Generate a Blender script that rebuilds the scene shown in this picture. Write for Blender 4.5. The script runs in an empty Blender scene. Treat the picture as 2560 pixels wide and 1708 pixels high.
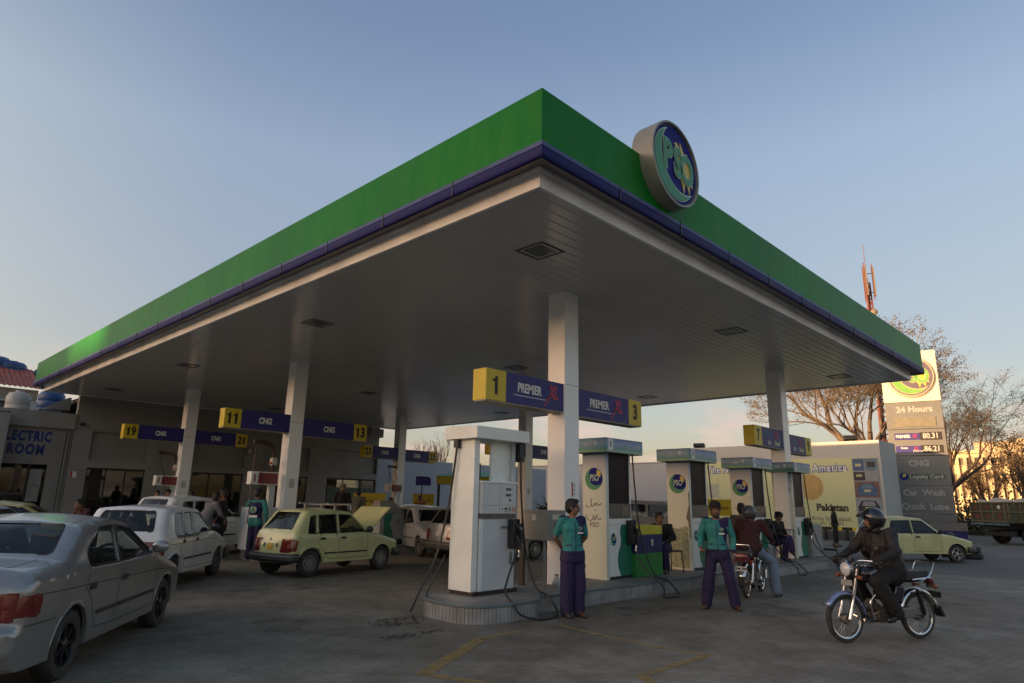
import bpy, bmesh, math, random
from mathutils import Vector, Matrix, Euler
from mathutils.geometry import delaunay_2d_cdt
PI = math.pi
R = math.radians
sc = bpy.context.scene
COL = sc.collection
# ---------------------------------------------------------------- camera, sky, sun, exposure
cd = bpy.data.cameras.new('camera'); cam = bpy.data.objects.new('camera', cd); COL.objects.link(cam)
cd.sensor_width = 36; cd.lens = 23.165; cd.clip_start = .05; cd.clip_end = 3000
_f = Vector((.6975, .6770, .2355)).normalized(); _r = Vector((.6940, -.7197, .0188))
_r = (_r - _f*_r.dot(_f)).normalized(); _u = _r.cross(_f)
cam.matrix_world = Matrix(((_r.x, _u.x, -_f.x, -5.662), (_r.y, _u.y, -_f.y, -5.067), (_r.z, _u.z, -_f.z, 1.65), (0, 0, 0, 1)))
sc.camera = cam
SUN_AZ, SUN_EL = R(160), R(5)
w = bpy.data.worlds.new('World'); sc.world = w; w.use_nodes = True
nt = w.node_tree; nt.nodes.clear()
sky = nt.nodes.new('ShaderNodeTexSky'); sky.sky_type = 'NISHITA'; sky.sun_disc = False
sky.sun_elevation = SUN_EL; sky.sun_rotation = PI/2 - SUN_AZ
sky.air_density = 1.0; sky.dust_density = 3.0; sky.ozone_density = 2.0; sky.altitude = 500
bg = nt.nodes.new('ShaderNodeBackground'); bg.inputs[1].default_value = .15
out = nt.nodes.new('ShaderNodeOutputWorld')
# thin far clouds: real directions on the sky, low over the horizon
tc = nt.nodes.new('ShaderNodeTexCoord'); mp = nt.nodes.new('ShaderNodeMapping'); mp.inputs['Scale'].default_value = (5, 5, 16)
nz = nt.nodes.new('ShaderNodeTexNoise'); nz.inputs['Scale'].default_value = 1.7; nz.inputs['Detail'].default_value = 7; nz.inputs['Roughness'].default_value = .55
cr = nt.nodes.new('ShaderNodeValToRGB'); cr.color_ramp.elements[0].position = .47; cr.color_ramp.elements[1].position = .64
sx = nt.nodes.new('ShaderNodeSeparateXYZ'); zr = nt.nodes.new('ShaderNodeValToRGB')
e = zr.color_ramp.elements; e[0].position = 0; e[0].color = (.9, .9, .9, 1); e[1].position = .19; e[1].color = (0, 0, 0, 1)
n1 = e.new(.08); n1.color = (.85, .85, .85, 1)
ml = nt.nodes.new('ShaderNodeMath'); ml.operation = 'MULTIPLY'
mx = nt.nodes.new('ShaderNodeMixRGB'); mx.blend_type = 'MIX'; CLOUDC = mx.inputs[2]; CLOUDC.default_value = (2.4, 1.75, 1.5, 1)
L = nt.links.new
gm = nt.nodes.new('ShaderNodeGamma'); gm.inputs[1].default_value = .8      # softer contrast of the hazy evening sky
wb = nt.nodes.new('ShaderNodeMixRGB'); wb.blend_type = 'MULTIPLY'; wb.inputs[0].default_value = 1; wb.inputs[2].default_value = (1.38, 1.27, 1.31, 1)
# the western half of the sky, round the sunset, is warmer and brighter than the eastern
dt = nt.nodes.new('ShaderNodeVectorMath'); dt.operation = 'DOT_PRODUCT'; dt.inputs[1].default_value = (math.cos(SUN_AZ), math.sin(SUN_AZ), 0)
mr = nt.nodes.new('ShaderNodeMapRange'); mr.inputs['From Min'].default_value = -1; wr_ = nt.nodes.new('ShaderNodeValToRGB'); we = wr_.color_ramp.elements
we[0].position = 0; we[0].color = (.78, .77, .75, 1); we[1].position = 1; we[1].color = (1.35, 1.28, 1.16, 1)
for p_, c_ in ((.34, (.89, .89, .93, 1)), (.5, (.93, .93, .95, 1)), (.6, (1.06, 1.02, .96, 1)), (.8, (1.28, 1.21, 1.08, 1))): q_ = we.new(p_); q_.color = c_
wg = nt.nodes.new('ShaderNodeMixRGB'); wg.blend_type = 'MULTIPLY'; wg.inputs[0].default_value = 1
tg = nt.nodes.new('ShaderNodeTexCoord')
er = nt.nodes.new('ShaderNodeValToRGB'); es = nt.nodes.new('ShaderNodeSeparateXYZ'); ee = er.color_ramp.elements      # evening haze: paler low down, clear blue high up
ee[0].position = 0; ee[0].color = (1.12/1.6, .95/1.6, .82/1.6, 1); ee[1].position = 1; ee[1].color = (.95/1.6, .95/1.6, .95/1.6, 1)
for p_, c_ in ((.2, (1.15, .96, .83)), (.33, (1.3, 1.1, .95)), (.47, (1.42, 1.25, 1.1)), (.62, (1.08, 1.03, 1.0)), (.75, (.98, .98, .98))): q_ = ee.new(p_); q_.color = (*[v_/1.6 for v_ in c_], 1)
eg = nt.nodes.new('ShaderNodeMixRGB'); eg.blend_type = 'MULTIPLY'; eg.inputs[0].default_value = 1; e6 = nt.nodes.new('ShaderNodeMixRGB'); e6.blend_type = 'MULTIPLY'; e6.inputs[0].default_value = 1; e6.inputs[2].default_value = (1.6, 1.6, 1.6, 1)
L(tg.outputs['Generated'], es.inputs[0]); L(es.outputs['Z'], er.inputs[0]); L(er.outputs[0], e6.inputs[1]); L(e6.outputs[0], eg.inputs[2])
L(tg.outputs['Generated'], dt.inputs[0]); L(dt.outputs['Value'], mr.inputs['Value']); L(mr.outputs[0], wr_.inputs[0])
L(sky.outputs[0], gm.inputs[0]); L(gm.outputs[0], wg.inputs[1]); L(wr_.outputs[0], wg.inputs[2]); L(wg.outputs[0], eg.inputs[1]); L(eg.outputs[0], wb.inputs[1])
L(tc.outputs['Generated'], mp.inputs[0]); L(mp.outputs[0], nz.inputs['Vector']); L(nz.outputs['Fac'], cr.inputs[0])
L(tc.outputs['Generated'], sx.inputs[0]); L(sx.outputs['Z'], zr.inputs[0])
L(cr.outputs[0], ml.inputs[0]); L(zr.outputs[0], ml.inputs[1]); L(ml.outputs[0], mx.inputs[0]); L(wb.outputs[0], mx.inputs[1])
L(mx.outputs[0], bg.inputs[0]); L(bg.outputs[0], out.inputs[0])
sd = bpy.data.lights.new('sun', 'SUN'); sd.energy = 5.0; sd.angle = R(.5); sd.color = (1, .56, .26)
sun = bpy.data.objects.new('sun', sd); COL.objects.link(sun)
_s = Vector((math.cos(SUN_AZ)*math.cos(SUN_EL), math.sin(SUN_AZ)*math.cos(SUN_EL), math.sin(SUN_EL)))
sun.rotation_euler = (-_s).to_track_quat('-Z', 'Y').to_euler(); sun.location = (-30, 10, 40)
vs = sc.view_settings; vs.view_transform = 'Standard'; vs.look = 'None'; vs.gamma = 1; vs.exposure = 1.2; vs.use_curve_mapping = False

# ---------------------------------------------------------------- materials
MATS = {}
def mat(name, col, rough=.6, metal=0., var=.12, scale=3., bump=0., bscale=40., spec=.5, coat=0., dirt=None, trans=0., emit=None):
    """plain Principled with noise-driven variation of its own colour and roughness"""
    if name in MATS: return MATS[name]
    m = bpy.data.materials.new(name); m.use_nodes = True; n = m.node_tree; b = n.nodes['Principled BSDF']; l = n.links.new
    b.inputs['Roughness'].default_value = rough; b.inputs['Metallic'].default_value = metal
    b.inputs['Specular IOR Level'].default_value = spec; b.inputs['Coat Weight'].default_value = coat; b.inputs['Coat Roughness'].default_value = .06
    b.inputs['Transmission Weight'].default_value = trans
    t = n.nodes.new('ShaderNodeTexCoord'); z = n.nodes.new('ShaderNodeTexNoise'); z.inputs['Scale'].default_value = scale; z.inputs['Detail'].default_value = 6
    l(t.outputs['Object'], z.inputs['Vector'])
    r = n.nodes.new('ShaderNodeValToRGB'); r.color_ramp.elements[0].position = .3; r.color_ramp.elements[1].position = .7
    c0 = [max(0, c*(1-var)) for c in col]; c1 = [min(1, c*(1+var)) for c in col]
    if dirt: c0 = dirt
    r.color_ramp.elements[0].color = (*c0, 1); r.color_ramp.elements[1].color = (*c1, 1)
    l(z.outputs['Fac'], r.inputs[0]); l(r.outputs[0], b.inputs['Base Color'])
    q = n.nodes.new('ShaderNodeMapRange'); q.inputs['To Min'].default_value = max(.02, rough-.08); q.inputs['To Max'].default_value = min(1, rough+.1)
    l(z.outputs['Fac'], q.inputs['Value']); l(q.outputs[0], b.inputs['Roughness'])
    if bump:
        y = n.nodes.new('ShaderNodeTexNoise'); y.inputs['Scale'].default_value = bscale; y.inputs['Detail'].default_value = 5
        l(t.outputs['Object'], y.inputs['Vector']); u = n.nodes.new('ShaderNodeBump'); u.inputs['Strength'].default_value = bump; u.inputs['Distance'].default_value = .02
        l(y.outputs['Fac'], u.inputs['Height']); l(u.outputs[0], b.inputs['Normal'])
    if emit:
        b.inputs['Emission Color'].default_value = (*emit[:3], 1); b.inputs['Emission Strength'].default_value = emit[3]
    m.diffuse_color = (*col, 1); MATS[name] = m; return m
def glassmat(name, tint, rough=.02):
    """window glass: part clear, part mirror by its real angle of view"""
    if name in MATS: return MATS[name]
    m = bpy.data.materials.new(name); m.use_nodes = True; n = m.node_tree; n.nodes.clear(); l = n.links.new
    o = n.nodes.new('ShaderNodeOutputMaterial'); a = n.nodes.new('ShaderNodeBsdfTransparent'); a.inputs[0].default_value = (*tint, 1)
    g = n.nodes.new('ShaderNodeBsdfGlossy'); g.inputs[1].default_value = rough; f = n.nodes.new('ShaderNodeLayerWeight'); f.inputs[0].default_value = .5
    p = n.nodes.new('ShaderNodeMath'); p.operation = 'POWER'; p.inputs[1].default_value = 5; q = n.nodes.new('ShaderNodeMath'); q.operation = 'MULTIPLY_ADD'; q.inputs[1].default_value = .92; q.inputs[2].default_value = .055
    x = n.nodes.new('ShaderNodeMixShader'); l(f.outputs['Facing'], p.inputs[0]); l(p.outputs[0], q.inputs[0]); l(q.outputs[0], x.inputs[0]); l(a.outputs[0], x.inputs[1]); l(g.outputs[0], x.inputs[2]); l(x.outputs[0], o.inputs[0])
    MATS[name] = m; return m

# ---------------------------------------------------------------- mesh helpers
class MB:
    def __init__(s): s.v = []; s.f = []; s.m = []
    def add(s, vs, fs, m=0, M=None):
        o = len(s.v)
        s.v += [tuple(M @ Vector(p)) if M is not None else tuple(p) for p in vs]
        for f in fs: s.f.append(tuple(i+o for i in f)); s.m.append(m)
        return s
    def box(s, x0, x1, y0, y1, z0, z1, m=0, M=None):
        v = [(x, y, z) for x in (x0, x1) for y in (y0, y1) for z in (z0, z1)]
        return s.add(v, [(0, 1, 3, 2), (4, 6, 7, 5), (0, 4, 5, 1), (2, 3, 7, 6), (0, 2, 6, 4), (1, 5, 7, 3)], m, M)
    def cbox(s, c, d, m=0, M=None):
        return s.box(c[0]-d[0]/2, c[0]+d[0]/2, c[1]-d[1]/2, c[1]+d[1]/2, c[2]-d[2]/2, c[2]+d[2]/2, m, M)
    def cyl(s, a, b, r0, r1=None, n=16, m=0, cap=True, M=None):
        return s.tube([a, b], [r0, r0 if r1 is None else r1], n, m, cap, M)
    def tube(s, pts, r, n=8, m=0, cap=True, M=None, sy=1.):
        pts = [Vector(p) for p in pts]; k = len(pts)
        rr = r if isinstance(r, (list, tuple)) else [r]*k
        vs = []; prev = None
        for i, p in enumerate(pts):
            d = (pts[min(i+1, k-1)]-pts[max(i-1, 0)])
            d = d.normalized() if d.length > 1e-9 else Vector((0, 0, 1))
            if prev is None: a = d.orthogonal().normalized()
            else:
                a = prev - d*prev.dot(d); a = a.normalized() if a.length > 1e-6 else d.orthogonal().normalized()
            prev = a; b = d.cross(a)
            for j in range(n):
                t = 2*PI*j/n; vs.append(p + a*math.cos(t)*rr[i] + b*math.sin(t)*rr[i]*sy)
        fs = [(i*n+j, i*n+(j+1) % n, (i+1)*n+(j+1) % n, (i+1)*n+j) for i in range(k-1) for j in range(n)]
        if cap: fs += [tuple(range(n))[::-1], tuple(range((k-1)*n, k*n))]
        return s.add(vs, fs, m, M)
    def lathe(s, prof, n=24, m=0, M=None, closed=False):
        """prof: (radius, height) about local z"""
        vs = [(r*math.cos(2*PI*j/n), r*math.sin(2*PI*j/n), z) for r, z in prof for j in range(n)]
        k = len(prof); kk = k if closed else k-1
        fs = [(i*n+j, i*n+(j+1) % n, ((i+1) % k)*n+(j+1) % n, ((i+1) % k)*n+j) for i in range(kk) for j in range(n)]
        return s.add(vs, fs, m, M)
    def prism(s, poly, t0, t1, plane='xz', m=0, M=None, m2=None):
        """poly in the given plane, extruded along the third axis from t0 to t1"""
        k = len(poly)
        def P(a, b, t): return (a, t, b) if plane == 'xz' else ((a, b, t) if plane == 'xy' else (t, a, b))
        vs = [P(a, b, t0) for a, b in poly] + [P(a, b, t1) for a, b in poly]
        fs = [tuple(range(k))[::-1], tuple(range(k, 2*k))]
        s.add(vs, fs, m, M); o = len(s.v)-2*k
        for i in range(k):
            s.f.append((o+i, o+(i+1) % k, o+k+(i+1) % k, o+k+i)); s.m.append(m if m2 is None else m2)
        return s
    def sweep(s, prof, path, m=0, M=None, up=Vector((0, 0, 1)), cap=True):
        """prof (out, up) swept along a level path; 'out' is to the right of travel"""
        path = [Vector(p) for p in path]; k = len(path); n = len(prof); vs = []
        for i, p in enumerate(path):
            a = (path[i]-path[i-1]).normalized() if i else None; b = (path[i+1]-path[i]).normalized() if i < k-1 else None
            d = ((a or b)+(b or a)).normalized(); o = d.cross(up).normalized()
            sc_ = 1/max(.35, d.dot(a or b)); vs += [p + o*q[0]*sc_ + up*q[1] for q in prof]
        fs = [(i*n+j, (i+1)*n+j, (i+1)*n+(j+1) % n, i*n+(j+1) % n) for i in range(k-1) for j in range(n)]
        if cap: fs += [tuple(range(n)), tuple(range((k-1)*n, k*n))[::-1]]
        return s.add(vs, fs, m, M)
    def ball(s, c, r, n=12, m=0, M=None):
        r = r if isinstance(r, (tuple, list)) else (r, r, r); k = max(4, n//2+1); vs = [(c[0], c[1], c[2]-r[2])]
        for i in range(1, k):
            t = PI*i/k - PI/2
            vs += [(c[0]+r[0]*math.cos(t)*math.cos(2*PI*j/n), c[1]+r[1]*math.cos(t)*math.sin(2*PI*j/n), c[2]+r[2]*math.sin(t)) for j in range(n)]
        vs.append((c[0], c[1], c[2]+r[2])); q = len(vs)-1
        fs = [(0, 1+(j+1) % n, 1+j) for j in range(n)]+[(q, q-n+j, q-n+(j+1) % n) for j in range(n)]
        fs += [(1+i*n+j, 1+i*n+(j+1) % n, 1+(i+1)*n+(j+1) % n, 1+(i+1)*n+j) for i in range(k-2) for j in range(n)]
        return s.add(vs, fs, m, M)
    def mesh(s, name, mats, angle=35, recalc=True):
        me = bpy.data.meshes.new(name); me.from_pydata([tuple(p) for p in s.v], [], s.f)
        mats = mats if isinstance(mats, (list, tuple)) else [mats]
        for q in mats: me.materials.append(q)
        if len(mats) > 1: me.polygons.foreach_set('material_index', [min(i, len(mats)-1) for i in s.m])
        if recalc:
            b = bmesh.new(); b.from_mesh(me); bmesh.ops.recalc_face_normals(b, faces=b.faces); b.to_mesh(me); b.free()
        me.polygons.foreach_set('use_smooth', [True]*len(me.polygons)); me.set_sharp_from_angle(angle=R(angle)); me.update()
        return me
    def build(s, name, mats, parent=None, bevel=0, angle=35, recalc=True):
        o = bpy.data.objects.new(name, s.mesh(name, mats, angle, recalc)); COL.objects.link(o)
        if parent: o.parent = parent
        if bevel:
            q = o.modifiers.new('bevel', 'BEVEL'); q.width = bevel; q.segments = 2; q.limit_method = 'ANGLE'; q.angle_limit = R(50)
        return o
def empty(name, loc=(0, 0, 0), rz=0, label=None, cat=None, group=None):
    o = bpy.data.objects.new(name, None); COL.objects.link(o); o.location = loc; o.rotation_euler = (0, 0, rz); o.empty_display_size = .2
    tag(o, label, cat, group); return o
def tag(o, label=None, cat=None, group=None, kind=None):
    for k, v in (('label', label), ('category', cat), ('group', group), ('kind', kind)):
        if v: o[k] = v
    return o
def copy_tree(o, parent=None):
    c = o.copy(); COL.objects.link(c); c.parent = parent
    for ch in list(o.children): copy_tree(ch, c)
    return c
def place(o, loc, rz=0, label=None, group=None):
    o.location = loc; o.rotation_euler = (0, 0, rz)
    if label: o['label'] = label
    if group: o['group'] = group
    return o
def evalmesh(o, name, mats, angle=40, smooth=True):
    dg = bpy.context.evaluated_depsgraph_get(); me = bpy.data.meshes.new_from_object(o.evaluated_get(dg)); me.name = name
    me.materials.clear()
    for q in (mats if isinstance(mats, (list, tuple)) else [mats]): me.materials.append(q)
    if smooth: me.polygons.foreach_set('use_smooth', [True]*len(me.polygons)); me.set_sharp_from_angle(angle=R(angle))
    return me
TXC = {}
def text_geo(txt, size=1., depth=.004, sx=1., bold=0., shear=0., align='CENTER', space=1.):
    """lettering as plain geometry in the xz plane, front towards -y, centred on its origin"""
    key = (txt, size, depth, sx, bold, shear, align, space)
    if key not in TXC:
        c = bpy.data.curves.new('t', 'FONT'); c.body = txt; c.size = size; c.extrude = depth/2; c.offset = bold*size; c.shear = shear
        c.align_x = align; c.align_y = 'CENTER'; c.space_character = space; c.resolution_u = 3
        o = bpy.data.objects.new('t', c); COL.objects.link(o); bpy.context.view_layer.update()
        dg = bpy.context.evaluated_depsgraph_get(); me = bpy.data.meshes.new_from_object(o.evaluated_get(dg))
        vs = [(v.co.x*sx, -v.co.z, v.co.y) for v in me.vertices]; fs = [tuple(p.vertices) for p in me.polygons]
        bpy.data.objects.remove(o); bpy.data.curves.remove(c); bpy.data.meshes.remove(me); TXC[key] = (vs, fs)
    return TXC[key]
def put_text(mb, txt, at, size, m=0, face=0., **k):
    """face: angle about z of the reading side (0 = read from -y, -90 deg = read from -x)"""
    vs, fs = text_geo(txt, size, **k)
    mb.add(vs, fs, m, Matrix.Translation(at) @ Matrix.Rotation(face, 4, 'Z')); return mb
def inpoly(p, poly):
    c = False; x, y = p[0], p[1]; n = len(poly)
    for i in range(n):
        x0, y0 = poly[i][0], poly[i][1]; x1, y1 = poly[i-1][0], poly[i-1][1]
        if (y0 > y) != (y1 > y) and x < (x1-x0)*(y-y0)/(y1-y0)+x0: c = not c
    return c
def fillet(pts, n=5, closed=True):
    """pts: (x, y[, radius]) -> polyline with rounded corners"""
    o = []; k = len(pts)
    for i, p in enumerate(pts):
        r = p[2] if len(p) > 2 else 0; P = Vector(p[:2])
        if r <= 0 or (not closed and i in (0, k-1)) or (Vector(pts[i-1][:2])-P).length < 1e-5 or (Vector(pts[(i+1) % k][:2])-P).length < 1e-5: o.append(P); continue
        a = Vector(pts[i-1][:2])-P; b = Vector(pts[(i+1) % k][:2])-P; la, lb = a.length, b.length; a.normalize(); b.normalize()
        ang = a.angle(b); t = min(r/max(math.tan(ang/2), 1e-4), la*.48, lb*.48); A = P+a*t; B = P+b*t
        for j in range(n+1):
            q = j/n; o.append(A*(1-q)**2 + P*2*q*(1-q) + B*q*q)
    return [tuple(p) for p in o]
def resample(pts, step, closed=True):
    o = []; k = len(pts)
    for i in range(k if closed else k-1):
        a = Vector(pts[i]); b = Vector(pts[(i+1) % k]); n = max(1, int(math.ceil((b-a).length/step)))
        o += [tuple(a.lerp(b, j/n)) for j in range(n)]
    if not closed: o.append(tuple(pts[-1]))
    return o
def cdt(outer, holes=(), step=.08, extra=()):
    """triangulates a flat polygon with holes and an inner grid"""
    V = []; E = []
    for poly in [outer]+list(holes):
        o = len(V); V += [Vector(p[:2]) for p in poly]; E += [(o+i, o+(i+1) % len(poly)) for i in range(len(poly))]
    xs = [p[0] for p in outer]; ys = [p[1] for p in outer]; nx = int((max(xs)-min(xs))/step); ny = int((max(ys)-min(ys))/step)
    for i in range(1, nx+1):
        for j in range(1, ny+1):
            p = (min(xs)+(i-.5*(j % 2))*step, min(ys)+(j-.3)*step)
            if inpoly(p, outer) and not any(inpoly(p, h) for h in holes): V.append(Vector(p))
    for p in extra:
        if inpoly(p, outer) and not any(inpoly(p, h) for h in holes): V.append(Vector(p))
    vv, ee, ff = delaunay_2d_cdt(V, E, [], 0, 1e-5)[:3]
    fs = []
    for f in ff:
        c = (sum(vv[i].x for i in f)/len(f), sum(vv[i].y for i in f)/len(f))
        if inpoly(c, outer) and not any(inpoly(c, h) for h in holes): fs.append(tuple(f))
    return [tuple(p) for p in vv], fs

# common paints
M_white = mat('white_paint', (.75, .76, .73), .35, var=.06, scale=1.5, bump=.04, bscale=8)
M_black = mat('black_rubber', (.012, .012, .012), .55)
M_dark = mat('dark_plastic', (.02, .02, .022), .45)
M_chrome = mat('chrome', (.7, .7, .7), .12, 1., var=.05)
M_steel = mat('brushed_steel', (.35, .35, .34), .35, .9)
M_greymetal = mat('grey_metal', (.22, .22, .2), .5, .3)
M_blue = mat('sign_blue', (.022, .018, .17), .5, var=.08)
M_yel = mat('sign_yellow', (.62, .46, .015), .4, var=.08)
M_blk = mat('black_print', (.01, .01, .01), .5)
M_wht = mat('white_print', (.72, .72, .66), .5, var=.04)
M_red = mat('red_print', (.5, .012, .03), .4)
M_green0 = mat('canopy_green', (.006, .24, .02), .5, var=.14, scale=.6, bump=.03, bscale=1.5, spec=.07)

def streaky(name, col, col2, col3, rough, spec):
    """sheet paint with weathering streaks that run down it and broad darker patches"""
    m = bpy.data.materials.new(name); m.use_nodes = True; n = m.node_tree; b = n.nodes['Principled BSDF']; l = n.links.new; b.inputs['Roughness'].default_value = rough; b.inputs['Specular IOR Level'].default_value = spec
    t = n.nodes.new('ShaderNodeTexCoord'); mp_ = n.nodes.new('ShaderNodeMapping'); mp_.inputs['Scale'].default_value = (3.2, 3.2, .9); z = n.nodes.new('ShaderNodeTexNoise'); z.inputs['Scale'].default_value = 1; z.inputs['Detail'].default_value = 8; z.inputs['Roughness'].default_value = .65
    l(t.outputs['Object'], mp_.inputs[0]); l(mp_.outputs[0], z.inputs['Vector']); r = n.nodes.new('ShaderNodeValToRGB'); r.color_ramp.elements[0].position = .38; r.color_ramp.elements[0].color = (*col, 1); r.color_ramp.elements[1].position = .75; r.color_ramp.elements[1].color = (*col2, 1); l(z.outputs['Fac'], r.inputs[0])
    y = n.nodes.new('ShaderNodeTexNoise'); y.inputs['Scale'].default_value = .35; y.inputs['Detail'].default_value = 5; l(t.outputs['Object'], y.inputs['Vector']); q = n.nodes.new('ShaderNodeValToRGB'); q.color_ramp.elements[0].position = .4; q.color_ramp.elements[1].position = .7; l(y.outputs['Fac'], q.inputs[0])
    x = n.nodes.new('ShaderNodeMixRGB'); x.inputs[2].default_value = (*col3, 1); k = n.nodes.new('ShaderNodeMath'); k.operation = 'MULTIPLY'; k.inputs[1].default_value = .6; l(q.outputs[0], k.inputs[0]); l(k.outputs[0], x.inputs[0]); l(r.outputs[0], x.inputs[1]); l(x.outputs[0], b.inputs['Base Color'])
    u = n.nodes.new('ShaderNodeBump'); u.inputs['Strength'].default_value = .12; u.inputs['Distance'].default_value = .02; l(y.outputs['Fac'], u.inputs['Height']); l(u.outputs[0], b.inputs['Normal'])
    return m
M_green = streaky('canopy_green', (.004, .2, .02), (.035, .22, .03), (.012, .13, .022), .4, .08)
LINES = [([(1.13, 1.25), (.72, 1.24), (.33, 1.2)], .07, 0), ([(.5, 1.24), (.33, 1.2), (-1.22, .36)], .16, 0), ([(-1.22, .4), (-1.0, -.25), (-.85, -.7)], .11, 0), ([(1.83, 1.15), (1.7, .42), (1.66, -.5), (1.71, -1.13)], .07, 0),
         ([(1.75, -1.1), (.36, -1.09)], .11, 0), ([(.38, -1.05), (.17, -1.35), (-.1, -1.9)], .13, 0), ([(2.1, .3), (2.06, -.2), (2.04, -.9)], .035, 1), ([(1.9, 6.3), (1.8, 4.0)], .08, 1), ([(-.6, 5.6), (.6, 3.2)], .06, 1), ([(5, -4.2), (9, -3.6)], .08, 1)]
CRACKS = [(.24, 2.86, 7, 6, 1), (-.12, 1.98, 6, 3, 2)]
STAINS = [(17.6, -1.0, 2.2, .35, -.8, 1), (14.9, .6, 1.2, .25, -.7, 2), (3.9, 1.2, .7, .35, .1, 3), (2.3, 1.2, .5, .3, .4, 4), (10.2, .9, 1.3, .4, 0, 5), (6.3, 9.0, 1.0, .5, .2, 6), (5.6, -.3, .8, .5, .5, 7), (.2, 7.0, .7, .4, .9, 8), (1.6, 7.4, 1.2, .25, .8, 9), (8.5, -1.8, .9, .35, -.6, 10), (-1.0, 3.6, .6, .4, 1.0, 11)]
# ---------------------------------------------------------------- ground
def ground_mat():
    m = bpy.data.materials.new('paver_ground'); m.use_nodes = True; n = m.node_tree; b = n.nodes['Principled BSDF']; l = n.links.new; N = n.nodes.new
    t = N('ShaderNodeTexCoord'); mp = N('ShaderNodeMapping'); mp.inputs['Rotation'].default_value = (0, 0, R(8)); l(t.outputs['Object'], mp.inputs[0])
    k = N('ShaderNodeTexBrick'); k.inputs['Scale'].default_value = 1; k.inputs['Brick Width'].default_value = .22; k.inputs['Row Height'].default_value = .11
    k.inputs['Mortar Size'].default_value = .005; k.inputs['Mortar Smooth'].default_value = .4; k.inputs['Bias'].default_value = -.1
    k.inputs['Color1'].default_value = (.235, .225, .188, 1); k.inputs['Color2'].default_value = (.265, .252, .212, 1); k.inputs['Mortar'].default_value = (.17, .16, .13, 1)
    l(mp.outputs[0], k.inputs['Vector'])
    a = N('ShaderNodeTexNoise'); a.inputs['Scale'].default_value = .22; a.inputs['Detail'].default_value = 8; a.inputs['Roughness'].default_value = .62; l(t.outputs['Object'], a.inputs['Vector'])
    r = N('ShaderNodeValToRGB'); r.color_ramp.elements[0].position = .33; r.color_ramp.elements[1].position = .68
    r.color_ramp.elements[0].color = (.5, .47, .44, 1); r.color_ramp.elements[1].color = (1.15, 1.13, 1.1, 1); l(a.outputs['Fac'], r.inputs[0])
    c = N('ShaderNodeTexNoise'); c.inputs['Scale'].default_value = 1.6; c.inputs['Detail'].default_value = 9; c.inputs['Roughness'].default_value = .7; l(t.outputs['Object'], c.inputs['Vector'])
    r2 = N('ShaderNodeValToRGB'); r2.color_ramp.elements[0].position = .36; r2.color_ramp.elements[1].position = .6
    r2.color_ramp.elements[0].color = (.62, .6, .57, 1); r2.color_ramp.elements[1].color = (1, 1, 1, 1); l(c.outputs['Fac'], r2.inputs[0])
    x = N('ShaderNodeMixRGB'); x.blend_type = 'MULTIPLY'; x.inputs[0].default_value = 1; l(k.outputs['Color'], x.inputs[1]); l(r.outputs[0], x.inputs[2])
    y = N('ShaderNodeMixRGB'); y.blend_type = 'MULTIPLY'; y.inputs[0].default_value = 1; l(x.outputs[0], y.inputs[1]); l(r2.outputs[0], y.inputs[2]); l(y.outputs[0], b.inputs['Base Color'])
    q = N('ShaderNodeMapRange'); q.inputs['To Min'].default_value = .5; q.inputs['To Max'].default_value = .9; l(a.outputs['Fac'], q.inputs['Value']); l(q.outputs[0], b.inputs['Roughness'])
    u = N('ShaderNodeBump'); u.inputs['Strength'].default_value = .35; u.inputs['Distance'].default_value = .01; f = N('ShaderNodeMath'); f.operation = 'MULTIPLY_ADD'; f.inputs[1].default_value = -1
    l(k.outputs['Fac'], f.inputs[0]); l(c.outputs['Fac'], f.inputs[2]); l(f.outputs[0], u.inputs['Height']); l(u.outputs[0], b.inputs['Normal'])
    b.inputs['Specular IOR Level'].default_value = .35
    return m
g = MB(); g.box(-300, 900, -500, 700, -.5, 0); tag(g.build('ground', ground_mat()), kind='structure')
M_asph = mat('asphalt', (.12, .115, .1), .8, var=.3, scale=.8, bump=.3, bscale=60)
g = MB(); g.box(15.4, 60, -60, 6.2, .001, .004); tag(g.build('road', M_asph), kind='structure')
# worn yellow paint on the pavers, with holes where it has rubbed off
def worn(name, col, lo=.45, hi=.6, scale=9, amax=.62):
    m = bpy.data.materials.new(name); m.use_nodes = True; n = m.node_tree; b = n.nodes['Principled BSDF']; l = n.links.new
    b.inputs['Base Color'].default_value = (*col, 1); b.inputs['Roughness'].default_value = .8
    t = n.nodes.new('ShaderNodeTexCoord'); z = n.nodes.new('ShaderNodeTexNoise'); z.inputs['Scale'].default_value = scale; z.inputs['Detail'].default_value = 8; z.inputs['Roughness'].default_value = .7
    l(t.outputs['Object'], z.inputs['Vector']); r = n.nodes.new('ShaderNodeValToRGB'); r.color_ramp.elements[0].position = lo; r.color_ramp.elements[1].position = hi
    r.color_ramp.elements[0].color = (0, 0, 0, 1); r.color_ramp.elements[1].color = (amax, amax, amax, 1); l(z.outputs['Fac'], r.inputs[0]); l(r.outputs[0], b.inputs['Alpha']); return m
M_worn = worn('worn_yellow_paint', (.4, .28, .09), .3, .72)
M_worn2 = worn('faint_yellow_paint', (.33, .26, .12), .44, .62)
def line(pts, wd, m, name='painted_line', label=None):
    g = MB(); pts = [Vector((p[0], p[1], 0)) for p in pts]
    g.sweep([(-wd/2, .004), (wd/2, .004), (wd/2, .006), (-wd/2, .006)], pts); tag(g.build(name, m), kind='structure')
for pts, wd, mm in LINES: line(pts, wd, M_worn if mm == 0 else M_worn2)
M_oil = worn('oil_stain_black', (.06, .056, .05), .42, .75, 2.2, .42)
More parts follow.
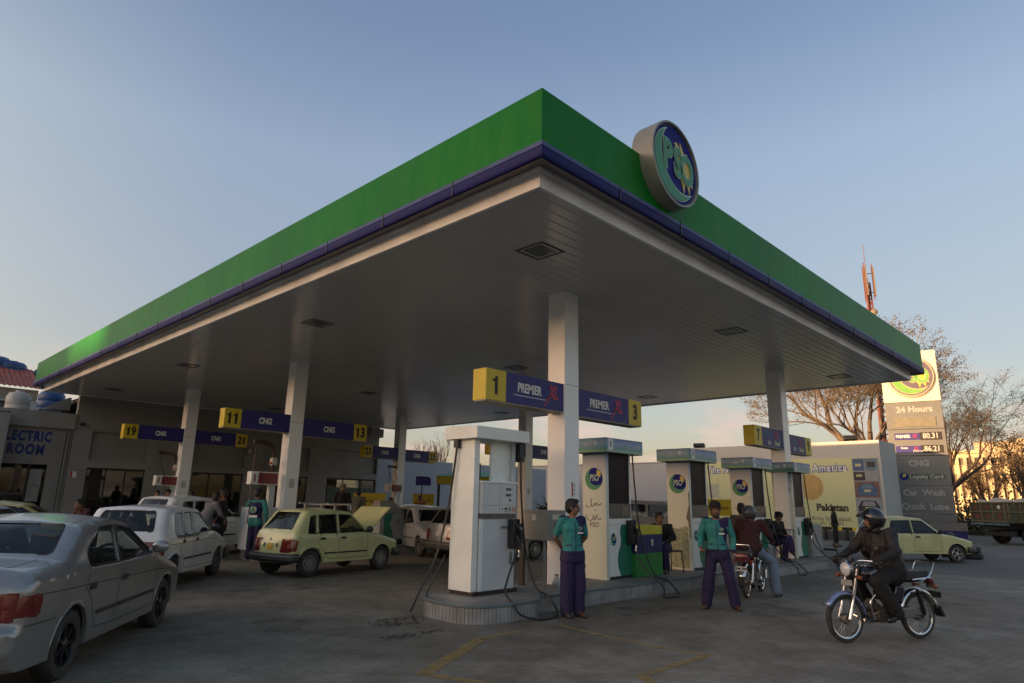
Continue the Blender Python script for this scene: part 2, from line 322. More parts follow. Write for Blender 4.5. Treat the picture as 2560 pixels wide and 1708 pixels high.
for (cx, cy, rx, ry, rot, sd_) in STAINS:
    rnd = random.Random(sd_); n = 26; g = MB(); P_ = []
    for i in range(n):
        a = 2*PI*i/n; k = 1+.25*math.sin(3*a+sd_)+.15*rnd.uniform(-1, 1); x, y = rx*k*math.cos(a), ry*k*math.sin(a); P_.append((cx+x*math.cos(rot)-y*math.sin(rot), cy+x*math.sin(rot)+y*math.cos(rot), .0022))
    g.add(P_, [tuple(range(n))]); tag(g.build('oil_stain', M_oil, recalc=False), kind='structure')
M_crack = mat('open_joint', (.018, .016, .014), .95)
for (cx, cy, nr, nc, sd_) in CRACKS:
    rnd = random.Random(sd_); g = MB()
    for i in range(nr):
        for j in range(nc):
            x = cx+(i-nr/2)*.15+rnd.uniform(-.02, .02)+(j % 2)*.07; y = cy+(j-nc/2)*.12+rnd.uniform(-.02, .02)
            if ((i-nr/2)/nr)**2+((j-nc/2)/nc)**2 > rnd.uniform(.12, .26): continue
            for k in range(6):
                if rnd.random() < .25: continue
                a0, a1 = k*PI/3, (k+1)*PI/3
                p0 = Vector((x+.085*math.cos(a0), y+.065*math.sin(a0), 0)); p1 = Vector((x+.085*math.cos(a1), y+.065*math.sin(a1), 0)); d = (p1-p0).normalized()
                o = Vector((-d.y, d.x, 0))*rnd.uniform(.005, .011); zz = Vector((0, 0, .0045+rnd.uniform(0, .0004)))
                g.add([p0-o+zz, p1-o+zz, p1+o+zz, p0+o+zz], [(0, 1, 2, 3)])
    tag(g.build('cracked_pavers', M_crack, recalc=False), kind='structure')

# ---------------------------------------------------------------- canopy
LU, LV, ZS = 17.28, 26.06, 5.53
can = empty('canopy', (0, 0, 0), 0, 'large flat forecourt canopy with green fascia over a blue gutter on white square columns', 'canopy')
M_soff = mat('soffit_paint', (.62, .61, .585), .17, var=.03, scale=.7, spec=.5)
g = MB(); pitch = .2; n = int(LV/pitch)
for i in range(n):
    y0 = i*LV/n; y1 = (i+1)*LV/n
    g.add([(0, y0, ZS+.02), (LU, y0, ZS+.02), (LU, y0+.03, ZS), (0, y0+.03, ZS), (LU, y1-.004, ZS+.001), (0, y1-.004, ZS+.001), (LU, y1, ZS+.02), (0, y1, ZS+.02)],
          [(0, 1, 2, 3), (3, 2, 4, 5), (5, 4, 6, 7)])
g.build('soffit', M_soff, can, angle=20, recalc=False)
loop = [(8, LV, 0), (0, LV, 0), (0, 0, 0), (LU, 0, 0), (LU, LV, 0), (8.01, LV, 0)]
M_trim = mat('white_trim', (.85, .84, .8), .38, var=.14, scale=1.2, dirt=(.68, .66, .62), bump=.1, bscale=3)
g = MB(); g.sweep([(-.05, ZS-.03), (0, ZS-.03), (0, ZS+.2), (.015, ZS+.205), (.015, ZS+.25), (-.05, ZS+.25)], loop); 
g.build('edge_trim', M_trim, can)
M_gut = mat('gutter_blue', (.012, .013, .11), .5, var=.25, scale=2, bump=.15, bscale=2, spec=.15); M_lip = mat('gutter_lip', (.08, .1, .22), .5, var=.25, scale=3, spec=.2)
M_und = mat('gutter_underside', (.2, .165, .17), .5, var=.2)
g = MB()
g.sweep([(.292, ZS+.362), (.318, ZS+.36), (.322, ZS+.3), (.315, ZS+.298), (.292, ZS+.3)], loop, m=1)
g.sweep([(.285, ZS+.297), (.316, ZS+.296), (.32, ZS+.2), (.3, ZS+.165), (.27, ZS+.157), (.265, ZS+.2)], loop, m=0)
g.sweep([(.264, ZS+.16), (.262, ZS+.18), (.022, ZS+.275), (.022, ZS+.255)], loop, m=2)
gut = g.build('gutter', [M_gut, M_lip, M_und], can)
for i in range(16):                                                  # joint straps of the gutter
    t = 1.3+i*1.62
    for side in (0, 1):
        if t > (LV, LU)[side]: continue
        g = MB(); g.box(*((-.328, -.28, t, t+.02) if side == 0 else (t, t+.02, -.328, -.28)), ZS+.155, ZS+.366); g.build('gutter_strap', M_dark, gut)
g = MB(); g.sweep([(.24, ZS+.35), (.29, ZS+.357), (.29, ZS+1.1), (.24, ZS+1.1)], loop); fas = g.build('fascia', M_green, can)
g = MB(); g.box(.02, LU-.02, .02, LV-.02, ZS+.03, ZS+.5); g.build('roof_deck', M_greymetal, can)
# columns
M_col = mat('column_white', (.86, .87, .85), .2, var=.05, scale=1.2, bump=.12, bscale=1.6)
COLS = [(3.74, 2.7), (13.57, 2.7), (3.76, 12.88), (13.6, 12.78), (3.74, 20.82), (13.6, 21.0)]
for i, (x, y) in enumerate(COLS):
    g = MB(); g.box(-.205, .205, -.205, .205, .25, ZS+.02); o = g.build('column', M_col, can, bevel=.012); o.location = (x, y, 0)
    g = MB(); zz = 1.75 if i < 2 else 1.9
    if i < 2:
        g.box(-.02, .09, -.2075, -.206, zz, zz+.25, 1); g.box(-.02, .015, -.209, -.2077, zz, zz+.25, 0)
        for k in range(3): g.box(.02, .08, -.2085, -.2077, zz+.04+k*.07, zz+.055+k*.07, 2)
    else: g.box(-.08, .08, -.2075, -.206, zz, zz+.25, 1)
    g.build('notice', [M_red, M_wht if i < 2 else mat('pale_notice', (.5, .49, .46), .6), M_greymetal], o)
    g = MB(); g.box(-.208, .208, -.208, .208, 3.74, 3.752); g.build('weld_seam', mat('seam_grey', (.4, .4, .38), .5), o)
# downlights: square recessed frames
M_lampf = mat('lamp_frame', (.12, .11, .1), .4, .3); M_lampg = mat('lamp_lens', (.12, .12, .11), .2)
for x in (1.7, 8.3, 15.45):
    for y in (1.5, 8.3, 16.0, 23.3):
        g = MB(); s = .25; z = ZS
        for a in (0, 1, 2, 3):
            M = Matrix.Translation((x, y, z)) @ Matrix.Rotation(a*PI/2, 4, 'Z')
            g.add([(-s-.03, -s-.03, -.012), (s+.03, -s-.03, -.012), (s, -s, -.012), (-s, -s, -.012), (s-.06, -s+.06, .1), (-s+.06, -s+.06, .1), (-s-.03, -s-.03, .006), (s+.03, -s-.03, .006)],
                  [(0, 3, 2, 1), (3, 5, 4, 2), (0, 1, 7, 6)], 0, M)
        o = g.build('downlight', [M_lampf], can, recalc=False)
        g = MB(); g.box(x-.19, x+.19, y-.19, y+.19, z-.004, z+.09, 0); g.build('lens', M_lampg, o)

# ---------------------------------------------------------------- round emblem (disc, crescent, sun flames, letters)
M_eb = mat('emblem_blue', (.018, .022, .19), .6, var=.04, spec=.1); M_eg = mat('emblem_green', (.05, .27, .13), .5, var=.04); M_ey = mat('emblem_yellow', (.6, .45, .06), .4, var=.05)
M_el = mat('emblem_line', (.42, .55, .42), .4, var=.03)
def crescent(r0, c1, r1, n=28):
    """between the outer circle r0 (centre 0) and the inner circle r1 centred at c1, open to the upper right"""
    d = math.hypot(*c1); a = math.acos((r0*r0+d*d-r1*r1)/(2*r0*d)); base = math.atan2(c1[1], c1[0])
    P = [(r0*math.cos(base+a+(2*PI-2*a)*i/n), r0*math.sin(base+a+(2*PI-2*a)*i/n)) for i in range(n+1)]
    b0 = math.atan2(P[-1][1]-c1[1], P[-1][0]-c1[0]); b1 = math.atan2(P[0][1]-c1[1], P[0][0]-c1[0])
    while b0 < b1: b0 += 2*PI
    return P+[(c1[0]+r1*math.cos(b0+(b1-b0)*i/n), c1[1]+r1*math.sin(b0+(b1-b0)*i/n)) for i in range(1, n)]
FL = [(-.02, .56), (.1, .62), (.2, .55), (.26, .44), (.27, .68), (.36, .52), (.48, .42), (.56, .5), (.62, .3), (.74, .26), (.72, .08), (.84, -.06), (.74, -.14), (.8, -.36), (.66, -.3), (.62, -.56), (.52, -.38), (.44, -.34),
      (.36, -.62), (.3, -.4), (.24, -.3), (.12, -.1), (.05, .1), (.0, .28), (.06, .38), (.16, .42), (.06, .5)]
def flat(g, poly, y0, y1, s, M, m):
    vs, fs = cdt([(p[0]*s, p[1]*s) for p in poly], step=9)
    k = len(vs); g.add([(p[0], y0, p[1]) for p in vs], [f[::-1] for f in fs], m, M)
    q = [(p[0]*s, p[1]*s) for p in poly]; n = len(q)
    g.add([(p[0], y0, p[1]) for p in q]+[(p[0], y1, p[1]) for p in q], [(i, (i+1) % n, n+(i+1) % n, n+i) for i in range(n)], m, M)
def emblem(g, R_, M, t=.004, mo=0, disc=True, line=True, small=False):
    """adds the emblem to g facing -y of M; material slots mo..mo+4: blue, green, yellow, line, (letters green)"""
    if disc:
        c = [(math.cos(2*PI*i/40), math.sin(2*PI*i/40)) for i in range(40)]; flat(g, c, 0, t*.2, R_*.97, M, mo)
    if small:                                                        # little prints: pale letters across the globe
        flat(g, crescent(.98, (.28, .25), .86), -t*2, 0, R_, M, mo+1); flat(g, [(p[0]*.6+.3, p[1]*.6+.42) for p in FL], -t*1.5, 0, R_, M, mo+2)
        vs, fs = text_geo('PSO', R_*.8, t*.5, .72, .02); g.add(vs, fs, mo+3, M @ Matrix.Translation((.06*R_, -t*3, .06*R_))); return
    if line: flat(g, crescent(.9, (.3, .22), .86), -t, 0, R_, M, mo+3)
    flat(g, crescent(.875, (.3, .22), .9), -t*2, 0, R_, M, mo+1)
    flat(g, FL, -t*1.5, 0, R_, M, mo+2)
    for i, (ch, x, z) in enumerate((('P', -.34, .1), ('S', .1, .04), ('O', .5, -.02))):
        if line: put_text(g, ch, Vector((0, 0, 0)), 1, mo+3) if False else None
        vs, fs = text_geo(ch, R_*1.02, t*.5, .76, .055)
        g.add(vs, fs, mo+3, M @ Matrix.Translation((x*R_, -t*2.5, z*R_)))
        vs, fs = text_geo(ch, R_*1.02, t*.5, .76, .03)
        g.add(vs, fs, mo+1, M @ Matrix.Translation((x*R_, -t*3.4, z*R_)))
EM = [M_eb, M_eg, M_ey, M_el]
dsc = empty('round_sign', (2.53, -.47, 6.655), 0, 'round blue sign with green crescent and yellow flames mounted on the canopy fascia', 'sign')
g = MB(); Rr = .675
M90 = Matrix.Rotation(PI/2, 4, 'X')
g.lathe([(0, .0), (Rr-.03, .0), (Rr-.03, .05), (Rr, .05), (Rr, -.31), (Rr-.03, -.33), (0, -.33)], 64, 0, M90)
g.build('drum', mat('drum_grey', (.24, .24, .2), .4, var=.12), dsc)
g = MB(); emblem(g, Rr-.03, Matrix.Translation((0, -.012, 0)), .008); g.build('emblem', EM, dsc)

# ---------------------------------------------------------------- islands
M_tile = mat('island_tile', (.29, .3, .3), .45, var=.12, scale=4, dirt=(.19, .18, .16)); M_cop = mat('island_coping', (.13, .16, .165), .45, var=.2, scale=3); M_top = mat('island_top', (.2, .19, .17), .6, var=.3, scale=2)
def island(name, outline, label, h=.256, tile=.075, group='raised pump islands'):
    e = empty(name, (0, 0, 0), 0, label, 'island', group)
    q = resample(outline, tile); o = []
    # notched outline = upright tiles with open joints
    k = len(q)
    for i in range(k):
        a = Vector(q[i]); b = Vector(q[(i+1) % k]); d = (b-a); l_ = d.length; d.normalize(); nn = Vector((-d.y, d.x))   # inward for CCW
        o += [tuple(a+d*.0035), tuple(b-d*.0035), tuple(b-d*.0035+nn*.012)+() , tuple(b+d*.0035+nn*.012)]
    vs = [(p[0], p[1], 0) for p in o]+[(p[0], p[1], h-.045) for p in o]; n = len(o)
    g = MB(); g.add(vs, [(i, (i+1) % n, n+(i+1) % n, n+i) for i in range(n)]); g.build('tiled_side', M_tile, e, recalc=False)
    big = [tuple(Vector(p)) for p in outline]
    c = Vector((sum(p[0] for p in big)/len(big), sum(p[1] for p in big)/len(big)))
    g = MB(); off = []
    m_ = len(big)
    for i in range(m_):
        a = Vector(big[i-1]); b = Vector(big[i]); cc = Vector(big[(i+1) % m_]); d = ((b-a).normalized()+(cc-b).normalized()).normalized(); off.append((b.x+d.y*.018, b.y-d.x*.018))
    g.prism(off, h-.045, h, 'xy'); g.build('coping', M_cop, e, bevel=.008)
    ins = []
    for i in range(m_):
        a = Vector(big[i-1]); b = Vector(big[i]); cc = Vector(big[(i+1) % m_]); d = ((b-a).normalized()+(cc-b).normalized()).normalized(); ins.append((b.x-d.y*.09, b.y+d.x*.09))
    g = MB(); g.prism(ins, h+.001, h+.006, 'xy'); g.build('paving', M_top, e)
    return e
o1 = fillet([(.82, 1.8, .75), (2.1, 1.8, .3), (2.35, 2.05, .2), (14.5, 1.9, .35), (14.5, 3.3, .35), (2.35, 3.25, .2), (2.1, 3.25, .3), (.82, 3.25, .7)], 8)
island('pump_island', o1, 'long tiled pump island with a rounded nose nearest the camera')
o2 = fillet([(2.7, 12.25, .5), (15, 12.2, .5), (15, 13.5, .5), (2.7, 13.5, .5)], 6)
island('pump_island', o2, 'tiled pump island behind the two small yellow and white hatchbacks', tile=.15)
o3 = fillet([(2.5, 20.2, .5), (15, 20.2, .5), (15, 21.5, .5), (2.5, 21.5, .5)], 6)
island('pump_island', o3, 'farthest tiled pump island in front of the shop building', tile=.3)

# ---------------------------------------------------------------- number boards on the columns
M_tan = mat('sign_underside', (.32, .27, .2), .5)
def board(num, text, x0, x1, y0, z0, z1, label, right=False):
    """board from x0 to x1; yellow number box at its far end"""
    e = empty('number_board', ((x0+x1)/2, y0+.15, (z0+z1)/2), 0, label, 'sign', 'number boards on the canopy columns')
    L_ = x1-x0; H_ = z1-z0; yw = .46; g = MB()
    ya, yb = (-L_/2, -L_/2+yw) if not right else (L_/2-yw, L_/2)
    ba, bb = (-L_/2+yw, L_/2) if not right else (-L_/2, L_/2-yw)
    g = MB(); g.box(ba, bb, -.15, .15, -H_/2+.012, H_/2); g.build('panel', M_blue, e)
    g = MB(); g.box(ya, yb, -.153, .153, -H_/2+.012, H_/2+.003); nb = g.build('number_box', M_yel, e)
    g = MB(); g.box(-L_/2+.01, L_/2-.01, -.14, .14, -H_/2-.01, -H_/2+.0115); g.build('underside', M_tan, e)
    adv = H_*.34; x_ = (ya+yb)/2-(len(num)-1)*adv/2
    for ch in num:
        g = MB(); h_ = H_*.29
        if ch == '1': g.prism([(x_-.03, -h_), (x_+.035, -h_), (x_+.035, h_), (x_-.01, h_), (x_-.035, h_*.72), (x_-.085, h_*.62), (x_-.085, h_*.4), (x_-.03, h_*.45)], -.158, -.1535, 'xz')
        else: put_text(g, ch, (x_, -.156, 0), H_*.8, 0, sx=.76, bold=.04, depth=.004)
        g.build('numeral', M_blk, nb); x_ += adv
    c = (ba+bb)/2
    if text == 'CNG':
        g = MB(); put_text(g, 'CNG', (c-.02 if not right else c, -.153, 0), H_*.44, 0, sx=.74, bold=.05); g.build('lettering', M_wht, e)
    elif text == 'PREMIER':
        g = MB(); put_text(g, 'PREMIER', (c-.16, -.153, .03), H_*.42, 0, sx=.74, bold=.034); g.box(c-.56, c+.25, -.155, -.1505, -.105, -.093, 0)
        put_text(g, 'XL', (c+.47, -.153, .05), H_*.66, 1, sx=.6, bold=.025, shear=.15)
        g.prism([(c+.22, -.2), (c+.25, -.2), (c+.4, .0), (c+.36, .0)], -.155, -.1505, 'xz', 1); g.build('lettering', [M_wht, M_red], e)
    else:
        g = MB(); put_text(g, 'Green', (c-.3, -.153, .09), H_*.42, 0, sx=.74, bold=.0); put_text(g, 'XL', (c+.24, -.153, .06), H_*.6, 1, sx=.6, bold=.01, shear=.15)
        put_text(g, 'plus.', (c-.22, -.1545, -.13), H_*.36, 2, sx=.7, bold=.01); put_text(g, 'Diesel', (c+.26, -.1545, -.14), H_*.34, 3, sx=.8, bold=.03, shear=.2)
        g.build('lettering', [mat('teal_print', (.05, .25, .3), .4), M_red, M_wht, mat('pale_green_print', (.45, .6, .3), .4)], e)
    # bracket back to the column
    g = MB(); g.box((L_/2-.1 if not right else -L_/2), (L_/2 if not right else -L_/2+.1), -.04, .04, -H_/2-.0125, -H_/2-.04); 
    return e
board('1', 'PREMIER', 1.58, 3.53, 2.53, 3.23, 3.75, 'blue board reading PREMIER XL with yellow number 1 above the plain white pump')
board('3', 'PREMIER', 3.95, 6.08, 2.53, 3.2, 3.72, 'blue board reading PREMIER XL with yellow number 3 right of the front column', True)
board('7', 'G', 11.5, 13.36, 2.53, 3.23, 3.76, 'blue board with yellow number 7 left of the right front column')
board('9', 'G', 13.78, 15.5, 2.53, 3.17, 3.7, 'blue board with yellow number 9 facing the banner, right of the right front column', True)
board('11', 'CNG', 1.66, 3.55, 12.7, 3.43, 3.95, 'blue CNG board with yellow number 11 left of the middle column')
board('13', 'CNG', 3.97, 6.15, 12.7, 3.37, 3.89, 'blue CNG board with yellow number 13 right of the middle column', True)
board('15', 'CNG', 11.5, 13.39, 12.6, 3.33, 3.83, 'blue CNG board with yellow number 15 seen through the plain white pump')
board('17', 'CNG', 13.81, 15.6, 12.6, 3.33, 3.83, 'blue CNG board with number 17 right behind the front column', True)
board('19', 'CNG', 1.53, 3.53, 20.65, 3.53, 4.03, 'leftmost CNG board, yellow number 19, in front of the shop wall')
board('21', 'CNG', 3.95, 5.95, 20.65, 3.5, 4.01, 'dim blue CNG board with yellow number 21 between the two left columns', True)
board('23', 'CNG', 11.5, 13.4, 20.85, 3.47, 4.01, 'blue CNG board with yellow number 23 left of the far column')
board('25', 'CNG', 13.81, 15.75, 20.85, 3.42, 3.97, 'blue CNG board with yellow number 25 beside the bare tree', True)
# ---------------------------------------------------------------- fuel pumps
def smooth(pts, n=6):
    P = [Vector(p) for p in pts]; o = []
    for i in range(len(P)-1):
        a, b, c, d = P[max(0, i-1)], P[i], P[i+1], P[min(len(P)-1, i+2)]
        for j in range(n):
            t = j/n; o.append(.5*((2*b)+(c-a)*t+(2*a-5*b+4*c-d)*t*t+(3*b-a-3*c+d)*t**3))
    return o+[P[-1]]
M_pw = mat('pump_white', (.82, .85, .79), .3, var=.04, scale=2, dirt=(.72, .74, .67)); M_pg = mat('pump_grey', (.58, .6, .59), .35, var=.06); M_cream = mat('pump_cream', (.6, .56, .46), .45, var=.06, scale=2, dirt=(.42, .39, .3))
M_lcd = mat('lcd_grey', (.1, .1, .09), .25); M_scr = mat('dark_window', (.01, .006, .012), .35, spec=.12)
def nozzle_set(parent, x, z, face=0):
    """black boot with a nozzle hanging in it, front towards -y"""
    g = MB(); g.box(x-.07, x+.07, -.1, .0, z-.24, z+.2); g.box(x-.085, x-.06, -.14, 0, z-.22, z+.21); g.box(x+.055, x+.075, -.13, 0, z-.05, z+.21)
    bt = g.build('nozzle_boot', M_dark, parent, bevel=.012)
    g = MB(); g.tube(smooth([(x+.03, -.15, z-.26), (x+.05, -.17, z-.08), (x+.03, -.17, z+.03), (x-.01, -.14, z+.1), (x-.03, -.1, z+.17)]), .022, 8)
    g.tube([(x-.03, -.16, z-.02), (x-.04, -.2, z-.1), (x-.0, -.18, z-.2)], .008, 6); g.cbox((x+.045, -.17, z-.02), (.05, .05, .14))
    g.build('nozzle', M_dark, bt); 
    g = MB(); g.cyl((x+.03, -.15, z-.25), (x+.015, -.15, z-.36), .018); g.build('swivel', M_chrome, bt)
def plain_pump(loc):
    e = empty('fuel_pump', loc, 0, 'plain white fuel pump standing unmarked at the rounded nose of the island', 'fuel pump', 'fuel pumps on the front island')
    W_, D_ = .94, .54
    g = MB(); g.box(-.01, W_+.005, -.0, D_-.02, 0, .055); g.build('plinth', mat('plinth_brown', (.025, .015, .015), .6), e)
    g = MB(); g.box(-.03, .085, .03, D_, .056, 2.33); g.box(.0862, .1, .05, D_-.04, .056, 2.33, 1); g.build('side_column', [M_pw, M_pg], e, bevel=.006)
    g = MB(); g.box(W_-.06, W_, .07, D_-.02, .056, 2.33); g.build('side_column', M_pg, e, bevel=.006)
    g = MB(); g.box(.102, W_-.062, .015, D_-.02, .056, 1.12); cab = g.build('lower_cabinet', M_pg, e, bevel=.006)
    g = MB(); g.box(.104, .17, .004, .014, .06, 1.11); g.build('door_edge', M_pw, cab)
    g = MB(); g.box(.1025, W_-.07, -.02, D_-.02, 1.19, 1.66); head = g.build('display_head', M_pg, e, bevel=.008)
    g = MB(); g.box(.09, W_-.04, -.035, D_-.02, 1.661, 1.69); g.box(.1, W_-.07, -.012, D_-.03, 1.122, 1.188, 1); g.build('head_trim', [M_pw, M_lcd], head)
    g = MB()
    for z in (1.57, 1.48, 1.4): g.box(.63 if z > 1.45 else .7, .75, -.024, -.0205, z-.02, z+.022); g.box(.77, .82, -.0225, -.0205, z-.002, z+.002)
    g.box(.1, .86, -.0222, -.0205, 1.318, 1.322); g.box(.5, .503, -.0222, -.0205, 1.2, 1.65)
    g.build('display', M_lcd, head)
    g = MB(); g.box(.53, .86, -.024, -.0205, 1.215, 1.31, 0); g.box(.6, .68, -.0255, -.0242, 1.25, 1.29, 1); g.box(.7, .75, -.0255, -.0242, 1.225, 1.3, 2); g.box(.77, .85, -.0255, -.0242, 1.225, 1.3, 3); g.box(.6, .68, -.0255, -.0242, 1.225, 1.24, 1); g.box(.545, .57, -.0255, -.0242, 1.23, 1.29, 2)
    put_text(g, '5', (.81, -.026, 1.262), .08, 0, bold=.02); g.build('keypad', [M_wht, M_lcd, M_greymetal, mat('orange_print', (.4, .12, .04), .4)], head)
    g = MB(); g.box(.43, W_-.065, .14, .17, 1.692, 2.33); up = g.build('upper_panel', M_pw, e, bevel=.004)
    g = MB()
    for x in (.46, W_-.1):
        for z in (1.75, 2.03, 2.28): g.cyl((x, .138, z), (x, .132, z), .009, n=8)
    g.build('screw', M_greymetal, up)
    g = MB(); g.box(.1025, .13, .3, .33, 1.692, 2.33); g.box(.1, .42, .36, .38, 1.72, 1.98, 0); g.build('rear_panel', [M_scr, M_pg], e)
    g = MB(); g.box(-.13, W_+.13, -.12, D_+.1, 2.331, 2.52); g.box(-.11, .5, .1, D_+.05, 2.521, 2.53); g.build('header', M_pw, e, bevel=.01)
    nozzle_set(e, .79, .9)
    g = MB(); g.box(.56, .715, -.01, .01, .975, 1.0); g.build('latch', M_greymetal, cab)
    g = MB(); g.box(.77, .81, -.01, .012, .42, .6); g.build('hose_guide', M_greymetal, cab)
    g = MB(); g.box(W_+.01, W_+.11, -.02, .12, 2.1, 2.329); g.box(W_+.02, W_+.1, -.03, .1, 2.02, 2.1); g.build('hose_box', M_dark, e); g = MB(); g.box(-.105, -.04, .35, .45, 2.2, 2.33); g.build('hose_box', M_dark, e)
    hose = mat('hose_rubber', (.02, .021, .02), .4)
    g = MB(); g.tube(smooth([(W_+.05, 0, 2.1), (W_+.04, -.03, 1.5), (W_+.07, -.1, .7), (W_+.09, -.3, .12), (W_+.06, -.62, -.02), (W_+.02, -.82, -.2), (.72, -.95, -.237), (.4, -.93, -.235), (.17, -.82, -.17), (.1, -.74, -.04), (.17, -.5, .1), (.42, -.3, .25), (.68, -.18, .5), (.8, -.15, .6)], 8), .0165, 8); g.build('hose', hose, e)
    g = MB(); g.tube(smooth([(-.075, .4, 2.2), (-.1, .5, 1.4), (-.22, .6, .6), (-.48, .62, .12), (-.72, .55, -.2)], 8), .0165, 8); g.tube(smooth([(-.04, .62, .55), (-.2, .62, .3), (-.36, .62, .04), (-.52, .45, .01)], 5), .012, 6); g.build('hose', hose, e)
    return e
plain_pump((1.44, 2.53, .262))
# printed gradient on header and side: the print itself runs from blue to cream
def vprint(name, stops, rough=.4):
    m = bpy.data.materials.new(name); m.use_nodes = True; n = m.node_tree; b = n.nodes['Principled BSDF']; l = n.links.new; b.inputs['Roughness'].default_value = rough
    t = n.nodes.new('ShaderNodeTexCoord'); s = n.nodes.new('ShaderNodeSeparateXYZ'); r = n.nodes.new('ShaderNodeValToRGB'); q = n.nodes.new('ShaderNodeMapRange')
    q.inputs['From Min'].default_value = stops[0][0]; q.inputs['From Max'].default_value = stops[-1][0]; d = stops[-1][0]-stops[0][0]
    while len(r.color_ramp.elements) < len(stops): r.color_ramp.elements.new(.5)
    for e_, (z, c) in zip(r.color_ramp.elements, stops): e_.position = (z-stops[0][0])/d
    for e_, (z, c) in zip(r.color_ramp.elements, stops): e_.color = (*c, 1)
    l(t.outputs['Object'], s.inputs[0]); l(s.outputs['Z'], q.inputs['Value']); l(q.outputs[0], r.inputs[0]); l(r.outputs[0], b.inputs['Base Color']); return m
M_side = vprint('pump_side_print', [(.9, (.6, .62, .5)), (1.88, (.64, .67, .58)), (2.12, (.4, .42, .45)), (2.33, (.07, .16, .28))])
M_hdr = vprint('pump_header_print', [(2.33, (.35, .5, .38)), (2.37, (.06, .25, .13)), (2.41, (.06, .22, .3)), (2.52, (.16, .3, .42)), (2.6, (.04, .13, .26))])
M_hdr2 = vprint('pump_header_front_print', [(2.33, (.4, .5, .42)), (2.4, (.15, .33, .28)), (2.5, (.26, .34, .52)), (2.6, (.12, .18, .38))])
M_pgreen = mat('pump_green', (.012, .16, .09), .4, var=.08)
URDU = [[(.8, .2), (.72, .14), (.6, .16), (.62, .24)], [(.55, .1), (.48, .2), (.42, .1), (.3, .1)], [(.32, .1), (.3, .32), (.36, .36)], [(.25, .08), (.12, .06), (.05, .14)],
        [(.8, -.34), (.72, -.4), (.62, -.36)], [(.6, -.22), (.56, -.34), (.46, -.42), (.5, -.28)], [(.42, -.24), (.36, -.4), (.2, -.44), (.06, -.3), (.1, -.24)], [(.26, -.2), (.24, -.18)], [(.5, -.08), (.47, -.05), (.52, -.04)]]
def station_pump(loc, label, urdu=True, worn_=False):
    e = empty('fuel_pump', loc, 0, label, 'fuel pump', 'fuel pumps on the front island')
    W_, D_ = .86, .56
    g = MB(); g.box(.01, W_-.01, .02, D_-.02, 0, .055); g.build('plinth', mat('plinth_brown', (.025, .015, .015), .6), e)
    g = MB(); g.box(0, .09, 0, D_, .001, 2.33); sc_ = g.build('side_column', M_side, e, bevel=.006)
    g = MB(); emblem(g, .215, Matrix.Translation((-.003, D_/2, 1.84)) @ Matrix.Rotation(-PI/2, 4, 'Z'), .002, small=True); g.build('emblem', EM, sc_)
    g = MB()
    if urdu:
        for s in URDU:
            g.tube(smooth([(-.003, .5-p[0]*.48, 1.28+p[1]*.5) for p in s], 4), .0085, 4)
        put_text(g, 'PSO', (-.0035, D_/2, .98), .12, 0, face=-PI/2, bold=.01, depth=.002)
        g.build('lettering', mat('grey_print', (.1, .1, .1), .5), sc_)
    if worn_:
        rnd = random.Random(3); pts = [(.05+.05*rnd.random(), .9), (.13, .93), (.2, .9), (.3, .86), (.5, .9), (.53, .05), (.06, .05)]
        g.prism([(p[0], p[1]) for p in pts], -.003, -.0005, 'yz', 0); pts = [(.0, 1.7), (.03, 1.6), (.02, 1.4), (.06, 1.25), (.1, 1.1), (.05, 1.02), (.03, .7), (0, .65)]
        g.prism(pts, -.004, -.0008, 'yz', 1); g.build('worn_patch', [mat('mildew_cream', (.3, .32, .2), .7, var=.4, scale=14), mat('bare_metal', (.14, .12, .1), .6)], sc_)
    g = MB(); g.box(W_-.05, W_, .02, D_, .001, 2.33); g.build('side_column', M_pw, e, bevel=.006)
    g = MB(); g.box(.091, W_-.051, .03, D_-.02, 1.38, 2.33); g.build('upper_window', M_scr, e)
    g = MB(); g.box(.091, W_-.051, .0, D_-.02, 1.1, 1.379); dh = g.build('display_head', mat('head_grey', (.09, .08, .075), .3), e)
    g = MB(); g.box(.5, .76, -.004, -.0005, 1.14, 1.34, 0); g.box(.13, .45, -.004, -.0005, 1.2, 1.32, 1); g.box(.093, W_-.053, -.006, -.0005, 1.362, 1.378, 1); g.build('display', [mat('display_tan', (.16, .13, .1), .2), M_lcd], dh)
    g = MB(); g.box(.091, W_-.051, -.002, D_-.02, .99, 1.099); g.build('price_strip', M_wht, e)
    g = MB(); g.box(.091, W_-.051, .0, D_-.02, .057, .985); door = g.build('door', M_wht, e)
    sw = [(.48, .985), (.44, .93), (.43, .84), (.46, .74), (.44, .6), (.37, .48), (.34, .34), (.37, .2), (.42, .1), (.44, .057), (W_-.055, .057), (W_-.055, .985)]
    g = MB(); g.prism(sw, -.003, -.0003, 'xz', 0); g.build('green_panel', M_pgreen, door)
    g = MB(); emblem(g, .12, Matrix.Translation((.22, -.001, .72)) @ Matrix.Scale(.75, 4, (1, 0, 0)), .0015, small=True); g.build('emblem', EM, door)
    nozzle_set(e, .72, .86)
    g = MB(); H_ = [(-.2, -.16), (W_+.18, -.16), (W_+.25, -.1), (W_+.25, D_+.12), (-.2, D_+.12)]
    g.prism(H_, 2.331, 2.6, 'xy'); hd = g.build('header', M_hdr, e, bevel=.01)
    g = MB(); g.box(-.18, W_+.15, -.164, -.161, 2.336, 2.595); g.build('header_front', M_hdr2, hd)
    g = MB(); g.box(-.13, .02, -.168, -.1645, 2.37, 2.58, 0); g.ball((W_+.02, -.167, 2.47), (.035, .004, .06), 10, 1)
    put_text(g, 'plus', (.42, -.167, 2.51), .09, 1, shear=.3, bold=.02); put_text(g, 'Petrol', (.48, -.167, 2.43), .08, 1, shear=.3, bold=.02)
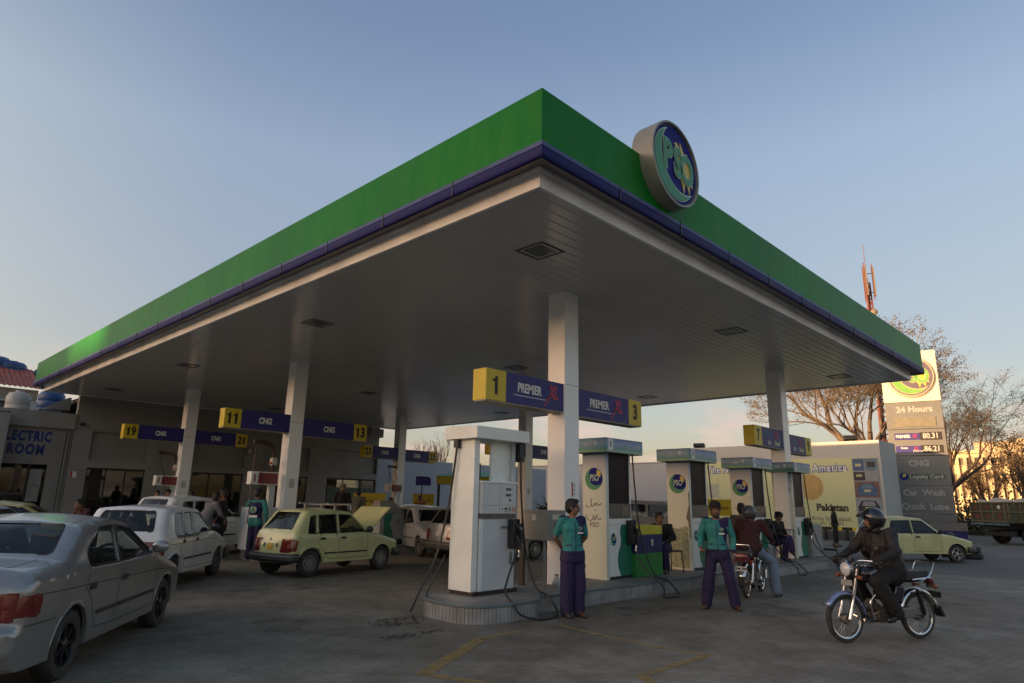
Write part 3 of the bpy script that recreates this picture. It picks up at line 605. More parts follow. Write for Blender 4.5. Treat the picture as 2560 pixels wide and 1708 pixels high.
    put_text(g, 'plus', (-.203, .28, 2.48), .09, 1, face=-PI/2, shear=.3, bold=.02); g.ball((-.202, .08, 2.5), (.004, .04, .045), 10, 1); g.box(-.07, -.04, -.17, -.1683, 2.43, 2.54, 2)
    g.build('header_print', [M_wht, mat('pale_blue_print', (.45, .5, .55), .5), M_blk], hd)
    hose = MATS['hose_rubber']; g = MB()
    g.tube(smooth([(W_+.02, -.02, 2.33), (W_+.05, -.05, 1.6), (W_+.1, -.12, .8), (W_+.16, -.35, .1), (W_+.22, -.62, -.02), (W_+.2, -.85, -.23), (.75, -.95, -.24), (.55, -.85, -.238), (.75, -.72, -.1), (.74, -.4, .15), (.73, -.22, .35), (.74, -.16, .55)], 7), .0155, 7); g.build('hose', hose, e)
    return e
station_pump((4.8, 2.53, .262), 'fuel pump with green and white door behind the attendant who looks right')
station_pump((7.8, 2.46, .262), 'fuel pump with worn mildewed side, behind the attendant in a dark cap', False, True)
station_pump((11.05, 2.52, .262), 'fuel pump left of the right front column, behind the red motorcycle')
station_pump((13.42, 2.4, .262), 'fuel pump at the far right end of the island beside a seated man')

# ---------------------------------------------------------------- things on the front island
e = empty('waste_box', (6.1, 2.65, .262), 0, 'yellow, blue and green painted box standing on the island', 'box')
g = MB(); g.box(-.46, .5, -.2, .2, .0, .44); g.build('lower_part', mat('box_green', (.02, .2, .03), .5, var=.15), e, bevel=.01)
g = MB(); g.box(-.462, .502, -.202, .202, .441, .79, 0); g.cyl((.12, -.203, .66), (.12, -.206, .66), .045, n=16, m=1); g.box(.08, .16, -.206, -.203, .58, .62, 1); g.build('middle_part', [mat('box_navy', (.012, .012, .09), .5), M_cream], e, bevel=.006)
g = MB(); g.box(-.465, .505, -.205, .205, .791, .965); g.box(-.3, -.05, -.15, .15, .966, .98); g.build('top_part', mat('box_yellow', (.5, .45, .02), .5), e, bevel=.01)
e = empty('meter_cabinet', (3.2, 2.68, .262), 0, 'grey steel cabinet on a thin post before the front column', 'cabinet')
g = MB(); g.box(-.26, .24, -.28, .24, .76, 1.25); cab = g.build('body', mat('cabinet_grey', (.24, .235, .2), .5, .2, var=.15), e, bevel=.006)
g = MB(); g.box(-.2, .2, -.284, -.281, .82, 1.2, 0); g.box(-.12, .16, -.288, -.2845, 1.1, 1.18, 1); g.box(-.05, .12, -.288, -.2845, .86, 1.05, 2); g.build('door', [M_greymetal, M_cream, mat('rust_brown', (.1, .05, .03), .7)], cab)
g = MB(); g.box(-.264, -.2605, -.05, .05, 1.08, 1.18); g.build('sticker', M_cream, cab)
g = MB(); g.cyl((-.22, -.2, 0), (-.22, -.2, .76), .018, n=8); g.build('post', M_greymetal, e); g = MB(); g.cyl((-.2, .2, 0), (-.2, .2, .76), .018, n=8); g.build('post', M_greymetal, e)
g = MB(); g.lathe([(0, 0), (.1, 0), (.1, .012), (.09, .02), (.03, .17), (.03, .19), (.045, .2), (.04, .2), (.025, .185), (0, .185)], 20)
o = g.build('funnel', mat('tin', (.3, .29, .26), .35, .8), None); o.location = (3.32, 2.5, .262); tag(o, 'upturned tin funnel on the island beside the front column', 'funnel')
g = MB(); g.box(-.025, .025, -.04, .04, 0, .6); g.box(-.04, .04, -.05, .05, 0, .015); o = g.build('steel_post', mat('rusty_post', (.05, .04, .03), .7), None); o.location = (3.05, 3.05, .262); tag(o, 'short dark steel post on the island behind the cabinet', 'post')
# grey box after the last pump
e = empty('grey_cabinet', (14.66, 2.75, 0), 0, 'waist high grey cabinet at the far right end of the island', 'cabinet')
g = MB(); g.box(-.3, .55, -.42, .3, .262, 1.16); g.build('body', mat('stone_grey', (.27, .27, .26), .5, var=.1), e, bevel=.01)
e = empty('guard_rail', (15.2, 1.95, 0), 0, 'short dark bent pipe guard at the far end of the pump island', 'rail')
g = MB(); g.tube([(0, 0, 0), (0, 0, .42), (.05, .02, .45), (.2, .6, .45), (.2, .65, .4), (.2, .65, 0)], .03, 8); g.build('pipe', M_dark, e)
# chairs and small table
def chair(loc, rz, label):
    e = empty('chair', loc, rz, label, 'chair'); m = mat('chair_brown', (.05, .03, .02), .5)
    g = MB(); g.box(-.2, .2, -.2, .2, .42, .45); g.build('seat', m, e, bevel=.01)
    for x in (-.18, .18):
        for y in (-.18, .18): g = MB(); g.cyl((x*1.1, y*1.1, 0), (x, y, .42), .014, n=8); g.build('leg', M_dark, e)
    g = MB(); g.box(-.2, -.175, -.2, .2, .55, .85); g.cyl((-.19, -.18, .45), (-.19, -.18, .8), .013, n=8); g.cyl((-.19, .18, .45), (-.19, .18, .8), .013, n=8); g.build('backrest', m, e)
    return e
chair((7.15, 2.62, .262), R(250), 'brown chair under the young man behind the painted box')
chair((12.35, 2.62, .262), R(-70), 'dark chair under the seated man in a flat cap')
e = empty('side_table', (12.95, 2.55, .262), 0, 'small thin legged table beside the seated man in a flat cap', 'table'); m = mat('table_green', (.1, .14, .09), .5)
g = MB(); g.box(-.26, .26, -.2, .2, .76, .785); g.build('table_top', mat('chair_brown', (.05, .03, .02), .5), e); g = MB(); g.box(-.24, .24, -.18, .18, .36, .375); g.build('shelf', m, e)
for x in (-.24, .24):
    for y in (-.18, .18): g = MB(); g.cyl((x, y, 0), (x, y, .76), .011, n=6); g.build('leg', M_dark, e)

# ---------------------------------------------------------------- gas dispensers
M_rp = mat('display_red', (.2, .006, .015), .25, var=.05); M_pipe = mat('pipe_brown', (.05, .02, .018), .4, .3)
def gas_dispenser(loc, label, mirror=1, arm=1.0, rzv=0):
    e = empty('gas_dispenser', loc, rzv, label, 'gas dispenser', 'gas dispensers')
    g = MB(); g.box(-.4, .4, -.25, .25, 0, 1.1); b = g.build('body', M_pg, e, bevel=.01)
    g = MB(); g.prism([(-.39, .06), (-.1, .06), (-.02, .3), (-.12, .55), (-.05, .9), (-.1, 1.08), (-.39, 1.08)], -.254, -.251, 'xz'); g.build('green_panel', M_pgreen, b)
    g = MB()
    g.box(.2, .36, -.06, .1, 1.101, 1.7); g.build('post', M_pg, e)
    g = MB(); g.box(-.4, .39, -.15, .12, 1.7, 2.05); d = g.build('display_head', M_wht, e, bevel=.01)
    g = MB(); g.box(-.2, .36, -.155, -.1515, 1.73, 2.02); d2 = g.build('display', M_rp, d)
    g = MB()
    for k in range(4): g.box(.12 if k < 3 else .14, .3, -.157, -.1555, 1.77+k*.06, 1.785+k*.06)
    g.box(-.33, -.27, -.153, -.1505, 1.78, 1.98); g.build('digits', mat('dim_print', (.3, .12, .1), .4), d)
    g = MB()
    for q in (0, .06): g.tube(smooth([(.32-q, .05, 1.5), (.32-q, .05, 2.45), (.28-q, .05, 2.75-q*.6), (.1, .04, 2.87-q), (-.3*arm, .02, 2.9-q)], 5), .022, 8)
    g.box(-.36, -.22, -.04, .06, 2.82, 2.92); a = g.build('hose_arm', M_pipe, e)
    g = MB(); g.box(.22, .36, -.03, .13, 2.25, 2.45); g.cyl((.2, -.03, 2.3), (.14, -.03, 2.3), .03, m=1); g.build('valve_box', [M_cream, M_red], a)
    g = MB(); g.tube(smooth([(-.27, 0, 2.85), (-.3, -.02, 2.4), (-.36, -.1, 1.9), (-.42, -.28, 1.2), (-.45, -.3, .7)], 5), .012, 6, m=0)
    g.tube(smooth([(-.31, 0, 2.85), (-.22, -.05, 2.3), (-.15, -.16, 2.1), (-.1, -.27, 1.5), (-.3, -.3, .9)], 5), .012, 6, m=0); g.build('hose', M_pipe, e)
    return e
d1 = gas_dispenser((2.98, 12.85, .262), 'gas dispenser with red display under board 11, left of the middle column')
gas_dispenser((3.22, 20.9, .262), 'gas dispenser with dark red display under board 19')
gas_dispenser((13.25, 20.85, .262), 'gas dispenser with blue post and red display under board 23')
e = empty('gas_dispenser', (7.25, 12.9, .262), R(0), 'waist high gas dispenser with slanted grey top behind the open bonnet', 'gas dispenser', 'gas dispensers')
g = MB(); g.box(-.45, .47, -.3, .3, .16, .95); b = g.build('body', mat('dispenser_grey', (.3, .3, .29), .45, var=.08), e, bevel=.008)
g = MB(); g.box(-.43, .45, -.28, .28, 0, .16); g.build('plinth', M_blk, e)
g = MB(); g.prism([(-.45, .3, 0)[:2], (-.45, -.3)], 0, 0) if False else g.add([(-.47, -.31, .955), (.49, -.31, .955), (.49, .31, .955), (-.47, .31, .955), (-.3, -.02, 1.33), (.2, -.02, 1.33), (.2, .28, 1.33), (-.3, .28, 1.33)], [(0, 3, 2, 1), (4, 5, 6, 7), (0, 1, 5, 4), (1, 2, 6, 5), (2, 3, 7, 6), (3, 0, 4, 7)])
tp = g.build('slanted_top', mat('dispenser_top', (.22, .22, .2), .5, var=.2), e)
g = MB(); g.box(-.15, .1, -.16, -.01, 1.1, 1.3); 
g = MB(); g.prism([(-.3, .16), (.02, .16), (.08, .24), (.02, .42), (-.08, .6), (-.02, .78), (.02, .94), (-.3, .94)], -.304, -.301, 'xz'); g.build('green_panel', M_pgreen, b)
g = MB(); g.cyl((.22, -.301, .7), (.22, -.304, .7), .09, n=20); g.build('faded_emblem', mat('faded_print', (.22, .2, .14), .5), b)
# ---------------------------------------------------------------- shop building behind the canopy
M_wall = mat('shop_wall', (.3, .285, .265), .7, var=.08, scale=.8, dirt=(.25, .235, .215), bump=.05); M_wall2 = mat('shop_wall_recess', (.27, .26, .24), .7, var=.08, scale=.8)
M_shopglass = glassmat('shop_glass', (.55, .6, .58)); M_int = mat('shop_interior', (.05, .045, .04), .8, var=.5, scale=2)
WY = 26.2
shop = empty('shop_building', (8, WY, 0), 0, 'long pale grey shop building with recessed panels under the far edge of the canopy', 'building')
def S(g, name, m, parent=shop, **k):
    o = g.build(name, m, parent, **k); o.matrix_parent_inverse = Matrix.Translation((-8, -WY, 0)) if parent is shop else o.matrix_parent_inverse; return o
bays = [(1.95, 4.15), (6.1, 8.45), (9.3, 11.8), (12.9, 15.95)]
def quadpoly(x0, x1, z0, z1): return [(x0, z0), (x1, z0), (x1, z1), (x0, z1)]
outer = [(1.3, 0), (16.0, 0), (16.0, 4.98), (16.0, 5.66), (1.3, 5.66)]
holes = [quadpoly(a, b, .12, 2.66) for a, b in bays] + [quadpoly(a, b, 2.95, 4.12) for a, b in bays]
g = MB()
def wallplate(g, outer, holes, y0, y1, m=0):
    vs, fs = cdt(outer, holes, step=50); g.add([(p[0], y0, p[1]) for p in vs], fs, m)
    for q in [outer]+list(holes):
        n = len(q); g.add([(p[0], y0, p[1]) for p in q]+[(p[0], y1, p[1]) for p in q], [(i, (i+1) % n, n+(i+1) % n, n+i) for i in range(n)], m)
wallplate(g, outer, holes, WY, WY+.25); S(g, 'wall', M_wall, angle=20)
for a, b in bays: g = MB(); g.box(a-.02, b+.02, WY+.16, WY+.2, 2.93, 4.14); S(g, 'recessed_panel', M_wall2)
g = MB(); g.box(1.35, 15.95, WY+4, WY+4.1, 0, 5.4); g.box(1.35, 15.95, WY+.3, WY+4, 5.3, 5.47); g.box(1.35, 15.95, WY+.3, WY+4, -.0, .1); g.box(1.35, 15.95, WY+.3, WY+3, 2.75, 2.8); S(g, 'interior', M_int)
for i, (a, b) in enumerate(bays):
    g = MB(); g.box(a, b, WY+.1, WY+.115, .12, 2.66); S(g, 'window', M_shopglass)
    g = MB(); 
    for q in range(3): g.box(a+(b-a)*q/3-.02 if q else a, a+(b-a)*q/3+.02 if q else a+.05, WY+.07, WY+.13, .12, 2.66)
    g.box(a, b, WY+.07, WY+.13, 2.58, 2.655); S(g, 'window_frame', M_dark)
# goods and counters inside the shop windows
rnd = random.Random(5); g = MB()
for i in range(46):
    a, b = bays[rnd.randrange(4)]; x = rnd.uniform(a, b-.4); z = rnd.choice((.1, .6, 1.1, 1.6)); g.box(x, x+rnd.uniform(.15, .5), WY+rnd.uniform(.8, 1.6), WY+1.8, z, z+rnd.uniform(.15, .45), rnd.randrange(4))
S(g, 'shop_goods', [mat('goods_brown', (.12, .07, .05), .6), mat('goods_blue', (.05, .08, .15), .6), mat('goods_pale', (.3, .3, .26), .6), mat('goods_red', (.15, .03, .03), .6)])
g = MB(); g.box(6.25, 8.4, WY+.06, WY+.068, .62, .9, 0); g.box(6.25, 8.4, WY+.06, WY+.068, .15, .62, 1); g.box(6.3, 7.3, WY+.135, WY+.15, 1.3, 1.9, 0); g.box(13, 15.9, WY+.06, WY+.068, 1.45, 2.2, 2); S(g, 'window_poster', [M_yel, M_blue, mat('poster_green', (.06, .1, .07), .4)])
g = MB(); g.box(1.25, 16.05, WY-.03, WY+.02, 4.2, 4.235); S(g, 'wall_band', M_wall2)
g = MB(); g.box(15.35, 16.2, WY-.1, WY+.8, 4.99, 5.46); S(g, 'roof_block', M_wall)
g = MB(); g.lathe([(.14, -.03), (.17, -.03), (.17, .03), (.14, .03)], 24, 0, Matrix.Translation((8.62, WY-.04, 3.74)) @ Matrix.Rotation(PI/2, 4, 'X'), closed=True); g.cyl((8.62, WY-.02, 3.74), (8.62, WY-.03, 3.74), .15, n=20, m=1); S(g, 'wall_clock', [mat('clock_red', (.12, .02, .02), .4), M_cream])
g = MB(); g.box(1.42, 1.62, WY-.012, WY-.002, 2.25, 2.48, 0); g.box(1.42, 1.48, WY-.014, WY-.0125, 2.25, 2.48, 1); S(g, 'notice', [M_wht, M_red])
g = MB(); g.cyl((1.5, WY, 4.35), (1.5, WY-.14, 4.38), .05, n=10); g.cyl((1.5, WY-.12, 4.42), (1.55, WY-.3, 4.36), .04, n=10); S(g, 'security_camera', M_dark)
# electric room wing
er = empty('electric_room', (-1.5, WY, 0), 0, 'lower grey wing marked ELECTRIC ROOM at the far left', 'building')
def E_(g, name, m, parent=er, **k):
    o = g.build(name, m, parent, **k); o.matrix_parent_inverse = Matrix.Translation((1.5, -WY, 0)) if parent is er else o.matrix_parent_inverse; return o
g = MB(); wallplate(g, [(-6, 0), (1.29, 0), (1.29, 4.73), (-6, 4.73)], [quadpoly(-.95, .62, .1, 2.7)], WY+.1, WY+.35); g.box(-6, 1.285, WY+.4, WY+8, 0, 4.3); E_(g, 'wall', M_wall, angle=20)
g = MB(); g.box(-6, 1.28, WY-.1, WY+.098, 4.13, 4.75); g.box(-6, -1.05, WY-1.2, WY+.098, 0, 4.5); g.box(-6.1, -1.02, WY-1.25, WY+.09, 4.51, 4.56); E_(g, 'parapet', M_wall)
g = MB(); g.box(-.95, .62, WY+.2, WY+.215, .1, 2.7); E_(g, 'window', M_shopglass); g = MB(); g.box(-.95, .62, WY+.37, WY+.39, .1, 2.7); g.box(.02, .1, WY+.16, WY+.24, .1, 2.7, 1); g.box(.1, .5, WY+.17, WY+.19, 1.3, 2.5, 2)
put_text(g, 'PSO', (.32, WY+.168, 1.9), .16, 3, depth=.002); E_(g, 'doorway', [M_int, M_dark, mat('poster_pale', (.3, .3, .28), .6), M_lcd])
g = MB()
for x in (1.02, 1.14): g.cyl((x, WY+.03, .1), (x, WY+.03, 4.1), .03, n=8)
E_(g, 'drain_pipe', M_wall2)
g = MB(); put_text(g, 'ELECTRIC', (-.25, WY+.095, 3.75), .52, sx=.64, bold=.05, depth=.01, space=1.2); put_text(g, 'ROOM', (-.18, WY+.095, 3.24), .52, sx=.68, bold=.05, depth=.01, space=1.25); E_(g, 'lettering', mat('letter_blue', (.01, .035, .2), .5))
# roof tanks of this wing
def tank(loc, r, h, m, label, cat='water tank', nm='water_tank'):
    g = MB(); g.lathe([(0, 0), (r, 0), (r, h*.25), (r*.96, h*.27), (r, h*.3), (r, h*.52), (r*.96, h*.55), (r, h*.58), (r, h*.8), (r*.8, h*.93), (r*.35, h*.97), (r*.35, h*1.02), (0, h*1.02)], 28)
    o = g.build(nm, m); o.location = loc; tag(o, label, cat)
M_tb = mat('tank_blue', (.02, .07, .2), .45); M_tw = mat('tank_white', (.4, .4, .37), .5, var=.1)
tank((-.5, WY+1.4, 4.3), .42, 1.3, M_tw, 'white round water tank on the electric room roof')
tank((.95, WY+3.2, 4.9), .5, 1.1, M_tb, 'blue water tank half hidden behind the sloping parapet by the canopy')
e = empty('stair_parapet', (.9, WY+1.2, 4.3), 0, 'pale sloping roof parapet wall left of the shop under the canopy edge', 'wall')
g = MB(); g.prism([(-.62, .35), (.35, .45), (.35, 1.23), (.22, 1.2), (-.5, .75)], -.1, .1, 'xz'); g.build('wall', M_wall, e)
g = MB(); g.box(-.3, .33, -.13, -.105, .45, .68); g.build('opening', M_black, e)
g = MB(); g.box(-.7, .1, -.35, -.14, .38, .6); o = g.build('tarpaulin', mat('tarp_blue', (.1, .14, .2), .7)); o.location = (.75, WY+.8, 4.28); tag(o, 'folded blue tarpaulin on the electric room roof', 'tarpaulin')

# ---------------------------------------------------------------- house with red tiled roof beyond
h = empty('tiled_house', (0, 46, 0), 0, 'old house with red corrugated tile roof and white framed windows at far left', 'building'); hb = lambda g, n, m: setattr(g.build(n, m, h), 'matrix_parent_inverse', Matrix.Translation((0, -46, 0)))
M_brick = mat('old_wall', (.3, .26, .18), .8, var=.2, scale=2, dirt=(.2, .17, .12)); M_gfr = mat('balcony_grey', (.32, .33, .33), .6)
g = MB(); g.box(-14, 3.25, 45.3, 54, 0, 7.9); hb(g, 'wall', M_brick)
g = MB(); n = 64
for i in range(n): x = -14.2+i*17.5/n; g.add([(x, 44.9, 7.95), (x+.137, 44.9, 8.02), (x+.273, 44.9, 7.95), (x, 48.6, 9.6), (x+.137, 48.6, 9.67), (x+.273, 48.6, 9.6)], [(0, 1, 4, 3), (1, 2, 5, 4)])
hb(g, 'roof', mat('roof_tile_red', (.3, .085, .06), .7, var=.25, scale=3))
g = MB(); g.box(-14, 3.2, 44.6, 45.28, 7.0, 7.1); g.box(-14, 3.2, 44.6, 44.7, 4.9, 5.75); 
for i in range(5): x = 3.1-i*3.05; g.box(x-.3, x+.1, 44.55, 45.28, 0, 7.1)
g.box(-14, 3.2, 44.58, 44.72, 5.75, 5.85); hb(g, 'balcony_frame', M_gfr)
g = MB()
for i in range(5): x = 3.0-i*3.05; g.box(x-2.7, x-.35, 45.2, 45.29, 5.85, 6.95)
hb(g, 'window', mat('window_dark', (.02, .018, .02), .15))
tank((1.15, 49.5, 9.05), 1.05, 1.35, M_tb, 'large blue water tank on the red tiled house, left one'); tank((2.2, 49, 8.9), .8, 1.2, M_tb, 'lower blue water tank touching the large one on the tiled house'); tank((4.0, 48.5, 8.5), .7, 1.3, mat('tank_teal', (.04, .12, .17), .5), 'blue green water tank just left of the canopy corner')
g = MB(); g.tube(smooth([(-10, 49, 10.4), (0, 49, 10.25), (1.5, 49, 10.3)]), .04, 6); g.tube(smooth([(2.8, 49, 9.9), (3.4, 48.8, 9.5), (4.0, 48.5, 9.9)]), .04, 6); tag(g.build('water_pipe', mat('pipe_grey', (.1, .1, .1), .6)), 'thin grey pipe running between the roof tanks', 'pipe')
e = empty('shop_sign', (5, 42, 0), 0, 'yellow green shop sign hanging in the gap left of the canopy', 'building')
g = MB(); g.box(-1.3, 3.6, 0, 5, 0, 6.6); g.build('wall', M_brick, e); g = MB(); g.box(-1.2, 3.5, -.1, 0, 5.9, 7.0); g.build('board', mat('sign_lime', (.16, .2, .03), .5, var=.5, scale=1.5), e); g = MB(); g.box(-1.1, 2, -.02, 0, 3.9, 4.8); g.build('window', mat('window_dark', (.02, .018, .02), .15), e)
e['label'] = 'brown building with a lime green sign in the gap left of the canopy'; e.name = 'side_building'
g = MB(); g.box(0, .5, 0, .5, 0, 12.5); o = g.build('chimney_stack', mat('roof_tile_red', (.3, .085, .06), .7)); o.location = (-.75, 45.6, 0); tag(o, 'thin reddish chimney at the extreme left edge above the tiled house', 'chimney')

# ---------------------------------------------------------------- walls on the right, with the advertising banner
M_bw = mat('boundary_wall', (.36, .38, .4), .7, var=.06, scale=.5, bump=.05, bscale=3)
e = empty('boundary_wall', (34, 26, 0), 0, 'plain pale blue grey wall running behind the pumps to the shop', 'wall')
g = MB(); g.box(0, .25, -7.9, 30, 0, 4.35); g.build('wall', M_bw, e); g = MB(); g.box(-.03, .28, -7.9, 30, 4.351, 4.42); g.build('coping', M_wall2, e)
e = empty('side_wall', (18, WY+1.5, 0), 0, 'bluish plastered wall between the shop and the bare tree', 'wall')
g = MB(); g.box(-1.95, 14, 0, .25, 0, 3.98); g.build('wall', M_bw, e)
e = empty('banner_wall', (34, 12, 0), 0, 'high white wall carrying the large yellow advertising banner', 'wall')
g = MB(); g.box(0, 3.0, -6.4, 6.05, 0, 5.25); g.build('wall', mat('banner_wall_white', (.43, .44, .41), .6, var=.05, scale=.4, bump=.04, bscale=2), e)
M_ban = mat('banner_yellow', (.55, .56, .29), .55, var=.04, scale=.6)
e = empty('banner', (33.97, 10.3, 0), 0, 'large yellow banner reading The No. and South America with car photographs', 'banner')
def bm(g, n, m, p=None): o = g.build(n, m, p or e); return o
g = MB(); g.box(-.01, .02, -4.55, 6.6, .42, 4.33); fld = bm(g, 'cloth', M_ban)
FX = -PI/2; M_bn = mat('banner_navy', (.02, .06, .25), .5)
g = MB()
for tx, yy, s in (('South America', -1.3, .6), ('The No. 1', 4.25, .6)):
    put_text(g, tx, (-.014, yy, 3.79), s, 0, face=FX, sx=.82, bold=.085, depth=.004, space=1.12); put_text(g, tx, (-.02, yy, 3.79), s, 1, face=FX, sx=.82, bold=.012, depth=.004, space=1.12)
bm(g, 'headline', [M_bn, M_wht], fld)
g = MB(); put_text(g, 'Pakistan', (-.014, -2.0, 1.62), .52, 0, face=FX, bold=.05, depth=.004); put_text(g, 'Blue Area Islamabad.', (-.014, -1.55, 1.03), .34, 0, face=FX, depth=.004); put_text(g, 'Phone: 051 2814252', (-.014, -1.55, .78), .24, 0, face=FX, depth=.004); put_text(g, 'Ex.', (-.014, -.4, 2.0), .3, 0, face=FX, depth=.004); bm(g, 'small_print', mat('banner_dark', (.05, .045, .03), .6), fld)
g = MB(); g.cyl((-.012, -.9, 2.75), (-.016, -.9, 2.75), .72, n=30); g.box(-.016, -.012, 4.7, 5.5, 2.1, 2.95, 1); bm(g, 'round_print', [mat('banner_orange', (.45, .3, .1), .6), mat('banner_pale', (.42, .42, .3), .6)], fld)
PH = [mat('photo_blue', (.04, .09, .2), .5), mat('photo_black', (.02, .022, .03), .5), mat('photo_grey', (.24, .26, .27), .5), mat('photo_brown', (.16, .08, .06), .5), mat('photo_plate', (.4, .42, .22), .5), mat('photo_sky', (.1, .17, .22), .5)]
g = MB(); g.box(-.016, -.011, -4.55, -3.25, .45, 4.3, 2)
def ph(y0, y1, z0, z1, m, k=0): g.box(-.018-k*.001, -.0165-k*.001, y0, y1, z0, z1, m)
ph(-3.85, -3.28, 3.62, 4.25, 0); ph(-4.5, -3.9, 3.62, 4.25, 5); ph(-3.85, -3.28, 3.1, 3.55, 1); ph(-4.5, -3.9, 3.1, 3.55, 2)
ph(-3.7, -3.4, 3.85, 4.0, 4, 1); ph(-4.4, -4.0, 3.8, 4.1, 1, 1); ph(-3.7, -3.4, 3.3, 3.42, 4, 1)
ph(-4.5, -3.28, 2.2, 3.04, 3); ph(-4.5, -3.28, 1.2, 2.14, 2); ph(-4.5, -3.28, .47, 1.12, 5)
def carphoto(cy, cz, s, m, m2):                                      # rear views of hatchbacks, as printed
    P = lambda pts, mm, k: g.prism([(cy+y*s, cz+z*s) for y, z in pts], -.0195-k*.001, -.0185-k*.001, 'yz', mm)
    P(fillet([(-.62, -.4, .1), (.62, -.4, .1), (.64, .02, .15), (.4, .42, .15), (-.4, .42, .15), (-.64, .02, .15)]), m, 0); P(fillet([(-.42, .08, .05), (.42, .08, .05), (.3, .36, .08), (-.3, .36, .08)]), m2, 1.2); P([(-.22, -.14), (.22, -.14), (.22, .02), (-.22, .02)], 4, 2.4); P([(-.6, -.3), (.6, -.3), (.6, -.25), (-.6, -.25)], m2, 1.2)
carphoto(-3.9, 2.6, .78, 0, 5); carphoto(-3.9, 1.68, .85, 1, 2); carphoto(-3.9, .82, .65, 5, 0)
bm(g, 'photographs', PH, fld)
for y, x, nm in ((8.5, 34.3, 'floodlight on the banner wall above the small trees'), (6.95, 34.3, '')):
    pass
for x, y, z, lb in ((34.5, 16.5, 5.25, 'dark floodlight on top of the white wall above the left pumps'), (34.3, 7.1, 5.25, 'dark floodlight on top of the white wall near the pylon sign')):
    e2 = empty('floodlight', (x, y, z), R(20), lb, 'floodlight', 'floodlights on the wall'); g = MB(); g.prism([(-.35, .12), (.25, .0), (.3, .25), (-.2, .34)], -.35, .35, 'xz'); g.build('housing', M_dark, e2, bevel=.02); g = MB(); g.cyl((0, 0, 0), (0, 0, .12), .04, n=8); g.build('bracket', M_dark, e2)
# yellow and black kerb rail under the banner
e = empty('barrier', (31.6, 8.5, 0), 0, 'low barrier of black and yellow posts under the banner', 'barrier'); 
g = MB()
for i in range(16): g.box(-.07, .07, -4.4+i*.5, -3.9+i*.5, .5, .66, i % 2)
g.build('top_rail', [M_yel, M_blk], e)
for i in range(15): g = MB(); g.box(-.06, .06, -4.2+i*.52-.07, -4.2+i*.52+.07, 0, .5); g.build('post', [M_blk], e)
g = MB(); g.box(.3, .5, -4.4, 3.6, 0, .45); 
o = g.build('kerb_wall', mat('kerb_grey', (.15, .15, .14), .7)); o.location = (31.8, 8.5, 0); tag(o, 'low grey kerb wall behind the striped barrier', 'kerb')

# ---------------------------------------------------------------- price pylon
pa, pb = Vector((39.87, 6.62, 0)), Vector((40.5, 3.70, 0)); pc = (pa+pb)/2; pw = (pb-pa).length/2
pang = math.atan2((pb-pa).y, (pb-pa).x)                              # local x runs along the face, -y looks at the forecourt
py = empty('price_pylon', (pc.x, pc.y, 0), pang, 'tall grey pylon sign with lit white top, round emblem and fuel prices', 'sign')
M_pyl = mat('pylon_grey', (.15, .165, .165), .35, .1, var=.06, scale=.8); 
zs = [(.9, 1.36), (1.375, 3.0), (3.015, 4.75), (4.765, 6.35), (6.365, 8.02)]
for a, b in zs: g = MB(); g.box(-pw, pw, 0, .5, a, b); g.build('panel', M_pyl, py, bevel=.02)
g = MB(); g.box(-pw-.25, pw+.45, -.2, .8, .45, .9); g.build('plinth', mat('pylon_plinth', (.2, .19, .17), .6), py); g = MB(); g.box(-pw-.2, pw+.4, -.15, .75, 0, .45); g.build('base', M_blue, py)
g = MB(); g.box(-pw-.01, pw+.01, -.01, .51, 8.035, 11.15); wb = g.build('white_box', mat('pylon_white', (.62, .6, .5), .4, var=.03), py, bevel=.01)
g = MB(); g.lathe([(0, 0), (1.3, 0), (1.3, .06), (1.22, .1), (1.22, .16), (0, .16)], 48, 3, Matrix.Translation((.08, -.01, 9.55)) @ Matrix.Rotation(PI/2, 4, 'X')); emblem(g, 1.2, Matrix.Translation((.08, -.18, 9.55)), .01); g.build('emblem', [mat('emblem_faded_blue', (.1, .09, .12), .45), mat('emblem_lime', (.14, .36, .06), .4), M_ey, mat('emblem_rim', (.5, .42, .3), .4)], wb)
g = MB(); g.box(-1.1, 1.1, -.04, -.002, 6.5, 7.02); g.box(-1.14, 1.14, -.05, -.002, 7.0, 7.06); g.build('lamp_strip', mat('strip_metal', (.3, .28, .2), .2, .6), py)
def ptext(t, x, z, s, m, k='CENTER', **kw): g = MB(); put_text(g, t, (x, -.006, z), s, 0, depth=.01, **kw); g.build('lettering', m, py)
M_pl = mat('pylon_letter', (.36, .36, .34), .4)
ptext('24 Hours', .05, 7.55, .5, M_pl, bold=.035); ptext('CNG', -.05, 4.3, .48, M_pl, bold=.035); ptext('Car  Wash', .02, 2.58, .48, M_pl, bold=.035); ptext('Quick  Lube', .0, 1.78, .48, M_pl, bold=.035)
g = MB(); g.box(-.95, 1.2, -.01, -.002, 3.38, 3.66, 1); put_text(g, 'Loyalty Card', (.25, -.013, 3.52), .3, 0, depth=.006, sx=1.1); g.cyl((-.9, -.002, 3.54), (-.9, -.02, 3.54), .22, n=24, m=2); g.prism([(-.98, 3.5), (-.8, 3.52), (-.78, 3.7), (-.95, 3.68)], -.024, -.0205, 'xz', 3); g.build('loyalty_mark', [M_wht, mat('loyalty_green', (.05, .09, .05), .4), M_eb, M_ey], py)
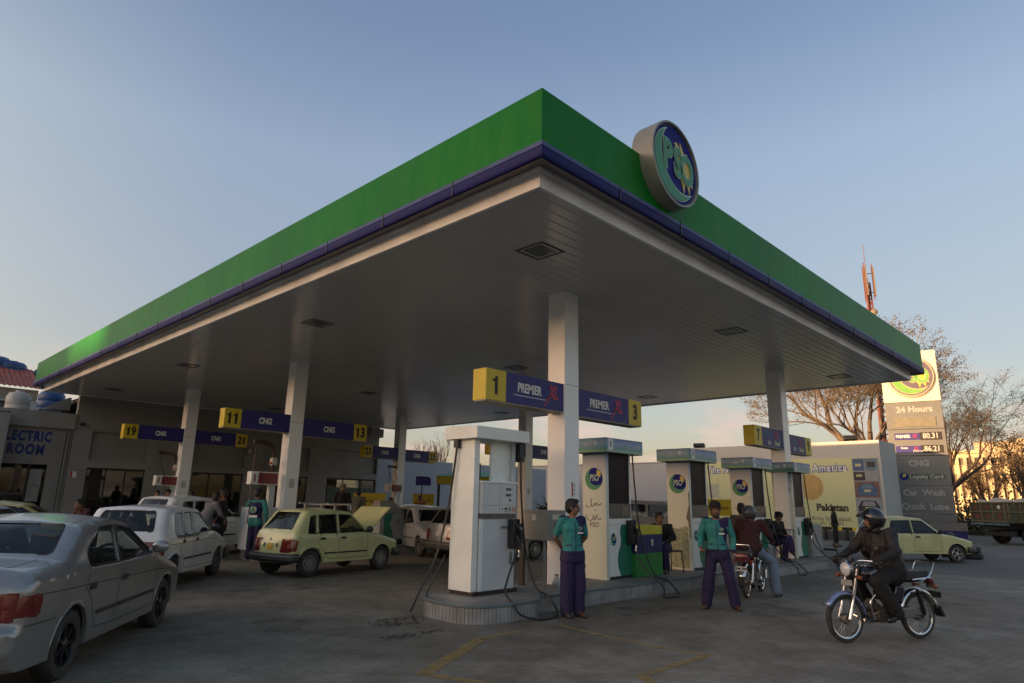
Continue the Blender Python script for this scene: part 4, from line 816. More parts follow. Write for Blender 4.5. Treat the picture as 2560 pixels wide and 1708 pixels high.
for z, tl, num in ((5.92, 'PREMIER', '80.31'), (5.15, 'Green', '86.21')):
    g = MB(); g.box(-1.15, .18, -.02, -.002, z-.2, z+.2, 1); g.box(.185, 1.3, -.03, -.002, z-.23, z+.23, 2)
    put_text(g, tl, (-.7, -.024, z+(.0 if tl == 'PREMIER' else .08)), .26 if tl == 'PREMIER' else .18, 0, depth=.006, sx=.8, bold=.02)
    put_text(g, 'XL', (-.1, -.024, z+.02), .34, 3, depth=.006, sx=.7, shear=.4)
    if tl != 'PREMIER': put_text(g, 'Diesel', (.0, -.028, z-.12), .22, 0, depth=.006, shear=.3)
    put_text(g, num, (.74, -.034, z), .44, 4, depth=.006, sx=.85, bold=.02); g.build('price_strip', [M_wht, M_blue, M_blk, M_red, mat('digit_pale', (.45, .46, .44), .4)], py)

# ---------------------------------------------------------------- antenna tower
tw = empty('antenna_tower', (67.0, 13.9, 0), R(20), 'red and white lattice antenna tower behind the large bare tree', 'tower'); H_ = 24.5; secs = 14
TR = mat('tower_red', (.15, .05, .032), .6); TW = mat('tower_white', (.16, .14, .12), .6)
g = MB()
for k in range(secs):
    z0, z1 = k*H_/secs, (k+1)*H_/secs; w0, w1 = .65-.42*k/secs, .65-.42*(k+1)/secs; mm = 0 if (k % 4) < 3 else 1
    c0 = [(w0*math.cos(a), w0*math.sin(a), z0) for a in (R(30), R(150), R(270))]; c1 = [(w1*math.cos(a), w1*math.sin(a), z1) for a in (R(30), R(150), R(270))]
    for i in range(3):
        j = (i+1) % 3; g.cyl(c0[i], c1[i], .09, n=6, m=mm); g.cyl(c0[i], c1[j], .045, n=5, m=mm); g.cyl(c0[j], c1[i], .045, n=5, m=mm); g.cyl(c1[i], c1[j], .045, n=5, m=mm)
g.cyl((0, 0, 0), (0, 0, 25), .2, .12, n=8, m=0); g.build('lattice_mast', [TR, TW], tw)
for x, y in ((.55, .25), (-.55, .2), (0, -.55)):
    g = MB(); g.cyl((x, y, 22.6), (x, y, 26.6), .05, n=6, m=1); g.box(x-.12, x+.12, y-.2, y-.06, 23, 26.2, 0); g.cyl((x, y, 23.4), (0, 0, 23.4), .04, n=5, m=1); g.cyl((x, y, 25.5), (0, 0, 25.5), .04, n=5, m=1); g.build('antenna_panel', [TW, TR], tw)
g = MB(); g.cyl((0, 0, 24.4), (0, 0, 26.5), .07, n=6); g.cyl((0, 0, 26.5), (0.02, .0, 28.9), .03, n=5); g.tube([(.5, 0, 21.5), (.7, 0, 22.5), (.3, .3, 21.6)], .05, 5); g.build('top_mast', TR, tw)
g = MB(); g.lathe([(0, 0), (.25, .05), (.35, .15), (.33, .17), (0, .06)], 16, 0, Matrix.Translation((-.6, -.3, 21.2)) @ Matrix.Rotation(R(90), 4, 'Y')); g.build('dish', TW, tw)

# ---------------------------------------------------------------- distant buildings and trees
M_far = mat('far_building', (.5, .42, .27), .8, var=.1, scale=.1); M_farw = mat('far_window', (.1, .075, .05), .4)
def slab(name, x, y, rz, w_, d_, h_, fl, nb, label, m=M_far, ribs=True):
    e = empty(name, (x, y, 0), rz, label, 'building', 'far buildings'); g = MB(); g.box(-w_/2, w_/2, 0, d_, 0, h_); g.build('wall', m, e)
    g = MB(); g2 = MB()
    for f in range(fl):
        for b in range(nb):
            x0 = -w_/2+(b+.2)*w_/nb; z0 = (f+.3)*h_/fl; g.box(x0, x0+w_/nb*.6, -.05, -.005, z0, z0+h_/fl*.45)
    o = g.build('window', M_farw, e); o['kind'] = 'stuff'
    if ribs:
        for b in range(nb+1): xx = -w_/2+b*w_/nb; g2.box(xx-.28, xx+.28, -.7, -.0, 0, h_-.8)
        o = g2.build('rib', m, e); o['kind'] = 'stuff'
    g = MB(); g.box(-w_/2-.2, w_/2+.2, -.5, d_, h_+.001, h_+.6); g.build('roof', m, e)
    return e
fa = PI/2+math.atan2(-20, 148)+PI+.0
slab('office_block', 143.5, 18.2, -PI/2+.1, 15, 12, 11.9, 4, 12, 'sunlit tan office block with vertical ribs beyond the truck')
e = empty('penthouse_block', (147, 14, 0), -PI/2+.1, 'taller sunlit tan block rising behind the ribbed office block', 'building', 'far buildings'); g = MB(); g.box(-5.5, 5.5, 0, 12, 0, 14.2); g.box(1, 30, .5, 12, 0, 14.7); g.build('wall', M_far, e); g = MB(); g.box(5, 28, .38, .49, 3, 4.5); g.build('window', M_farw, e)
slab('white_block', 76, 58, -PI*.75, 14, 8, 6.6, 2, 9, 'low white building with an orange lit window band beyond the boundary wall', mat('far_white', (.4, .38, .36), .8), False)
M_bark = mat('bark', (.12, .095, .07), .85, var=.3, scale=6, bump=.4, bscale=20); M_barkd = mat('dark_bark', (.08, .06, .045), .85, var=.3, scale=6)
M_leaf = mat('dry_leaf', (.1, .075, .035), .7, var=.4, scale=1); M_leafd = mat('olive_leaf', (.06, .055, .02), .7, var=.4, scale=1)
def branch_tree(name, label, seed, height, trunk_r, lean=(0, 0), forks=3, depth=6, spread=.55, leaf=0, leafm=None, bark=None, trunk_h=.28, up=.25, twig=.012, leafsize=.07, droop=0., min_len=.2):
    rnd = random.Random(seed); gt = MB(); gc = MB(); gl = MB(); e = empty(name, (0, 0, 0), 0, label, 'tree', 'bare trees')
    def grow(p, d, L_, r, lev):
        n = 4 if lev < 3 else 3; pts = [p]; dd = d.copy(); q = p.copy()
        for i in range(n):
            dd = (dd+Vector((rnd.gauss(0, .13), rnd.gauss(0, .13), rnd.gauss(0, .08)+(.04 if lev < 4 else -droop)))).normalized(); q = q+dd*L_/n; pts.append(q.copy())
        r1 = max(twig*.7, r*(.62 if lev else .8)); g = gt if lev == 0 else gc
        g.tube(pts, [r+(r1-r)*i/n for i in range(n+1)], 8 if lev < 2 else (5 if lev < 4 else 3), cap=False)
        if lev >= depth:
            if leaf and leafm:
                for _ in range(leaf):
                    c = pts[rnd.randrange(1, n+1)]+Vector((rnd.gauss(0, .12), rnd.gauss(0, .12), rnd.gauss(0, .1))); s = leafsize*rnd.uniform(.6, 1.4)
                    a = Vector((rnd.gauss(0, 1), rnd.gauss(0, 1), rnd.gauss(0, 1))).normalized()*s; b = a.orthogonal().normalized()*s*.6; gl.add([c-a, c+b, c+a, c-b], [(0, 1, 2, 3)])
            return
        k = forks if lev else forks+1
        for i in range(k):
            t = 1. if (i == 0 or lev == 0) else rnd.uniform(.45, .95); idx = min(n-1, int(t*n)); pp = pts[idx].lerp(pts[idx+1], t*n-idx) if t < 1 else pts[-1]
            az = rnd.uniform(0, 2*PI) if lev else 2*PI*(i+rnd.uniform(-.2, .2))/k; o = dd.orthogonal().normalized(); o.rotate(Matrix.Rotation(az, 3, dd))
            sp = spread*rnd.uniform(.6, 1.3) * (.45 if (i == 0 and lev) else 1); nd = (dd+o*sp*1.35+Vector((0, 0, up))).normalized()
            grow(pp, nd, max(min_len, L_*rnd.uniform(.62, .86)), r1*(.95 if i == 0 else .7), lev+1)
    d0 = Vector((lean[0], lean[1], 1)).normalized(); grow(Vector((0, 0, -.1)), d0, height*trunk_h, trunk_r, 0)
    gt.build('trunk', bark or M_bark, e, recalc=False); o = gc.build('crown', bark or M_bark, e, recalc=False)
    if gl.v: gl.build('foliage', leafm, o, recalc=False)
    return e
t = branch_tree('bare_tree', 'large bare tree with thick forked limbs behind the white wall and canopy corner', 11, 20, .5, forks=3, depth=7, spread=.5, leaf=6, leafm=M_leaf, trunk_h=.25, up=.16, leafsize=.06, twig=.014); place(t, (52.2, 12.4, 0), 1.3)
t = branch_tree('bare_tree', 'spreading bare tree with drooping twigs right of the pylon sign', 23, 15.5, .24, lean=(.1, -.3), forks=3, depth=7, spread=.55, leaf=1, leafm=M_leafd, bark=M_barkd, trunk_h=.24, up=.1, droop=.08, leafsize=.06); place(t, (51.5, 7.6, 0), 0)
t2 = branch_tree('small_tree', 'bushy bare tree in front of the ribbed office block, left one', 37, 7.5, .2, forks=3, depth=5, spread=.5, leaf=5, leafm=M_leaf, trunk_h=.25, up=.3, leafsize=.07, bark=M_barkd); place(t2, (62, 5.5, 0), 0)
for x, y, s, rz, lb in ((60, 3.2, 1.0, 1.1, 'bushy bare tree behind the green truck body'), (66, 1.2, 1.05, 2.4, 'bushy bare tree between the truck and the tan block'), (70, 6.6, .9, 4.1, 'small bare tree at the right edge of the pylon base'), (46, .1, 1.1, 5.0, 'rusty leaved tree at the right edge of the picture'), (58, 8.6, .9, 3.3, 'small twiggy tree between the pylon and the white wall')):
    c = copy_tree(t2); c.scale = (s, s, s); place(c, (x, y, 0), rz, lb)
t3 = branch_tree('twiggy_tree', 'leafless fan of thin upright twigs behind the wall between the pumps', 51, 7.0, .22, forks=4, depth=5, spread=.62, trunk_h=.18, up=.45, twig=.02, bark=mat('pale_bark', (.16, .1, .08), .85)); place(t3, (41, 20.6, 0), 0)
t4 = branch_tree('slender_tree', 'slender leafless tree between board 25 and the plain white pump', 61, 10.5, .17, forks=3, depth=5, spread=.42, trunk_h=.2, up=.5, twig=.015, bark=mat('pale_bark', (.16, .1, .08), .85)); place(t4, (29, 36, 0), 0)
for x, y, s, rz, lb in ((33, 33.5, .8, 1.4, 'small leafless tree just left of the plain white pump'), (27, 39, .75, 2.7, 'thin leafless tree at the right end of the shop building')):
    c = copy_tree(t4); c.scale = (s, s, s); place(c, (x, y, 0), rz, lb)
c = copy_tree(t3); place(c, (40, 24.6, 0), 2.0, 'leafless twigs showing above the wall behind the front column'); c.scale = (.85,)*3
# shrub by the wall behind the front column
g = MB(); rnd = random.Random(8); 
for i in range(60): a = rnd.uniform(0, 2*PI); l_ = rnd.uniform(.5, 1.1); t_ = rnd.uniform(.3, 1.3); d = Vector((math.cos(a)*math.cos(t_), math.sin(a)*math.cos(t_), math.sin(t_))); p = Vector((0, 0, 1.1)); s = d.cross(Vector((0, 0, 1))).normalized()*.03; g.add([p-s, p+s, p+d*l_*.6+s, p+d*l_+Vector((0, 0, -.12)), p+d*l_*.6-s], [(0, 1, 2, 3, 4)])
e = empty('palm_shrub', (16.2, 13.6, 0), 0, 'spiky green palm shrub in a pot behind the meter cabinet', 'plant'); g.build('fronds', mat('palm_green', (.05, .08, .02), .6, var=.3), e, recalc=False); g = MB(); g.lathe([(0, 0), (.22, 0), (.28, .5), (.24, .5), (0, .45)], 16); g.cyl((0, 0, .4), (0, 0, 1.15), .05); g.build('pot', mat('clay', (.15, .07, .04), .8), e)
# low dark hedge mass behind the truck
def leafmass(name, label, x, y, sx_, sy_, sz, n, m, seed):
    rnd = random.Random(seed); g = MB()
    for i in range(n):
        p = Vector((rnd.uniform(-sx_, sx_), rnd.uniform(-sy_, sy_), abs(rnd.gauss(0, .5))*sz)); a = Vector((rnd.gauss(0, 1), rnd.gauss(0, 1), rnd.gauss(0, 1))).normalized()*.13; b = a.orthogonal().normalized()*.1; g.add([p-a, p+b, p+a, p-b], [(0, 1, 2, 3)])
    o = g.build(name, m, recalc=False); o.location = (x, y, 0); tag(o, label, 'hedge', None, 'stuff')
leafmass('hedge', 'dark green hedge between the pylon base and the truck', 50, 2.2, 1.5, 4.5, 2.2, 3500, mat('hedge_green', (.03, .04, .015), .8, var=.4), 4)

# ---------------------------------------------------------------- kiosk with yellow and green awning, lubricants boards, tyre stacks
e = empty('kiosk', (17.1, 20.6, 0), R(-42), 'small kiosk with yellow valance and green roof right of the red jacket man', 'kiosk')
g = MB(); g.box(-1.1, 2.2, -.9, .9, 2.42, 2.8); g.build('valance', M_yel, e); g = MB(); g.add([(-1.15, -.95, 2.801), (2.25, -.95, 2.801), (2.25, .95, 2.801), (-1.15, .95, 2.801), (-.2, 0, 3.05), (1.4, 0, 3.05)], [(0, 1, 5, 4), (1, 2, 5), (2, 3, 4, 5), (3, 0, 4), (0, 3, 2, 1)]); g.build('roof', mat('awning_green', (.03, .3, .08), .5), e)
for x in (-1.0, 2.1):
    for y in (-.8, .8): g = MB(); g.cyl((x, y, 0), (x, y, 2.42), .04, n=8); g.build('post', M_blk, e)
g = MB(); g.box(-.6, 1.8, -.2, .6, 0, 1.0); g.build('counter', M_greymetal, e)
def lubboard(x, y, z, rz, label, w_=1.1):
    e = empty('advert_board', (x, y, z), rz, label, 'sign', 'yellow lubricants boards'); g = MB(); g.box(-w_/2, w_/2, 0, .06, -.33, .33); b = g.build('board', M_yel, e); g = MB(); put_text(g, 'Lubricants', (0, -.003, 0), .24, 0, sx=.8, bold=.01); g.build('lettering', mat('brown_print', (.08, .04, .02), .5), b)
    g = MB(); g.cyl((-w_/2+.1, .03, -z), (-w_/2+.1, .03, -.33), .03, n=8); g.cyl((w_/2-.1, .03, -z), (w_/2-.1, .03, -.33), .03, n=8); g.build('legs', M_dark, e)
lubboard(20.6, 8.3, 1.55, -R(60), 'yellow Lubricants board right of the attendant in a dark cap')
lubboard(11.4, 20.0, 1.55, -R(25), 'yellow Lubricants board behind the bearded man and open bonnet', 1.4)
lubboard(16.4, 22.5, 1.6, -R(30), 'yellow Lubricants board beside the man in the red jacket')
e = empty('wall_lamp', (14.5, 20.3, 2.3), R(-30), 'dark blue hooded board right of the far column', 'lamp'); g = MB(); g.prism(fillet([(-.3, 0), (.42, 0, .02), (.42, .42, .3), (-.3, .42)]), -.03, .03, 'xz'); g.build('hood', M_blue, e); g = MB(); g.cyl((0, 0, -2.3), (0, 0, 0), .03); g.build('pole', M_dark, e)

def tyre_mb(g, R_, W_, n=28, M=None, m=0):
    h = W_/2; return g.lathe([(R_*.62, -h*.8), (R_*.8, -h), (R_*.93, -h*.92), (R_, -h*.6), (R_, h*.6), (R_*.93, h*.92), (R_*.8, h), (R_*.62, h*.8), (R_*.6, 0)], n, m, M, closed=True)
for x, y, z, M, lb in ((22.62, .06, .11, Matrix.Identity(4), 'worn tyre lying at the bottom of the stack by the yellow car bonnet'), (22.6, .1, .32, Matrix.Identity(4), 'worn tyre lying on another by the yellow car bonnet'), (22.9, .75, .42, Matrix.Rotation(PI/2, 4, 'X') @ Matrix.Rotation(R(20), 4, 'X'), 'large tyre standing upright behind the yellow car bonnet'), ):
    g = MB(); tyre_mb(g, .38 if z < .4 else .46, .2, M=M); o = g.build('tyre', M_black); o.location = (x, y, z); tag(o, lb, 'tyre', 'loose tyres')
g = MB(); g.lathe([(0, -.03), (.2, -.03), (.28, .02), (.28, .05), (0, .0)], 20, 0, Matrix.Rotation(PI/2, 4, 'X') @ Matrix.Rotation(R(20), 4, 'X')); o = g.build('wheel_rim', M_greymetal); o.location = (22.9, .7, .42); tag(o, 'rusty rim inside the upright tyre by the yellow car', 'wheel')

# ---------------------------------------------------------------- dump truck
tk = empty('dump_truck', (37.75, -.2, 0), R(-42), 'parked truck with a painted green tipper body seen from behind', 'truck'); tk.scale = (.95, .95, .93)   # local -x is its rear
TG = mat('truck_green', (.035, .045, .022), .6, var=.4, scale=2, dirt=(.08, .065, .035)); TD = mat('truck_dark', (.02, .02, .018), .7); TY = mat('truck_ochre', (.15, .12, .06), .6, var=.3, scale=3)
g = MB(); g.box(-2.6, 3, -1.2, 1.2, 1.15, 1.22); g.box(-2.6, 3, 1.14, 1.2, 1.221, 2.2); g.box(-2.6, 3, -1.2, -1.14, 1.221, 2.2); g.box(-2.6, -2.54, -1.139, 1.139, 1.221, 2.2); g.box(2.9, 3, -1.139, 1.139, 1.221, 2.3); bd = g.build('tipper_body', TG, tk)
g = MB()
for y in (-1.17, -.4, .4, 1.17): g.box(-2.66, -2.601, y-.04, y+.04, 1.15, 2.22)
for z in (1.2, 1.7, 2.18): g.box(-2.67, -2.602, -1.2, 1.2, z-.03, z+.03)
for i in range(9):
    x = -2.5+i*.66; g.box(x-.03, x+.03, -1.26, -1.201, 1.15, 2.22)
for z in (1.7, 2.2): g.box(-2.6, 3, -1.27, -1.201, z-.035, z+.035)
g.build('ribs', TY, bd)
g = MB()
for y in (-.78, 0, .78):
    for z in (1.45, 1.94): g.lathe([(0, 0), (.1, 0), (.11, .01), (0, .012)], 12, 0 if (y > -.5 or z < 1.6) else 1, Matrix.Translation((-2.603, y, z)) @ Matrix.Rotation(-PI/2, 4, 'Y'))
g.build('painted_flowers', [mat('flower_red', (.2, .035, .03), .6), M_cream], bd)
g = MB(); g.box(-2.7, -2.5, -1.2, 1.2, 1.0, 1.12); g.build('tail_beam', mat('truck_blue_band', (.08, .12, .14), .6, var=.5, scale=4), tk)
g = MB(); g.box(-2.5, 5, -.45, .45, .75, 1.05); g.box(-2.3, -1.9, -.9, .9, .45, .7); g.box(-.9, -.2, -.6, .6, .4, .9); g.build('chassis', TD, tk)
for x in (-1.2, 4.2):
    for y in (-.98, .98):
        g = MB(); tyre_mb(g, .5, .32, M=Matrix.Translation((x, y, .5)) @ Matrix.Rotation(PI/2, 4, 'X')); wv = g.build('wheel', M_black, tk); g = MB(); g.lathe([(0, -.05), (.15, -.05), (.3, .06), (.31, -.1), (0, -.1)], 20, 0, Matrix.Translation((x, y, .5)) @ Matrix.Rotation(PI/2, 4, 'X')); g.build('rim', mat('rim_dusty', (.2, .18, .15), .6), wv)
g = MB(); g.box(3.4, 5.3, -1.15, 1.15, .9, 2.6); g.build('cab', TG, tk, bevel=.1); g = MB(); g.box(3.6, 4.9, -1.16, -1.151, 1.8, 2.4); g.box(3.6, 4.9, 1.151, 1.16, 1.8, 2.4); g.build('window', M_scr, tk)
g = MB(); rnd = random.Random(2)
for i in range(26): g.ball((rnd.uniform(-2.2, 2.6), rnd.uniform(-.9, .9), 2.1), (rnd.uniform(.25, .5), rnd.uniform(.25, .45), rnd.uniform(.12, .32)), 8)
o = g.build('load', mat('load_pale', (.4, .36, .28), .8, var=.2), None); o.location = (37.75, -.2, -.1); o.rotation_euler = (0, 0, R(-42)); tag(o, 'pale heap of sacks lying in the green tipper body', 'sacks', None, 'stuff')

# ---------------------------------------------------------------- terrace added out of view to keep low sun off the forecourt
t_ = empty('sun_blocker', (-150, 20, 0), 0, 'unseen tan block added to shade the forecourt, notched for a sun patch', 'building')
M_ter = mat('blocker_tan', (.36, .3, .19), .8, var=.1)
g = MB(); g.box(-2, 0, -170, 51.2, 0, 24); g.box(-2, 0, 51.21, 57, 0, 20.15); g.box(-2, 0, 57.01, 260, 0, 23.5); g.build('wall', M_ter, t_)  # lower middle run is a notch shaped to let sun onto the fascia
g = MB()
for b in range(60):
    for f in range(5): g.box(.005, .06, -168+b*7, -165+b*7, 1.5+f*4.4, 4+f*4.4)
o = g.build('window', M_farw, t_); o['kind'] = 'stuff'
# ---------------------------------------------------------------- cars
M_glassc = glassmat('car_glass', (.42, .46, .45)); M_glassd = glassmat('car_glass_dark', (.16, .17, .18))
M_seat = mat('seat_cloth', (.05, .05, .055), .85); M_rubber = mat('tyre_rubber', (.022, .021, .02), .75, var=.3, scale=8, dirt=(.05, .045, .038))
M_tail = mat('tail_red', (.13, .006, .006), .15, coat=.6); M_amber = mat('lamp_amber', (.22, .06, .015), .3); M_lampc = mat('lamp_clear', (.55, .56, .55), .12, coat=.5)
M_bump = mat('bumper_grey', (.035, .035, .035), .5, var=.2, scale=3); M_seam = mat('seam_black', (.008, .008, .008), .6)
def alloy(g, r, n, style, M, m=0):
    """rim seen from +z of M"""
    g.lathe([(r*1.0, -.08), (r, .02), (r*.93, .03), (r*.88, .0), (r*.86, -.06)], 28, m, M)
    if style == 'spokes':
        for i in range(n):
            a = 2*PI*i/n; c, s = math.cos(a), math.sin(a); w0, w1 = r*.075, r*.06
            g.add([(c*r*.2-s*w0, s*r*.2+c*w0, .015), (c*r*.2+s*w0, s*r*.2-c*w0, .015), (c*r*.92+s*w1, s*r*.92-c*w1, .02), (c*r*.92-s*w1, s*r*.92+c*w1, .02),
                   (c*r*.2-s*w0, s*r*.2+c*w0, -.03), (c*r*.2+s*w0, s*r*.2-c*w0, -.03), (c*r*.92+s*w1, s*r*.92-c*w1, -.03), (c*r*.92-s*w1, s*r*.92+c*w1, -.03)], [(0, 1, 2, 3), (0, 4, 5, 1), (1, 5, 6, 2), (3, 2, 6, 7), (0, 3, 7, 4)], m, M)
        g.lathe([(0, .03), (r*.14, .03), (r*.26, .015), (r*.26, -.03)], 20, m, M)
    else:
        g.lathe([(0, .04), (r*.2, .035), (r*.3, -.0), (r*.62, .015), (r*.86, -.04)], 24, m, M)
        for i in range(n): a = 2*PI*i/n; g.cyl((math.cos(a)*r*.7, math.sin(a)*r*.7, -.01), (math.cos(a)*r*.7, math.sin(a)*r*.7, .006), r*.07, n=8, m=1, M=M)
def car(name, label, sp, group=None):
    e = empty(name, (0, 0, 0), 0, label, 'car', group)
    paint = sp['paint']; w0 = sp['w']/2; belt = sp['belt']; tb = sp['tumble']; sill = sp['sill']; rr = sp.get('round', .07); re_ = sp.get('endround', .14)
    top = resample(fillet(sp['top'], 6, closed=False), .06, closed=False)
    xs = [p[0] for p in top]; xf, xr = max(xs), min(xs); rc = sp['wheel_r']; ra = sp.get('arch', rc+.045)
    S_ = [0]
    for i in range(1, len(top)): S_.append(S_[-1]+math.hypot(top[i][0]-top[i-1][0], top[i][1]-top[i-1][1]))
    def dsil(x, z):
        best = 9; bi = 0
        for i in range(len(top)-1):
            ax, az = top[i]; bx, bz = top[i+1]; dx, dz = bx-ax, bz-az; l2 = dx*dx+dz*dz or 1e-9; t = max(0, min(1, ((x-ax)*dx+(z-az)*dz)/l2))
            d = math.hypot(x-ax-dx*t, z-az-dz*t)
            if d < best: best = d; bi = i; bn = abs(dz)/math.sqrt(l2)
        return best, bn
    def W(x, z):
        y = w0
        if z > belt: y -= tb*(z-belt)+sp.get('shoulder', .015)*min(1, (z-belt)/.05)
        else: y -= .05*((belt-z)/belt)**2 + sp.get('crease', 0)*max(0, 1-abs(z-sp.get('crease_z', .6))/.05)*-1
        for xe in (xf, xr):
            t = max(0, 1-abs(x-xe)/.75); y -= sp.get('plan', .07)*t*t
        d, bn = dsil(x, z); r = rr+(re_-rr)*bn
        if d < r: y -= r*(1-math.sqrt(max(0, 1-((r-d)/r)**2)))
        return y
    def bot(xa, xb):
        """lower edge from front to rear with wheel arches"""
        o = []
        for xw in sorted(sp['wheels'], reverse=True):
            h = math.sqrt(max(0, ra*ra-(sill-rc)**2)); a0 = math.atan2(sill-rc, h); n = 14
            o += [(xw+ra*math.cos(a0+(PI-2*a0)*i/n), rc+ra*math.sin(a0+(PI-2*a0)*i/n)) for i in range(n+1)]
        return o
    arch = bot(0, 0); side = top+[p for p in resample([top[-1]]+arch[::-1]+[top[0]], .09, closed=False)[1:-1]]
    wins = [fillet(w_, 4) for w_ in sp['windows']]
    extra = []
    for i in range(len(top)-1):
        ax, az = top[i]; bx, bz = top[i+1]; L_ = math.hypot(bx-ax, bz-az) or 1; nx, nz = (bz-az)/L_, -(bx-ax)/L_     # outward for front-to-rear travel over the top
        for k in (.006, .02, .045, .08, .12, .16, .2): extra.append(((ax+bx)/2-nx*k, (az+bz)/2-nz*k))
    vs, fs = cdt(side, wins, sp.get('step', .09), [q for q in extra if inpoly(q, side)])
    g = MB()
    for sgn in (1, -1):
        vv = [(p[0], sgn*W(*p), p[1]) for p in vs]; g.add(vv, fs if sgn < 0 else [f[::-1] for f in fs])
        # inner flanges of arches and window openings
        for poly in wins+[arch]:
            n = len(poly); cl = poly is not arch; vv = [(p[0], sgn*W(*p), p[1]) for p in poly]+[(p[0], sgn*(W(*p)-.035), p[1]) for p in poly]
            g.add(vv, [(i, (i+1) % n, n+(i+1) % n, n+i) for i in range(n if cl else n-1)])
    # strip over bonnet, roof and tail
    def atS(s):
        s = max(0, min(S_[-1], s)); i = 0
        while i < len(S_)-2 and S_[i+1] < s: i += 1
        t = (s-S_[i])/max(1e-6, S_[i+1]-S_[i]); a, b = top[i], top[i+1]; x, z = a[0]+(b[0]-a[0])*t, a[1]+(b[1]-a[1])*t
        j0, j1 = max(0, i-1), min(len(top)-1, i+2); dx, dz = top[j1][0]-top[j0][0], top[j1][1]-top[j0][1]; l_ = math.hypot(dx, dz) or 1
        return x, z, (dz/l_, -dx/l_)
    cw = sp.get('crown', .035)
    def T(s, y, off=0):
        x, z, n = atS(s); ww = W(x, z); te = max(0, 1-min(abs(x-xf), abs(x-xr))/.55); c = cw*(1+2.0*te*te)*(1-(y*y))+off; return (x+n[0]*c, y*ww, z+n[1]*c)
    def s_at(x, z):
        return min(range(len(top)), key=lambda i: (top[i][0]-x)**2+(top[i][1]-z)**2)
    def sv(x, z): return S_[s_at(x, z)]
    K = w0
    strip = resample([(0, -K), (S_[-1], -K), (S_[-1], K), (0, K)], .08)
    # keep the long edges on the very same points as the side's outline
    strip = [(s, -K) for s in S_]+[(S_[-1], y) for y in [K*(-1+i/8) for i in range(1, 16)]]+[(s, K) for s in S_[::-1]]+[(0, y) for y in [K*(1-i/8) for i in range(1, 16)]]
    screens = []
    for (p0, p1, y0, y1, r_) in sp['screens']:
        a, b = sorted((sv(*p0), sv(*p1))); screens.append(fillet([(a, -y0*K, r_), (b, -y1*K, r_), (b, y1*K, r_), (a, y0*K, r_)] if sv(*p0) < sv(*p1) else [(a, -y1*K, r_), (b, -y0*K, r_), (b, y0*K, r_), (a, y1*K, r_)], 4))
    opn = sp.get('bonnet_open'); holes = list(screens)
    if opn: a, b = sorted((sv(*opn[0]), sv(*opn[1]))); bon = [(a, -.86*K), (b, -.86*K), (b, .86*K), (a, .86*K)]; holes.append(bon)
    vs, fs = cdt(strip, holes, sp.get('step', .09)); g.add([T(p[0], p[1]/K) for p in vs], fs)
    body = g.build('body', paint, e, angle=32)
    body.data.validate()
    wd = body.modifiers.new('weld', 'WELD'); wd.merge_threshold = .004
    if opn:
        vs, fs = cdt(bon, [], .12); q = [T(p[0], p[1]/K) for p in vs]; hx = T(b if top[s_at(*opn[1])][0] < top[s_at(*opn[0])][0] else a, 0); g2 = MB()
        Mh = Matrix.Translation((hx[0], 0, hx[2])) @ Matrix.Rotation(R(sp.get('bonnet_angle', -48)), 4, 'Y') @ Matrix.Translation((-hx[0], 0, -hx[2])); g2.add(q, fs, 0, Mh); g2.add([(p[0], p[1], p[2]-.02) for p in q], [f[::-1] for f in fs], 0, Mh); g2.build('bonnet', paint, e)
        g2 = MB(); g2.box(xf-.75, xf-.08, -.5, .5, .45, .72); g2.box(xf-.6, xf-.3, -.3, .2, .72, .8); g2.build('engine', M_dark, e)
    # glass
    for w_, tint in zip(wins, sp.get('tints', [0]*9)):
        if tint is None: continue
        g2 = MB(); vs, fs = cdt(w_, [], .15)
        for sgn in (1, -1): g2 = MB(); g2.add([(p[0], sgn*(W(*p)-.014), p[1]) for p in vs], fs if sgn < 0 else [f[::-1] for f in fs]); g2.build('window', M_glassd if tint else M_glassc, e, recalc=False)
    for i, w_ in enumerate(screens):
        g2 = MB(); vs, fs = cdt(w_, [], .15); g2.add([T(p[0], p[1]/K, -.008) for p in vs], fs); g2.build('windscreen' if i == 0 else 'rear_window', M_glassc if not sp.get('dark_rear') or i == 0 else M_glassd, e, recalc=False)
        cx = sum(p[0] for p in w_)/len(w_); cy = 0; ring = [(cx+(p[0]-cx)*(1+.03/max(.1, abs(p[0]-cx))*0+.06), p[1]*1.035) for p in w_]
        g2 = MB(); vs, fs = cdt(ring, [w_], 1); g2.add([T(p[0], p[1]/K, .003) for p in vs], fs); g2.build('screen_seal', M_seam, e, recalc=False)
    def patch(g2, poly, off=.003, m=0, sides=(1, -1), step=.12):
        vs, fs = cdt(poly, [], step)
        for sgn in sides: g2.add([(p[0], sgn*(W(*p)+off), p[1]) for p in vs], fs if sgn < 0 else [f[::-1] for f in fs], m)
    def bandpoly(pts, t): 
        P = [Vector(p) for p in resample(pts, .08, closed=False)]; L1 = []; L2 = []
        for i in range(len(P)):
            d = (P[min(i+1, len(P)-1)]-P[max(0, i-1)]).normalized(); n = Vector((-d.y, d.x)); L1.append(tuple(P[i]+n*t/2)); L2.append(tuple(P[i]-n*t/2))
        return L1+L2[::-1]
    g2 = MB()
    for s in sp.get('seams', []): patch(g2, bandpoly(s, .008), .0015)
    for s in sp.get('strip_seams', []):
        pl = bandpoly([(sv(*s[0]) if not isinstance(s[0], float) else s[0], s[2]*K), (sv(*s[1]) if not isinstance(s[1], float) else s[1], s[3]*K)], .009); vs, fs = cdt(pl, [], 1); g2.add([T(p[0], p[1]/K, .0015) for p in vs], fs)
    if g2.v: g2.build('door_seams', M_seam, e, recalc=False)
